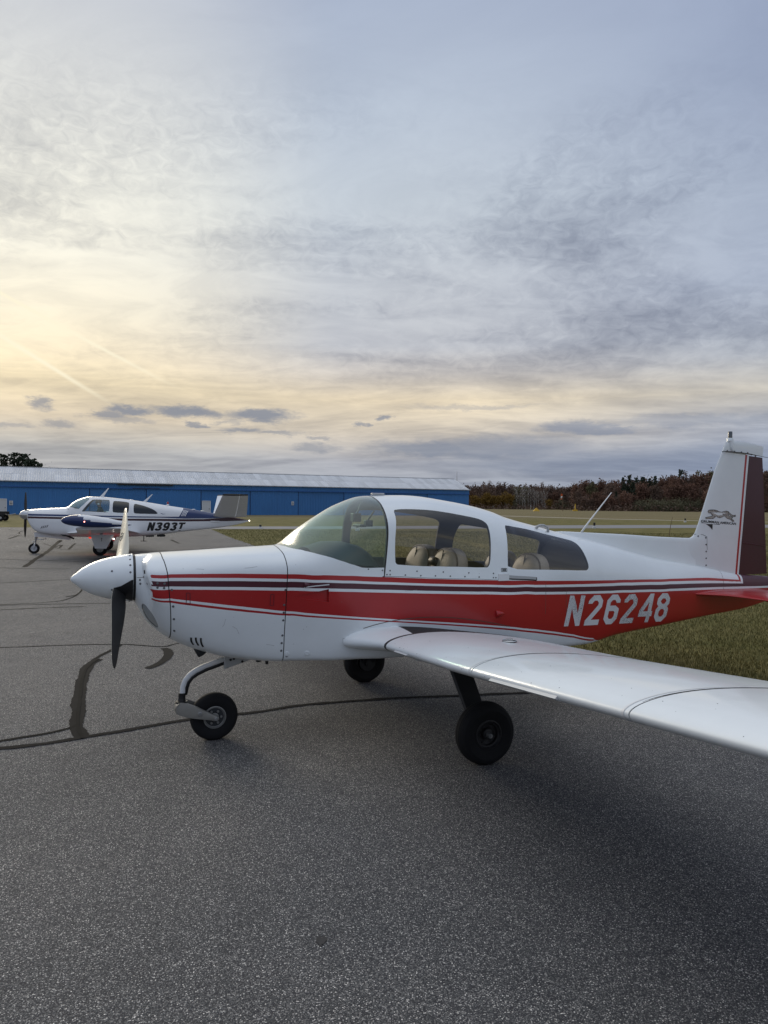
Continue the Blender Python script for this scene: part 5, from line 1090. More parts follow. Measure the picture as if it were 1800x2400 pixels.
# tail ---------------------------------------------------------------
def sheet_foil(name, rows, mats, parent, fm_row=None, close=True):
    """rows: list of [(s, half thickness, z)] from leading to trailing edge; closed on both sides"""
    n = len(rows[0]); vs = []
    for r_ in rows: vs += [V(a, b, c) for a, b, c in r_]+[V(a, -b, c) for a, b, c in r_[::-1]]
    k_ = 2*n; fs = []; fm_ = []
    for i in range(len(rows)-1):
        for j in range(k_-1):
            fs.append((i*k_+j, i*k_+j+1, (i+1)*k_+j+1, (i+1)*k_+j)); jj = j if j < n else 2*n-2-j; fm_.append(fm_row[jj] if fm_row and jj < n-1 else 0)
        fs.append((i*k_+k_-1, i*k_, (i+1)*k_, (i+1)*k_+k_-1)); fm_.append(fm_row[0] if fm_row else 0)
    if close: fs += [tuple(range(k_))[::-1], tuple(range((len(rows)-1)*k_, len(rows)*k_))]; fm_ += [0, 0]
    o = mesh(name, vs, fs, mats, parent, True, fm_, fix=True); o.data.set_sharp_from_angle(angle=R(45)); return o
finLE = ([1.02, 1.40, 1.485, 1.50, 1.515, 1.556, 1.65, 2.185, 2.385, 2.40], [4.55, 4.66, 4.74, 4.785, 4.815, 4.848, 4.890, 5.101, 5.203, 5.209])
def LEs(z): return float(np.interp(z, *finLE))
def ln2(z, a, b): return a[0]+(b[0]-a[0])*(z-a[1])/(b[1]-a[1])
redL = lambda z: ln2(z, (5.522, 2.377), (5.391, 1.115)); redR = lambda z: ln2(z, (5.551, 2.376), (5.419, 1.11)); whtR = lambda z: ln2(z, (5.583, 2.375), (5.447, 1.10)); rTE = lambda z: ln2(z, (5.793, 2.359), (5.882, 1.078))
def fth(z): return .062-.026*(z-1.1)/1.3
def nsh_(x): return (.2969*math.sqrt(max(x, 0))-.1260*x-.3516*x*x+.2843*x**3-.1036*x**4)/.1*.5*2*.5
def fin_row(z, z2=None):
    a = LEs(z); b = rTE(z); c = []; xs = [0, .004, .015, .035, .07, .12, .2, .3, .42, .56, .72, .86, 1.0]
    L0 = redL(z)
    ss = [a+(L0-a)*x for x in xs]+[redR(z), whtR(z)-.004]
    return [(q, max(.0, fth(z)*nsh_((q-a)/(b-a))) if i else 0.0, z-.022*(q-LEs(2.38))/.37*max(0, (z-2.1)/.29)) for i, q in enumerate(ss)]
zr = [1.02, 1.2, 1.40, 1.46, 1.485, 1.50, 1.515, 1.535, 1.556, 1.60, 1.65, 1.8, 2.0, 2.185, 2.3, 2.392]
fin = sheet_foil('tail_fin', [fin_row(z) for z in zr], [M['white'], M['red']], plane, [0]*12+[1, 0])
def rud_row(z):
    a = LEs(z); b = rTE(z); L0 = whtR(z)+.001; return [(q, max(.0012, fth(z)*nsh_((q-a)/(b-a))), z-.022*(q-LEs(2.38))/.37*max(0, (z-2.1)/.29)) for q in [L0+(b-L0)*x for x in (0, .15, .3, .5, .7, .85, .95, 1)]]
rud = sheet_foil('rudder', [rud_row(z) for z in (1.10, 1.25, 1.6, 2.0, 2.385)], [M['darkmaroon']], plane)
capb = [(5.2095, 2.4), (5.585, 2.381), (5.793, 2.363)]; capt = [(5.222, 2.425), (5.245, 2.475), (5.263, 2.498), (5.30, 2.507), (5.36, 2.512), (5.46, 2.511), (5.557, 2.505), (5.68, 2.490), (5.806, 2.468)]
rows = []
for k_ in np.linspace(0, 1, 7):
    r_ = []
    for x in [0, .004, .015, .04, .08, .14, .22, .32, .45, .6, .75, .9, 1]:
        sb = 5.2095+(5.793-5.2095)*x; zb = float(np.interp(sb, [q[0] for q in capb], [q[1] for q in capb])); st_ = 5.222+(5.806-5.222)*x; zt = float(np.interp(st_, [q[0] for q in capt], [q[1] for q in capt]))
        hw_ = fth(2.4)*nsh_(x)*math.sqrt(max(.0, 1-(k_*.985)**3)); r_.append((sb+(st_-sb)*k_, max(hw_, .001), zb+(zt-zb)*k_))
    rows.append(r_)
cap = sheet_foil('fin_cap', rows, [M['white']], fin)
g_ = MB(); g_.tube([V(5.205, .0, 2.396), V(5.21, .012, 2.3965), V(5.30, .036, 2.394), V(5.45, .036, 2.388), V(5.585, .026, 2.381), V(5.79, .004, 2.361), V(5.93, 0, 2.350)], [.003, .004, .005, .005, .004, .003, .0015], 6); g_.tube([V(5.30, -.036, 2.394), V(5.585, -.026, 2.381)], .004, 6); g_.build('cap_joint', M['black'], fin)
g_ = MB(); g_.tube([V(5.46, .044, 1.443), V(5.6, .038, 1.428), V(5.84, .006, 1.402)], .003, 6); g_.build('seam_rib', M['maroon'], rud)
bc = MB(); bc.lathe([(.034, 0), (.034, .03), (.028, .036)], V(5.318, 0, 2.505), (0, 0, 1), 16); bc.tube([V(5.322, .006, 2.51), V(5.325, .022, 2.45), V(5.327, .034, 2.405)], [.028, .022, .008], 10); bc.build('beacon_mount', M['white'], fin, auto=50)
bc = MB(); bc.lathe([(.001, .105), (.020, .105), (.0225, .10), (.0225, .03)], V(5.318, 0, 2.505), (0, 0, 1), 16); bc.build('beacon', mat('grey_beacon_lens', (.09, .10, .11), .2, coat=.5), fin, auto=50)
rows = []
for s0 in np.linspace(3.12, 4.83, 26):
    zt = float(np.interp(s0, [3.12, 3.187, 3.30, 3.906, 4.363, 4.716, 4.83], [1.572, 1.574, 1.569, 1.541, 1.512, 1.497, 1.497])); zb = float(GR.ev([s0], [8])[0][2])-.07
    w1 = float(np.interp(s0, [3.12, 4.2, 4.83], [.035, .03, .028])); rows.append([(s0, .0, zt), (s0, .007, zt-.002), (s0, .012, zt-.010), (s0, .016, zt-.04), (s0, w1*.8, zt+(zb-zt)*.5), (s0, w1*1.2, zb+.05), (s0, w1*1.7, zb)])
sheet_foil('dorsal_fin', rows, [M['white']], plane)
def on_fin(s0, z, off=.002, side=1):
    a = LEs(z); b = rTE(z); t_ = fth(z)*nsh_((s0-a)/(b-a)); return Vector(V(s0, side*(t_+off), z))
d_ = MB()
for s0, z in FIN_FAST: d_.disc(on_fin(s0, min(z, 2.39), .0) if z < 2.39 else Vector(V(s0, .035, z)), (0, -1, 0), .009, .004)
d_.build('screws', M['fastener'], fin, kind='stuff')
d_ = MB()
for (a, b) in zip(FIN_PANEL, FIN_PANEL[1:]):
    p0, p1 = on_fin(*a, .0015), on_fin(*b, .0015); n_ = (p1-p0).normalized().cross(Vector((0, 1, 0)))*.0022; d_.add([p0+n_, p0-n_, p1-n_, p1+n_], [(0, 1, 2, 3)])
d_.build('panel_line', M['fastener'], fin)
cheetah_m = mat('spotted_emblem', (.30, .27, .25), .5); T = NT.__new__(NT); T.t = cheetah_m.node_tree; _b = [n for n in T.t.nodes if n.type == 'BSDF_PRINCIPLED'][0]; _tc = T.n('ShaderNodeTexCoord'); _v = T.n('ShaderNodeTexVoronoi'); _v.inputs['Scale'].default_value = 75; T.l(_tc.outputs['Object'], _v.inputs['Vector'])
T.l(T.ramp(_v.outputs['Distance'], [(.30, (.035, .033, .033)), (.42, (.42, .38, .34))]), _b.inputs['Base Color'])
def fin_poly(name, pts, m, off, outline=None):
    v = [on_fin(a, b, off) for a, b in pts]; tri = mgeo.tessellate_polygon([[Vector((a, b, 0)) for a, b in pts]]); o = mesh(name, v, [tuple(t_) for t_ in tri], m, fin)
    if outline:
        ob_ = MB(); n = len(v)
        for i in range(n):
            p0, p1 = v[i], v[(i+1) % n]; d__ = (p1-p0).normalized(); n_ = d__.cross(Vector((0, 1, 0)))*outline; e_ = Vector((0, -.0006-.0001*(i % 3), 0)); ob_.add([p0+n_+e_-d__*outline*.5, p0-n_+e_-d__*outline*.5, p1-n_+e_+d__*outline*.5, p1+n_+e_+d__*outline*.5], [(0, 1, 2, 3)])
        ob_.build('outline', M['black'], o, fix=False)
    return o
fin_poly('running_cat_emblem', CHEETAH, cheetah_m, .0015, .0022); fin_poly('emblem_wedge', FIN_WEDGE, M['black'], .0015)
def text_mesh(body_, size, extrude=0.0, shear=0.0, bold=0.0, space=1.0):
    cu = bpy.data.curves.new('text', 'FONT'); cu.body = body_; cu.size = size; cu.shear = shear; cu.offset = bold; cu.space_character = space; cu.resolution_u = 4
    o = bpy.data.objects.new('text', cu); COL.objects.link(o); dg = bpy.context.evaluated_depsgraph_get(); me = bpy.data.meshes.new_from_object(o.evaluated_get(dg)); bpy.data.objects.remove(o); return me
tm_ = text_mesh('GRUMMAN AMERICAN', 1.0, bold=.022); co = np.array([v.co[:] for v in tm_.vertices]); x0, x1 = co[:, 0].min(), co[:, 0].max(); y0, y1 = 0, co[:, 1].max()
FT = np.array(FIN_TEXT)
def bil(Q, u, v): return (Q[0]*(1-u)+Q[1]*u)*(1-v)+(Q[3]*(1-u)+Q[2]*u)*v
for v in tm_.vertices: q = bil(FT, (v.co.x-x0)/(x1-x0), (v.co.y-y0)/(y1-y0)); v.co = on_fin(q[0], q[1], .0018)
tm_.name = 'lettering'; link('lettering', tm_, M['black'], fin)
# horizontal tail
for sgn in (1, -1):
    for nm, xa, xb in (('stabilizer', 0, .60), ('elevator', .61, 1.0)):
        rows = []
        for t in (.03, .14, .20, .26, .33, .40, .5, .8, 1.1, 1.30, 1.36, 1.385):
            le = float(np.interp(t, [0, .14, .20, .28, .36, .45, 1.3, 1.385], [4.60, 4.65, 4.71, 4.80, 4.865, 4.90, 4.985, 5.03])); te = float(np.interp(t, [0, 1.36, 1.385], [5.70, 5.67, 5.64])); k_ = .6 if t > 1.37 else 1
            xs = [xa+(xb-xa)*q for q in (0, .01, .04, .1, .2, .35, .55, .75, .9, 1)] if xa == 0 else [xa+(xb-xa)*q for q in (0, .1, .3, .5, .75, 1)]
            rows.append([(le+(te-le)*x, .047*k_*nsh_(x)+.0015, t) for x in xs])
        n = len(rows[0]); vs = []
        for r_ in rows: vs += [V(a, sgn*t, .945+b) for a, b, t in r_]+[V(a, sgn*t, .945-b) for a, b, t in r_[::-1]]
        k2 = 2*n; fs = [(i*k2+j, i*k2+(j+1) % k2, (i+1)*k2+(j+1) % k2, (i+1)*k2+j) for i in range(len(rows)-1) for j in range(k2)]+[tuple(range(k2)), tuple(range((len(rows)-1)*k2, len(rows)*k2))]
        o = mesh(nm, vs, fs, [M['red']], plane, True, fix=True); o.data.set_sharp_from_angle(angle=R(45))
# registration -------------------------------------------------------
def ribbon2d(path, th, closed=False):
    """mitred stroke round a centre line; returns quads"""
    n = len(path); P_ = [np.array(p, float) for p in path]; Lf = []; Rt = []
    for i in range(n):
        a = P_[i-1] if (i > 0 or closed) else None; b = P_[(i+1) % n] if (i < n-1 or closed) else None
        d1 = (P_[i]-a) if a is not None else (b-P_[i]); d2 = (b-P_[i]) if b is not None else d1
        d1 = d1/np.linalg.norm(d1); d2 = d2/np.linalg.norm(d2); n1 = np.array([-d1[1], d1[0]]); n2 = np.array([-d2[1], d2[0]]); m_ = n1+n2; m_ /= np.linalg.norm(m_); k_ = th*.5/max(.45, m_ @ n1)
        Lf.append(P_[i]+m_*k_); Rt.append(P_[i]-m_*k_)
    q = []
    for i in range(n if closed else n-1): j = (i+1) % n; q.append([Lf[i], Rt[i], Rt[j], Lf[j]])
    return q
T_ = .182; a_, b_ = T_/2, .64-T_/2; c_ = 1-T_/2; e_ = .13; mid_ = .54
GL = {'N': [[(a_, 0), (a_, 1)], [(a_*.9, 1), (b_+a_*.1, 0)], [(b_, 0), (b_, 1)]],
      '2': [[(a_, .72), (a_, c_-e_), (a_+e_, c_), (b_-e_, c_), (b_, c_-e_), (b_, .64), (a_*1.0, a_+.04), (a_*1.0, a_*.9)], [(0, a_), (.64, a_)]],
      '6': [[(b_, .72), (b_, c_-e_), (b_-e_, c_), (a_+e_, c_), (a_, c_-e_), (a_, a_+e_), (a_+e_, a_), (b_-e_, a_), (b_, a_+e_), (b_, mid_-e_*.6), (b_-e_, mid_), (a_, mid_)]],
      '4': [[(b_-.03, 0), (b_-.03, 1)], [(b_-.06, 1-.04), (a_*.75, .36)], [(0, .30), (.68, .30)]],
      '8': [[(a_+e_, c_), (b_-e_, c_), (b_, c_-e_), (b_, mid_+e_), (b_-e_, mid_), (a_+e_, mid_), (a_, mid_+e_), (a_, c_-e_)], [(a_+e_, mid_), (b_-e_, mid_), (b_, mid_-e_), (b_, a_+e_), (b_-e_, a_), (a_+e_, a_), (a_, a_+e_), (a_, mid_-e_)]]}
tx = FE['text']; TQ = []
for i in (0, 3, 2, 1):
    q = GR.ev([tx[i][0]], [tx[i][1]])[0]; TQ.append((q[0], q[2]))
TQ = np.array(TQ)
def put_text(txt, glyphs, lf, Q, name, m, parent, wd, gapw, gw=.64, thick=T_, off=.0015, closed_for=('8',)):
    mb = MB(); n = len(txt); tot = n*wd+(n-1)*gapw
    for gi, chh in enumerate(txt):
        u0 = gi*(wd+gapw)/tot
        for si, st in enumerate(glyphs[chh]):
            for qi, quad in enumerate(ribbon2d(st, thick, chh in closed_for)):
                # split long quads so that they follow the skin
                A_, B_, C_, D_ = [np.array(x) for x in quad]; k_ = 3; pts = []
                for i in range(k_+1):
                    for e0, e1 in ((A_, D_), (B_, C_)): pts.append(e0+(e1-e0)*i/k_)
                vs = []
                for g0 in pts:
                    x, z = bil(Q, u0+g0[0]/gw*wd/tot, min(1.0, max(0.0, g0[1]))); vs.append(on(lf, x, lf.p_of_z(x, z), off+.0004*si+.0002*(qi % 2))[0])
                mb.add(vs, [(2*i, 2*i+1, 2*i+3, 2*i+2) for i in range(k_)])
    return mb.build(name, m, parent, fix=False)
put_text('N26248', GL, GR, TQ, 'registration', M['regwhite'], fus, .64, .20)
# small fittings -----------------------------------------------------
sc_sel = in_c
dp_ = MB(); tri = gf[sc_sel]; used, inv_ = np.unique(tri.reshape(-1), return_inverse=True); vs = []
for a, b in gv[used]: vs.append(on(GR, a, b, -.022*max(0, (a-.466)/.277)**1.2, 1)[0])
dp_.add(vs, inv_.reshape(-1, 3)); 
for (a0, b0), (a1, b1) in ((scoop[0], scoop[1]), (scoop[2], scoop[0])):
    q = [(a0+(a1-a0)*i/10, b0+(b1-b0)*i/10) for i in range(11)]; w0 = [on(GR, a, b, 0, 1)[0] for a, b in q]; w1 = [on(GR, a, b, -.022*max(0, (a-.466)/.277)**1.2, 1)[0] for a, b in q]; dp_.add(w0+w1, [(i, i+1, 12+i, 11+i) for i in range(10)])
dp_.build('air_scoop', M['red'], fus, fix=False)
q = [(.743, 4.36+(3.912-4.36)*i/6) for i in range(7)]; r_ = MB(); r_.add([on(GR, a, b, .002, 1)[0] for a, b in q]+[on(GR, a, b, -.024, 1)[0] for a, b in q], [(i, i+1, 8+i, 7+i) for i in range(6)]); r_.build('scoop_mouth', M['red'], fus, fix=False)
r_ = MB(); surf_ribbon(r_, GR, [(.56, 4.44), (.64, 4.49), (.745, 4.52)], .008, .004); r_.build('scoop_lip', M['white2'], fus, fix=False)
for (s0, p0, ln, hh_) in ((2.166, 3.21, .085, .030), (.560, 4.52, .055, .020)):
    b0 = MB(); c0, n0 = on(GR, s0, p0, -.002); prof_ = [(.0, 0), (hh_*.9, .0), (hh_, .006), (hh_*.8, ln*.45), (hh_*.4, ln*.8), (.001, ln)]; b0.lathe(prof_, c0, (1, 0, 0), 16); b0.build('vent_cowling', M['red'] if s0 > 1 else M['maroon'], fus, auto=35)
lv = MB(); L_ = FE['louv']
for i in range(3):
    (a0, b0), (a1, b1) = L_[2*i], L_[2*i+1]; q = [(a0+(a1-a0)*k_+.006*math.sin(math.pi*k_)*-1, b0+(b1-b0)*k_) for k_ in np.linspace(0, 1, 6)]; surf_ribbon(lv, GR, q, .013, .0025, 1, 0); surf_ribbon(lv, GR, [(a-.010, b) for a, b in q], .007, .007, 1, 1)
lv.build('louvre', [M['black'], M['white']], cowl, fix=False)
lt = MB(); q = FE['latch']; surf_ribbon(lt, GR, q[:4], .004, .002, 1, 0, True); surf_ribbon(lt, GR, q[4:8], .004, .002, 1, 0, True); lt.build('latch', M['maroon'], cowl, fix=False)
pl_ = MB(); surf_ribbon(pl_, GR, FE['placard'], .004, .002, 1, 0, True); 
for i, zz in enumerate((.25, .5, .75)):
    a, b, c, d = [np.array(x) for x in FE['placard']]; l0 = a+(d-a)*zz; l1 = b+(c-b)*zz; surf_ribbon(pl_, GR, [tuple(l0+(l1-l0)*.15), tuple(l0+(l1-l0)*.85)], .004, .0025)
pl_.build('placard', M['black'], can, fix=False)
rl = MB(); q = FE['rail']
c0, n0 = on(GR, 2.237, 4.72, .006); rl.box(c0, (.10, .014, .055)); rl.build('latch_plate', M['white2'], can)
rl = MB(); surf_ribbon(rl, GR, [(2.292, 4.73), (2.574, 4.645)], .032, .003); rl.build('rail_slot', M['greyplastic'], fus, fix=False)
rl = MB(); surf_ribbon(rl, GR, [(2.295, 4.655), (2.574, 4.585)], .010, .0035); surf_ribbon(rl, GR, [(2.575, 4.72), (2.575, 4.58)], .008, .004); rl.build('rail_edge', M['black'], fus, fix=False)
fa = MB()
for k_ in ('fas_canopy', 'fas_cowl'):
    for i, (a, b) in enumerate(FE[k_]): c0, n0 = on(GR, a, b, 0); fa.disc(c0, n0, .0062 if k_ == 'fas_canopy' else .0085, .003)
fa.build('fasteners', M['fastener'], plane, kind='stuff')
pl_ = MB(); surf_ribbon(pl_, GR, [(a, GR.p_of_z(a, 1.272+.1*(a+.583))) for a in np.linspace(-.583, -.507, 6)], .003, .0012); surf_ribbon(pl_, GR, [(2.674, 4.54), (2.674, 3.2)], .003, .0012); surf_ribbon(pl_, GR, [(2.90, 4.30), (2.915, 2.6)], .0025, .0012); surf_ribbon(pl_, GR, [(5.13, 4.2), (5.15, 8)], .003, .0012)
pl_.build('panel_lines', M['piping'], plane, fix=False, kind='stuff')
# belly plugs, drain, exhaust, step, antennas, grab handle, roof lamp
pg = MB()
for s0 in (.455, .60): c0, n0 = on(GR, s0, 2.30, 0); pg.disc(c0, n0, .020, .004, 14)
pg.build('plug', M['white'], fus)
dc = MB(); surf_ribbon(dc, GR, [(.86, 2.72), (.95, 2.70), (.95, 2.58), (.86, 2.60)], .003, .001, 1, 0, True); surf_ribbon(dc, GR, [(.87, 2.66), (.94, 2.645)], .007, .001); dc.build('faded_decal', M['greyplastic'], fus, fix=False)
ex = MB(); ex.tube([V(-.17, .22, .80), V(-.16, .22, .75), V(-.13, .22, .70)], [.03, .032, .034], 12); ex.build('exhaust_pipe', M['darkint'], plane, smooth=True)
ex = MB(); ex.tube([V(.335, .27, .65), V(.338, .27, .605)], .012, 8); ex.tube([V(.28, .24, .65), V(.28, .24, .62)], .02, 8); ex.build('drain', M['black'], plane)
ex = MB(); ex.add([V(3.31, -.01, .56), V(3.31, .01, .56), V(3.40, .01, .56), V(3.40, -.01, .56), V(3.34, -.006, .49), V(3.34, .006, .49), V(3.385, .006, .50), V(3.385, -.006, .50)], [(0, 1, 5, 4), (1, 2, 6, 5), (2, 3, 7, 6), (3, 0, 4, 7), (4, 5, 6, 7)]); ex.build('belly_fin', M['greyplastic'], plane)
an = MB(); an.tube([V(3.417, 0, 1.56), V(3.50, 0, 1.655), V(3.771, 0, 1.945)], [.010, .008, .0045], 8); an.build('whip_aerial', M['white2'], plane, smooth=True)
hn = MB(); cz_ = [on(GR, s0, 7.1, d_)[0] for s0, d_ in ((2.745, -.005), (2.750, .022), (2.775, .040), (2.81, .047), (2.85, .040), (2.878, .018), (2.883, -.005))]; hn.tube(cz_, [.014, .013, .011, .011, .011, .013, .014], 10); hn.build('grab_handle', M['greyplastic'], plane, smooth=True)
rb = MB(); rb.box(V(1.33, 0, 1.896), (.11, .05, .018)); bevel(rb.build('roof_lamp', M['greyplastic'], plane), .007, 3)
# landing gear -------------------------------------------------------
def wheel(cs, ct, cz, r_, w, name='wheel', rim_m='greyplastic', sgn=1):
    tyr = MB(); a = w/2; pr = [(r_*.46, -a*.72), (r_*.60, -a*.92), (r_*.78, -a), (r_*.90, -a*.86), (r_*.965, -a*.60), (r_*.992, -a*.33), (r_*.985, -a*.27), (r_*.985, -a*.23), (r_, -a*.18), (r_, a*.18), (r_*.985, a*.23), (r_*.985, a*.27), (r_*.992, a*.33), (r_*.965, a*.60), (r_*.90, a*.86), (r_*.78, a), (r_*.60, a*.92), (r_*.46, a*.72)]
    tyr.lathe(pr, V(cs, ct, cz), (0, -1, 0), 48); ty = tyr.build(name, M['rubber'], plane, auto=30)
    co_ = ty.data.vertices
    for v in co_:      # tyre flattened where it stands
        if v.co.z < .006: v.co.z = .0005
    for e in (1, -1):
        rm_ = MB(); rm_.lathe([(r_*.47, a*.70), (r_*.475, a*.78), (r_*.44, a*.80), (r_*.42, a*.70), (r_*.40, a*.62), (r_*.36, a*.60), (r_*.34, a*.35), (r_*.20, a*.30), (r_*.17, a*.62), (r_*.10, a*.66), (.001, a*.66)], V(cs, ct, cz), (0, -e, 0), 32); ro = rm_.build('rim', M[rim_m], ty, auto=35)
        if rim_m == 'steel':
            hb_ = MB(); hb_.lathe([(r_*.385, a*.625), (r_*.36, a*.64), (r_*.20, a*.64), (r_*.18, a*.60)], V(cs, ct, cz), (0, -e, 0), 28); hb_.build('hub', M['darkint'], ty, auto=35)
        bt = MB()
        for i in range(6):
            an_ = i*math.pi/3; bt.disc(Vector(V(cs+math.cos(an_)*r_*.27, ct+e*a*(.65 if rim_m == 'steel' else .33), cz+math.sin(an_)*r_*.27)), (0, -e, 0), r_*.055, .008, 8)
        bt.build('wheel_bolts', M['steel'] if rim_m == 'steel' else M['black'], ty, kind='stuff')
    return ty
nw = wheel(-.008, 0, .176, .180, .118, rim_m='steel')
for sgn in (1, -1):
    mwL = (1.674, 1.195) if sgn > 0 else (1.708, 1.265); dlt = mwL[1]-1.262
    wh = wheel(mwL[0], sgn*mwL[1], .213, .218, .150, rim_m='black')
    ax_ = MB(); ax_.tube([V(mwL[0], sgn*(mwL[1]+.02), .212), V(mwL[0], sgn*(mwL[1]+.085), .212)], [.022, .016], 10); ax_.box(V(mwL[0], sgn*(mwL[1]+.088), .212), (.010, .012, .02)); ax_.build('axle_nut', M['steel'], wh)
    lg = MB(); rows = []
    for t, z, c in ((.66, .80, .19), (.80, .66, .185), (.92, .53, .175), (1.05, .385, .165), (1.12, .30, .155), (1.16, .225, .14)):
        for ds_, q in ((-.5, .35), (-.42, 1), (.42, 1), (.5, .35)): pass
        nx_, nz_ = .72, .69; hw_ = .020
        rows.append([V(mwL[0]+.01+c*x, sgn*(t+dlt+nx_*hw_*y), z+nz_*hw_*y) for x, y in ((-.5, 0), (-.44, 1), (.44, 1), (.5, 0), (.44, -1), (-.44, -1))])
    vs = [p for r__ in rows for p in r__]; lg.add(vs, [(i*6+j, i*6+(j+1) % 6, i*6+6+(j+1) % 6, i*6+6+j) for i in range(len(rows)-1) for j in range(6)]+[tuple(range(6)), tuple(range((len(rows)-1)*6, len(rows)*6))])
    lg.tube([V(mwL[0], sgn*(1.13+dlt), .212), V(mwL[0], sgn*(mwL[1]+.03), .212)], .03, 10); lg.lathe([(.001, 0), (.085, 0), (.085, .02), (.001, .02)], V(mwL[0], sgn*(1.165+dlt), .212), (0, -sgn, 0), 20)
    lg.build('main_gear_leg', M['black'], plane, auto=40)
ng = MB(); cl = [(-.245, .318), (-.243, .36), (-.238, .42), (-.222, .466), (-.19, .505), (-.145, .535), (-.08, .562), (-.01, .583), (.07, .607)]
cl = [Vector(V(a, 0, b)) for a, b in cl]; ng.tube(cl, .0215, 14); ngo = ng.build('nose_gear_leg', M['white2'], plane, smooth=True)
n2_ = MB(); off = []
for i, p in enumerate(cl):
    t_ = (cl[min(i+1, 8)]-cl[max(i-1, 0)]).normalized(); off.append(p+Vector((t_.z, 0, -t_.x))*.024)
n2_.tube(off[1:], [.012]+[.019]*7, 12); n2_.build('leg_lower_tube', M['black'], ngo, smooth=True)  # black tube behind the white one, for the leg's dark lower half
n2_ = MB(); n2_.tube([V(-.246, 0, .375), V(-.247, 0, .335), V(-.248, 0, .31)], [.027, .026, .03], 14); n2_.lathe([(.001, 0), (.045, 0), (.045, .014), (.001, .014)], V(-.25, 0, .300), (0, 0, 1), 20); n2_.build('swivel', M['black'], ngo, smooth=False)
n2_ = MB(); n2_.add([V(.062, -.035, .632), V(.062, .035, .632), V(.062, .035, .533), V(.062, -.035, .533), V(.32, -.035, .66), V(.32, .035, .66), V(.30, .035, .602), V(.30, -.035, .602)], [(0, 1, 2, 3), (4, 7, 6, 5), (0, 4, 5, 1), (1, 5, 6, 2), (2, 6, 7, 3), (3, 7, 4, 0)])
br = n2_.build('gear_bracket', M['greyplastic'], plane); bevel(br, .008)
d_ = MB()
for s0, z0 in ((.11, .605), (.135, .612), (.20, .585), (.26, .605)): d_.disc(Vector(V(s0, .036, z0)), (0, -1, 0), .010, .006, 8)
d_.build('bolt', M['black'], br)
fk = MB()
for e in (1, -1):
    rows = []
    for s0, z0, hh_, tt_ in ((-.295, .262, .034, .035), (-.26, .263, .050, .055), (-.215, .256, .056, .076), (-.16, .238, .050, .082), (-.09, .212, .036, .084), (-.03, .188, .024, .082), (0.0, .177, .021, .080), (.016, .174, .012, .079)):
        w_ = .012; rows.append([V(s0, e*(tt_-w_), z0-hh_), V(s0, e*(tt_+w_*.4), z0-hh_*.9), V(s0, e*(tt_+w_), z0), V(s0, e*(tt_+w_*.4), z0+hh_*.9), V(s0, e*(tt_-w_), z0+hh_)])
    vs = [p for r__ in rows for p in r__]; fk.add(vs, [(i*5+j, i*5+(j+1) % 5, i*5+5+(j+1) % 5, i*5+5+j) for i in range(7) for j in range(5)]+[tuple(range(5)), tuple(range(35, 40))])
fk.tube([V(-.255, -.055, .270), V(-.255, .055, .270)], .042, 12); fko = fk.build('nose_fork', M['alloy'], plane, auto=45)
d_ = MB()
for e in (1, -1): d_.disc(Vector(V(-.004, e*.092, .176)), (0, -e, 0), .016, .008, 12); d_.disc(Vector(V(-.125, e*.094, .226)), (0, -e, 0), .018, .006, 10)
d_.build('axle_bolts', M['steel'], fko, kind='stuff')

# chips, bug spots and grime specks on the leading edge, the cowl and the body side
sp_ = MB(); _r = random.Random(8)
for i in range(48):
    t = .86+(4.3-.86)*_r.random()**1.2; row = wing_row(t, 1); j = len(XS)-1-_r.randrange(0, 12); p0 = Vector(row[j]); p1 = Vector(row[j+1]); p2 = Vector(wing_row(t+.02, 1)[j]); n_ = (p1-p0).cross(p2-p0).normalized(); n_ = n_ if n_.z > -.2 else -n_
    sp_.disc(p0.lerp(p1, _r.random()), n_, _r.choice([.001, .0013, .0016, .0022, .003]), .0008, 6)
for i in range(60):
    a = _r.uniform(-.38, 2.9); b = _r.uniform(2.4, 5.4)
    if a > 1.15 and b > 4.9: continue
    c0, n0 = on(GR, a, b, 0); sp_.disc(c0, n0, _r.choice([.001, .0014, .0022]), .0006, 6)
sp_.build('paint_chips', [M['fastener']], plane, kind='stuff')
sk_ = MB()
for a, b, da, db in ((.05, 3.05, .05, -.25), (-.02, 3.0, .02, .3), (.13, 5.25, .09, .08), (-.2, 5.35, .05, -.05), (1.35, 4.2, .10, .03), (.30, 2.6, .06, -.02)):
    surf_ribbon(sk_, GR, [(a, b), (a+da*.6, b+db*.3), (a+da, b+db)], .0022, .0007)
sk_.build('scratches', [M['greyplastic']], plane, kind='stuff', fix=False)
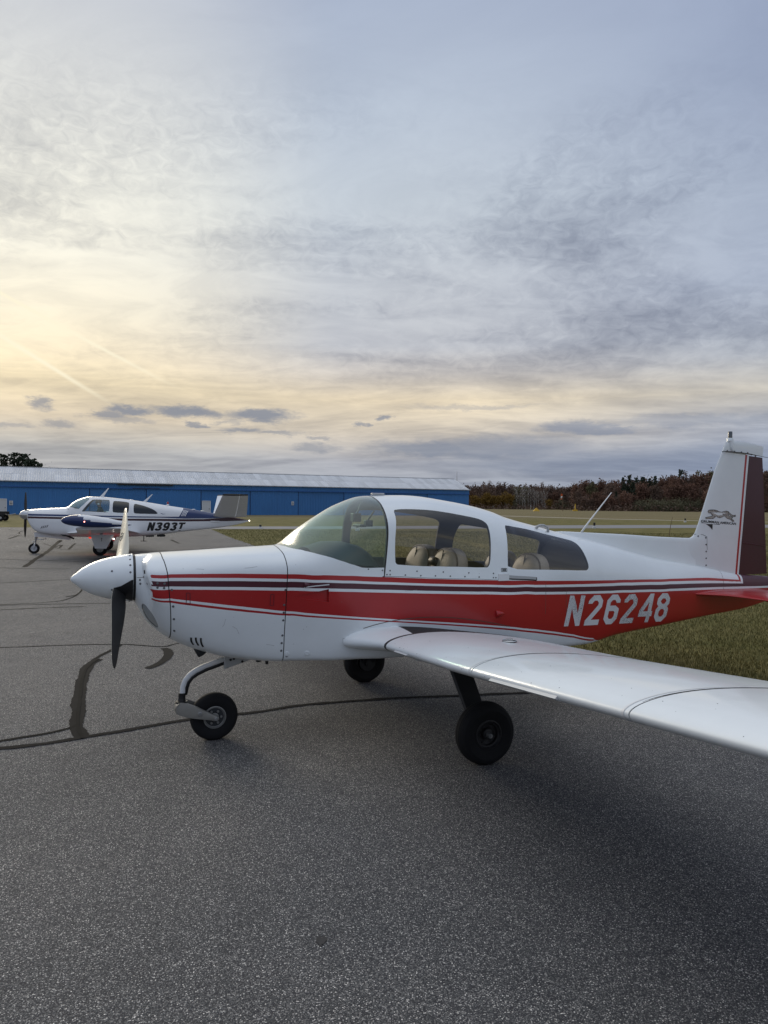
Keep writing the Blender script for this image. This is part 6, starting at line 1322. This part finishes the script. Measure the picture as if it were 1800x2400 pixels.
# ================================================================== second aircraft, v tail, taxiing behind
bz = tag(empty('vtail_aircraft', (-10.2, 25.77, 0), R(17.0)), 'white v tailed aircraft with blue and maroon stripes, its lights on, before the hangar', 'aircraft')
M['bblue'] = mat('navy_paint', (.012, .030, .115), .3, var=.1, coat=.3); M['bmar'] = mat('deep_maroon_paint', (.040, .008, .014), .35); M['bwhite'] = mat('clean_white_paint', (.78, .79, .80), .28, var=.04, coat=.3)
M['smoke'] = mat('black_smoked_window', (.008, .010, .013), .06, coat=.3)
def bprof(zb, zt, w):
    H = zt-zb; return [(0, zb), (.6*w, zb+.012*H), (.92*w, zb+.095*H), (w, zb+.28*H), (w, zb+.47*H), (.97*w, zb+.64*H), (.82*w, zb+.835*H), (.46*w, zb+.962*H), (0, zt)]
BZ = Loft([(s, bprof(a, b, w)) for s, a, b, w in [(-2.46, 1.22, 1.50, .22), (-2.43, 1.14, 1.53, .30), (-2.36, 1.00, 1.555, .36), (-2.25, .845, 1.568, .41), (-2.1, .74, 1.58, .44), (-1.77, .66, 1.602, .48), (-1.2, .60, 1.645, .52), (-.98, .59, 1.835, .53), (-.74, .582, 1.957, .54), (-.55, .578, 2.016, .54), (-.385, .575, 2.035, .54),
      (0, .572, 2.026, .545), (.565, .575, 1.975, .54), (1.16, .590, 1.90, .51), (1.6, .62, 1.835, .47), (2.24, .685, 1.73, .39), (3.07, .79, 1.604, .275), (3.85, .875, 1.465, .185), (4.55, .975, 1.335, .11), (5.0, 1.08, 1.24, .055), (5.25, 1.165, 1.19, .012)]])
def zp(pts): return [(s, BZ.p_of_z(s, z)) for s, z in pts]
def zl(pts):
    a = np.array(pts); q = np.arange(a[0, 0], a[-1, 0], .07); q = np.append(q, a[-1, 0]); return np.array([(x, BZ.p_of_z(x, float(np.interp(x, a[:, 0], a[:, 1])))) for x in q])
bl1 = zl([(-2.45, 1.410), (-1.2, 1.385), (.88, 1.340), (2.0, 1.323), (2.65, 1.325)]); bl2 = zl([(-2.45, 1.343), (.88, 1.290), (2.0, 1.287), (2.88, 1.252), (3.78, 1.262), (4.5, 1.31)])
ml1 = zl([(-2.45, 1.322), (.88, 1.251), (2.0, 1.242), (2.88, 1.232), (3.5, 1.236), (3.9, 1.26), (4.5, 1.31)]); ml2 = zl([(-2.45, 1.252), (.88, 1.177), (2.0, 1.167), (2.88, 1.148), (3.78, 1.156), (4.38, 1.158), (5.2, 1.18)])
bwin1 = smooth_closed(zp([(-.668, 1.504), (-.50, 1.72), (-.345, 1.905), (-.28, 1.93), (0, 1.925), (.225, 1.912), (.262, 1.875), (.252, 1.52), (.20, 1.468), (-.2, 1.485), (-.63, 1.492)]), 1)
bwin2 = smooth_closed(zp([(.37, 1.86), (.425, 1.886), (.65, 1.868), (.876, 1.843), (.918, 1.80), (.902, 1.49), (.85, 1.45), (.6, 1.458), (.395, 1.47), (.355, 1.52)]), 1)
bwin3 = smooth_closed(zp([(1.07, 1.76), (1.12, 1.79), (1.355, 1.735), (1.61, 1.648), (1.81, 1.545), (1.896, 1.46), (1.88, 1.416), (1.5, 1.424), (1.12, 1.432), (1.065, 1.48)]), 1)
bwsh = zp([(-1.12, 1.655), (-1.0, 1.60)])+zp([(-.76, 1.585), (-.58, 1.76), (-.43, 1.925)])+[(-.44, 7.2), (-.50, 8), (-1.13, 8)]
bwsh = [(-1.15, 8), (-1.10, 7.0)]+zp([(-1.04, 1.645), (-.90, 1.605), (-.765, 1.588), (-.60, 1.745), (-.43, 1.925)])+[(-.46, 7.3), (-.50, 8)]
blines = [(bwin1, True), (bwin2, True), (bwin3, True), (bwsh, True)]+[([tuple(x) for x in a], False) for a in (bl1, bl2, ml1, ml2)]+[(zp([(2.649, 1.328), (2.72, 1.45), (2.794, 1.575)])+[(2.80, 8)], False)]
bv, bf = triangulate(BZ, -2.46, 5.25, .09, .25, blines, extra_s=(-2.44, -2.41, -2.33))
c_s = bv[bf].mean(1); s_, p_ = c_s[:, 0], c_s[:, 1]
ip = lambda a: np.interp(s_, a[:, 0], a[:, 1])
mi = np.zeros(len(bf), int); ok = s_ > -2.425
diag = np.interp(p_, [BZ.p_of_z(2.649, 1.328), BZ.p_of_z(2.72, 1.45), BZ.p_of_z(2.794, 1.575)], [2.649, 2.72, 2.80])
mi[ok & (p_ < ip(bl1)) & (p_ > ip(bl2)) & (s_ < 2.66)] = 1; mi[(s_ > diag) & (p_ > ip(bl2))] = 1; mi[ok & (p_ < ip(ml1)) & (p_ > ip(ml2))] = 2; mi[(s_ > 4.45) & (p_ > ip(ml2))] = 2
g1, g2, g3, g4 = [inside(a, s_, p_) for a in (bwin1, bwin2, bwin3, bwsh)]
BM_ = [M['bwhite'], M['bblue'], M['bmar']]
bfus = skin('fuselage', BZ, bv, bf, ~(g1 | g2 | g3 | g4), BM_, mi, bz)
M['bglass'] = glass('cabin_glass', (.74, .86, .86), .03, 1.5, (.03, .15)); M['bwind'] = glass('windscreen', (.76, .84, .83), .08, 1.6, (.10, .7))
skin('windshield', BZ, bv, bf, g4, [M['bwind']], mi*0, bz)
for sd_ in (1, -1):
    skin('side_window', BZ, bv, bf, g1, [M['bglass']], mi*0, bz, sides=(sd_,))
    skin('side_window', BZ, bv, bf, g2, [M['smoke']], mi*0, bz, sides=(sd_,)); skin('rear_window', BZ, bv, bf, g3, [M['smoke']], mi*0, bz, sides=(sd_,))
blin = skin('cabin_lining', BZ, bv, bf, (s_ > -1.0) & (s_ < 1.2) & (p_ > 3) & ~(g1 | g4), [M['darkint']], mi*0, bz, off=-.03)
mesh('cabin_floor', [V(-1.1, -.46, .95), V(1.1, -.46, .95), V(1.1, .46, .95), V(-1.1, .46, .95)], [(0, 1, 2, 3)], M['darkint'], blin)
m_ = MB(); m_.box(V(-.78, 0, 1.42), (.10, .92, .34)); m_.box(V(-.95, 0, 1.55), (.34, .8, .06)); m_.build('instrument_panel', M['darkint'], blin)
m_ = MB(); m_.box(V(.33, 0, 1.3), (.10, .94, .8)); m_.build('seat_back', M['darkint'], blin)
sl_ = MB()
for i in range(4): surf_ribbon(sl_, BZ, zp([(2.725+.047*i, 1.345), (2.78+.047*i, 1.46), (2.832+.047*i, 1.565-.008*i)]), .020, .003)
sl_.build('slash_mark', M['bwhite'], bfus, fix=False)
# registration in slanted heavy letters
A5 = [(math.cos(a), math.sin(a)) for a in np.linspace(math.pi*.85, -math.pi*.5, 9)]
def arc(cx, cy, rx, ry, a0, a1, n=9): return [(cx+rx*math.cos(a), cy+ry*math.sin(a)) for a in np.linspace(a0, a1, n)]
t2 = .232; a2 = t2/2; pi = math.pi
three = [arc(.31, .74, .21, .16, pi*.95, -pi*.45)+[(.27, .55)], [(.27, .53)]+arc(.31, .29, .23, .19, pi*.45, -pi*.95, 11)]
GLB = {'N': [[(a2, 0), (a2, 1)], [(a2, .96), (.64-a2, .04)], [(.64-a2, 0), (.64-a2, 1)]], '3': three, '9': [arc(.32, .68, .21, .22, 0, 2*pi, 15), arc(.30, .33, .23, .23, 0, -pi*.9, 8)[0:8]],
       'T': [[(.32, 0), (.32, .9)], [(.0, .9), (.64, .9)]]}
GLB['9'] = [arc(.32, .66, .21, .24, -pi*.0, 2*pi, 15), [(.53, .66)]+arc(.30, .36, .235, .27, 0, -pi*.85, 8)]
TQB = np.array([(1.521, .812), (2.78, .810), (2.892, 1.112), (1.605, 1.120)])
put_text('N393T', GLB, BZ, TQB, 'registration', M['bmar'] if 0 else M['black'], bfus, .64, .11, thick=t2, off=.003, closed_for=())
em = MB(); surf_ribbon(em, BZ, zp([(2.0, 1.44), (2.08, 1.42), (2.16, 1.425)]), .012, .003); surf_ribbon(em, BZ, zp([(2.01, 1.455), (2.05, 1.44), (2.09, 1.40)]), .009, .0035); em.build('wing_emblem', M['bblue'], bfus, fix=False)
lv = MB()
for i in range(4): surf_ribbon(lv, BZ, zp([(-1.99+.062*i, .905+.012*i), (-1.965+.062*i, .92+.012*i), (-1.935+.062*i, .985+.012*i)]), .02, .004)
lv.build('louvre', M['black'], bfus, fix=False)
# spinner and propeller
m_ = MB(); m_.lathe([(0, 0), (.05, .012), (.10, .05), (.145, .11), (.175, .19), (.19, .27), (.19, .30), (0, .30)], V(-2.748, 0, 1.365), (1, 0, 0), 24); bsp = m_.build('spinner', M['chrome'], bz, auto=40)
for k_ in (1, -1):
    d_ = Vector((0, .06*k_, k_)).normalized(); e_ = d_.cross(Vector((1, 0, 0))); rows = []; c0 = Vector(V(-2.55, 0, 1.37))
    for r_, c_, t_, be in ((.12, .07, .05, .9), (.25, .11, .03, .75), (.42, .135, .02, .55), (.6, .12, .014, .42), (.74, .09, .010, .36), (.80, .03, .006, .34)):
        ch = e_*math.cos(be)*k_*-1+Vector((-1, 0, 0))*math.sin(be); nn = ch.cross(d_); rows.append([c0+d_*r_+ch*(c_*.5*math.cos(a))+nn*(t_*.5*math.sin(a)) for a in np.linspace(0, 2*pi, 13)[:-1]])
    vs = [p for r_ in rows for p in r_]; m_ = MB(); m_.add(vs, [(i*12+j, i*12+(j+1) % 12, i*12+12+(j+1) % 12, i*12+12+j) for i in range(5) for j in range(12)]+[tuple(range(60, 72))]); m_.build('propeller_blade', M['black'], bz, smooth=True)
# wings
def bwing_row(t, sgn):
    q = max(0, (t-.3)/4.6); le = -.82+.46*q; te = 1.30-.42*q
    if t < 1.1: le -= .40*((1.1-t)/.6)**1.5 if t > .5 else .40
    ch = te-le; z0 = .735+.070*(t-.5); up = []; lo = []
    for x in XS[::2]+[1.0]:
        yu, yl = airfoil(x); up.append(V(le+x*ch, sgn*t, z0+yu*1.55*(1-.38*q)*.85)); lo.append(V(le+x*ch, sgn*t, z0+yl*1.55*(1-.38*q)*.85))
    return up[::-1]+lo[1:]
def bwing(name, t0, t1, n, sgn, m):
    rows = [bwing_row(t, sgn) for t in np.linspace(t0, t1, n)]; k_ = len(rows[0]); vs = [p for r_ in rows for p in r_]
    fs = [(i*k_+j, i*k_+(j+1) % k_, (i+1)*k_+(j+1) % k_, (i+1)*k_+j) for i in range(n-1) for j in range(k_)]+[tuple(range(k_)), tuple(range((n-1)*k_, n*k_))]
    o = mesh(name, vs, fs, [m], bz, True, fix=True); o.data.set_sharp_from_angle(angle=R(50)); return o
tankm = bpy.data.materials.new('tank_paint')
for sgn in (1, -1):
    bwing('wing', .35, 4.88, 18, sgn, M['bwhite'])
    rows = []; n = 24
    for x in [0, .008, .025, .06, .11, .17, .24, .32, .42, .52, .62, .72, .82, .90, .96, 1]:
        s0 = -.735+x*1.95; r_ = .178*(math.sqrt(max(0, 1-((.30-x)/.30)**2)) if x < .30 else max(0, 1-((x-.30)/.70)**1.9)**.8); zc = 1.285-.13*max(0, (x-.2)/.8)**1.2
        rows.append([V(s0, sgn*(5.08+r_*math.cos(a)), zc+r_*math.sin(a)) for a in np.linspace(0, 2*pi, n+1)[:-1]])
    vs = [p for r__ in rows for p in r__]; fs = [(i*n+j, i*n+(j+1) % n, (i+1)*n+(j+1) % n, (i+1)*n+j) for i in range(len(rows)-1) for j in range(n)]; fm_ = []
    for f_ in fs:
        a = np.mean([vs[i] for i in f_], 0); fm_.append(1 if a[2] < np.interp(a[0], [-.30, -.14, .08, .42, .95], [1.47, 1.345, 1.285, 1.22, 1.165]) else 0)
    tk = mesh('tip_tank', vs, fs, [M['bwhite'], M['bblue']], bz, True, fm_, fix=True)
    m_ = MB(); m_.tube([V(-.30, sgn*5.262, 1.30), V(-.14, sgn*5.262, 1.335)], .001, 4)
    m_ = MB(); m_.lathe([(.001, .03), (.012, .026), (.020, .010), (.022, 0)], V(-.085, sgn*5.245, 1.255), (0, -sgn, 0), 12); m_.build('nav_light', emit('red_nav_lamp', (1, .08, .04), 5.0) if sgn > 0 else emit('green_nav_lamp', (.1, 1, .3), 6.0), tk)
    if sgn > 0: m_ = MB(); m_.lathe([(.001, .016), (.012, .012), (.016, 0)], V(-.082, 5.288, 1.252), (0, -1, 0), 10); m_.build('lamp_core', emit('lamp_core', (1, .5, .4), 5.0), tk)
    # main gear: leg, door, wheel
    m_ = MB(); m_.tube([V(.06, sgn*1.34, .80), V(.05, sgn*1.36, .42), V(.03, sgn*1.38, .18)], [.05, .045, .035], 10); m_.tube([V(.03, sgn*1.38, .17), V(.03, sgn*1.50, .17)], .025, 8); m_.build('main_gear_leg', M['steel'], bz, smooth=True)
    m_ = MB(); q = [(-.27, .73), (.50, .73), (.40, .55), (.235, .235), (-.125, .25)]; m_.add([V(a, sgn*1.575, b) for a, b in q]+[V(a, sgn*1.560, b) for a, b in q], [(0, 1, 2, 3, 4), (9, 8, 7, 6, 5)]+[(i, (i+1) % 5, 5+(i+1) % 5, 5+i) for i in range(5)]); gd = m_.build('gear_door', M['bwhite'], bz)
    m_ = MB(); m_.box(V(.085, sgn*1.578, .545), (.014, .008, .11)); m_.box(V(.085, sgn*1.578, .60), (.05, .008, .014)); m_.build('door_mark', M['black'], gd)
    m_ = MB(); r0, w0 = .235, .16; m_.lathe([(r0*.5, -w0*.36), (r0*.8, -w0*.5), (r0*.95, -w0*.36), (r0, -w0*.12), (r0, w0*.12), (r0*.95, w0*.36), (r0*.8, w0*.5), (r0*.5, w0*.36)], V(.03, sgn*1.46, .225), (0, -1, 0), 28); wh = m_.build('wheel', M['rubber'], bz, auto=30)
    m_ = MB(); m_.lathe([(r0*.5, w0*.36), (r0*.45, w0*.40), (r0*.40, w0*.2), (r0*.15, w0*.2), (r0*.12, w0*.42), (.001, w0*.42)], V(.03, sgn*1.46, .225), (0, -sgn, 0), 20); m_.build('rim', M['steel'], wh)
m_ = MB(); m_.lathe([(.001, .02), (.018, .015), (.024, 0), (.018, -.015), (.001, -.02)], V(.475, 1.60, .575), (0, -1, 0), 12); m_.build('strobe_light', emit('white_strobe', (1, .88, .82), 8.0), bz)
# tail surfaces
for sgn in (1, -1):
    for nm, xa, xb in (('ruddervator_fixed', 0, .66), ('ruddervator', .668, 1)):
        rows = []
        for q in (0, .25, .5, .75, .95, 1.0):
            t = .10+1.32*q; z = 1.325+.84*q; le = 3.88+.27*q; te = 5.14-.09*q; xs = ([0, .02, .06, .15, .3, .5, .66] if xa == 0 else [.668, .75, .85, 1.0]); up = []; lo = []
            for x in xs:
                h_ = .055*nsh_(x)*(1-.35*q)+.002; nx_, nz_ = -.537, .843; up.append(V(le+(te-le)*x, sgn*(t+nx_*h_), z+nz_*h_)); lo.append(V(le+(te-le)*x, sgn*(t-nx_*h_), z-nz_*h_))
            rows.append(up+lo[::-1])
        k_ = len(rows[0]); vs = [p for r_ in rows for p in r_]; fs = [(i*k_+j, i*k_+(j+1) % k_, (i+1)*k_+(j+1) % k_, (i+1)*k_+j) for i in range(5) for j in range(k_)]+[tuple(range(k_)), tuple(range(5*k_, 6*k_))]
        fm_ = [1 if i == 4 else 0 for i in range(5) for j in range(k_)]+[0, 1]
        o = mesh(nm, vs, fs, [M['bwhite'], M['black']], bz, True, fm_, fix=True); o.data.set_sharp_from_angle(angle=R(45))
        if xa > 0:
            rb_ = MB()
            for q in np.linspace(.12, .88, 12):
                t = .10+1.32*q; z = 1.325+.84*q; le = 3.88+.27*q; te = 5.14-.09*q
                for x0_, x1_ in ((.69, .97),): rb_.tube([V(le+(te-le)*x, sgn*(t+.537*(.055*nsh_(x)*(1-.35*q)+.002)), z-.843*(.055*nsh_(x)*(1-.35*q)+.002)) for x in (x0_, .8, x1_)], .006, 5)
            rb_.build('skin_bead', M['bwhite'], o, smooth=True)
m_ = MB(); m_.lathe([(.001, .035), (.014, .03), (.022, .014), (.024, 0)], V(5.24, 0, 1.178), (1, 0, 0), 12); m_.build('tail_light', emit('white_tail_lamp', (1, .93, .75), 7.0), bz)
m_ = MB(); m_.box(V(3.95, .175, 1.145), (.34, .05, .05)); bevel(m_.build('step_fairing', M['bwhite'], bz), .015)
# aerials, beacon, lumps along the spine
def blade_aerial(s0, s1, z0, st_, zt):
    m_ = MB(); rows = []
    for k_ in (0, .5, 1): a = s0+(st_-s0)*k_; b = s1+(st_+.035-s1)*k_; z = z0+(zt-z0)*k_; w_ = .014*(1-.6*k_); rows.append([V(a, 0, z), V((a+b)/2, w_, z), V(b, 0, z), V((a+b)/2, -w_, z)])
    vs = [p for r_ in rows for p in r_]; m_.add(vs, [(i*4+j, i*4+(j+1) % 4, i*4+4+(j+1) % 4, i*4+4+j) for i in range(2) for j in range(4)]+[(8, 9, 10, 11)]); m_.build('aerial', M['bwhite'], bz)
blade_aerial(-.122, .01, 2.02, .17, 2.35); blade_aerial(1.36, 1.49, 1.855, 1.68, 2.143)
m_ = MB(); m_.lathe([(.045, -.05), (.045, .03), (.036, .04)], V(2.25, 0, 1.745), (0, 0, 1), 14); m_.build('beacon_base', M['bwhite'], bz); m_ = MB(); m_.lathe([(.034, .03), (.034, .09), (.02, .125), (.001, .13)], V(2.25, 0, 1.745), (0, 0, 1), 14); m_.build('beacon', mat('red_beacon_lens', (.35, .01, .015), .2, coat=.5), bz)
for s0, z0 in ((.98, 1.925), (3.18, 1.59), (3.5, 1.53)):
    m_ = MB(); m_.lathe([(.001, .022), (.05, .016), (.07, 0)], V(s0, 0, z0), (0, 0, 1), 12); m_.build('spine_vent', M['bwhite'], bz, smooth=True)
m_ = MB(); m_.tube([V(1.41, 0, .62), V(1.41, 0, .42)], .016, 6); m_.lathe([(.001, .0), (.12, .0), (.12, .022), (.001, .022)], V(1.41, 0, .408), (0, 0, 1), 12); m_.build('belly_aerial', M['black'], bz)
for s0 in (1.62, 2.02): m_ = MB(); m_.box(V(s0, .1, .62), (.3, .10, .09)); bevel(m_.build('belly_vent', M['darkint'], bz), .03)
m_ = MB(); m_.tube([V(-1.35, .40, .73), V(-1.15, .40, .64), V(-.92, .40, .53)], [.05, .055, .05], 8, flat=.6); m_.add([V(-1.42, .46, .745), V(-1.18, .46, .72), V(-1.15, .46, .62), V(-1.28, .47, .63)], [(0, 1, 2, 3)]); m_.build('exhaust_stack', M['black'], bz)
# nose gear and its doors
m_ = MB(); m_.tube([V(-2.19, 0, .68), V(-2.21, 0, .48)], .045, 10); m_.tube([V(-2.21, 0, .48), V(-2.235, 0, .36)], .03, 10); ngl = m_.build('nose_gear_leg', M['steel'], bz)
m_ = MB()
for e in (1, -1): m_.tube([V(-2.23, e*.04, .38), V(-2.25, e*.085, .30), V(-2.269, e*.085, .175)], [.02, .024, .02], 8)
m_.tube([V(-2.20, 0, .46), V(-2.33, .02, .42), V(-2.26, 0, .33)], .014, 6); m_.tube([V(-2.17, .05, .50), V(-2.0, .05, .49), V(-1.86, .05, .53)], .014, 6); m_.build('nose_fork', M['white2'], bz, smooth=True)
m_ = MB(); r0, w0 = .185, .11; m_.lathe([(r0*.5, -w0*.36), (r0*.8, -w0*.5), (r0*.95, -w0*.36), (r0, -w0*.12), (r0, w0*.12), (r0*.95, w0*.36), (r0*.8, w0*.5), (r0*.5, w0*.36)], V(-2.269, 0, .178), (0, -1, 0), 28); wh = m_.build('wheel', M['rubber'], bz, auto=30)
m_ = MB(); m_.lathe([(r0*.56, w0*.40), (r0*.5, w0*.45), (r0*.42, w0*.2), (r0*.2, w0*.2), (r0*.16, w0*.5), (.001, w0*.5)], V(-2.269, 0, .178), (0, -1, 0), 20); m_.build('rim', M['hdoor'], wh)
m_ = MB()
for e in (1, -1): q = [(-2.235, .76), (-1.78, .68), (-1.09, .60), (-1.10, .475), (-1.75, .565), (-2.235, .60)]; m_.add([V(a, e*.17, b) for a, b in q]+[V(a, e*.158, b) for a, b in q], [(0, 1, 2, 3, 4, 5), (11, 10, 9, 8, 7, 6)]+[(i, (i+1) % 6, 6+(i+1) % 6, 6+i) for i in range(6)])
m_.build('nose_gear_door', M['bwhite'], bz)
# red beacon under the belly, lit
m_ = MB(); m_.lathe([(.05, 0), (.048, .03), (.03, .055), (.001, .06)], V(-.42, .12, .575), (0, 0, -1), 12); blt = m_.build('belly_beacon', emit('red_beacon_lamp', (1, .06, .03), .9), bz)
ld = bpy.data.lights.new('belly_beacon_light', 'POINT'); ld.energy = 2.4; ld.color = (1, .05, .03); ld.shadow_soft_size = .08; lo_ = bpy.data.objects.new('belly_beacon_light', ld); COL.objects.link(lo_); lo_.parent = bz; lo_.location = V(.10, .85, .26)
# pilot ---------------------------------------------------------------
M['skin'] = mat('skin', (.36, .22, .16), .6); M['jacket'] = mat('olive_jacket', (.055, .060, .040), .85, var=.2, vscale=15); M['cap'] = mat('dark_cap', (.018, .017, .018), .85)
pv = [(0, .26, 1.10), (-.02, .26, 1.27), (-.05, .26, 1.42), (-.07, .26, 1.56), (-.09, .26, 1.64), (-.11, .26, 1.70), (-.125, .26, 1.775), (-.13, .26, 1.835), (-.08, .08, 1.555), (-.20, .05, 1.36), (-.45, .12, 1.42), (-.52, .16, 1.44), (-.08, .44, 1.555), (-.20, .47, 1.36), (-.45, .38, 1.42), (-.52, .34, 1.44),
      (-.06, .16, 1.09), (-.46, .15, 1.16), (-.62, .15, .99), (-.06, .36, 1.09), (-.46, .37, 1.16), (-.62, .37, .99)]
pe = [(0, 1), (1, 2), (2, 3), (3, 4), (4, 5), (5, 6), (6, 7), (3, 8), (8, 9), (9, 10), (10, 11), (3, 12), (12, 13), (13, 14), (14, 15), (0, 16), (16, 17), (17, 18), (0, 19), (19, 20), (20, 21)]
prd = [.16, .155, .165, .16, .075, .06, .095, .082, .075, .055, .042, .04, .075, .055, .042, .04, .09, .075, .055, .09, .075, .055]
pm = bpy.data.meshes.new('person'); pm.from_pydata([V(*p) for p in pv], pe, []); po = bpy.data.objects.new('person', pm); COL.objects.link(po)
sk = po.modifiers.new('skin', 'SKIN'); po.modifiers.new('sub', 'SUBSURF').levels = 2
for v_, r_ in zip(pm.skin_vertices[0].data, prd): v_.radius = (r_, r_*.92)
pm.skin_vertices[0].data[0].use_root = True
dg = bpy.context.evaluated_depsgraph_get(); me = bpy.data.meshes.new_from_object(po.evaluated_get(dg)); bpy.data.objects.remove(po); me.name = 'person'
me.materials.clear(); me.materials.append(M['jacket']); me.materials.append(M['skin'])
for f_ in me.polygons: f_.use_smooth = True; f_.material_index = 1 if f_.center.z > 1.665 or f_.center.x < -.49 and f_.center.z > 1.3 else 0
po = bpy.data.objects.new('person', me); COL.objects.link(po); po.matrix_world = Matrix.Translation((-10.2, 25.77, 0)) @ Matrix.Rotation(R(17), 4, 'Z')
tag(po, 'person in a dark peaked cap and olive jacket sitting behind the side window', 'person')
m_ = MB(); m_.lathe([(.105, 0), (.112, .02), (.108, .05), (.085, .085), (.04, .105), (.001, .11)], V(-.125, .26, 1.81), (-.1, 0, 1), 20); m_.add([V(-.21, .18, 1.825), V(-.30, .20, 1.805), V(-.315, .26, 1.805), V(-.30, .32, 1.805), V(-.21, .34, 1.825)], [(0, 1, 2, 3, 4)]); m_.build('cap', M['cap'], po, smooth=True, fix=False)
m_ = MB(); m_.lathe([(.001, .035), (.014, .02), (.018, 0)], V(-.205, .26, 1.765), (-1, 0, 0), 8)
for e in (1, -1): m_.lathe([(.001, .012), (.022, .006), (.028, 0)], V(-.12, .26+e*.082, 1.77), (0, -e, 0), 10)
m_.build('nose_and_ears', M['skin'], po, smooth=True)
m_ = MB()
for e in (1, -1): m_.disc(Vector(V(-.212, .26+e*.033, 1.785)), (-1, -e*.3, 0), .010, .004)
m_.box(V(-.208, .26, 1.728), (.01, .045, .008)); m_.build('eyes_and_mouth', M['cap'], po)
m_ = MB()
for e in (1, -1): m_.tube([V(-.13+.02*math.sin(a), .26+e*.088, 1.77+.10*math.sin(a)) for a in np.linspace(0, pi/2, 5)], .012, 6); m_.lathe([(.001, .03), (.035, .025), (.042, 0)], V(-.125, .26+e*.080, 1.765), (0, -e, 0), 12)
m_.build('headset', M['hdoor'], po, smooth=True)
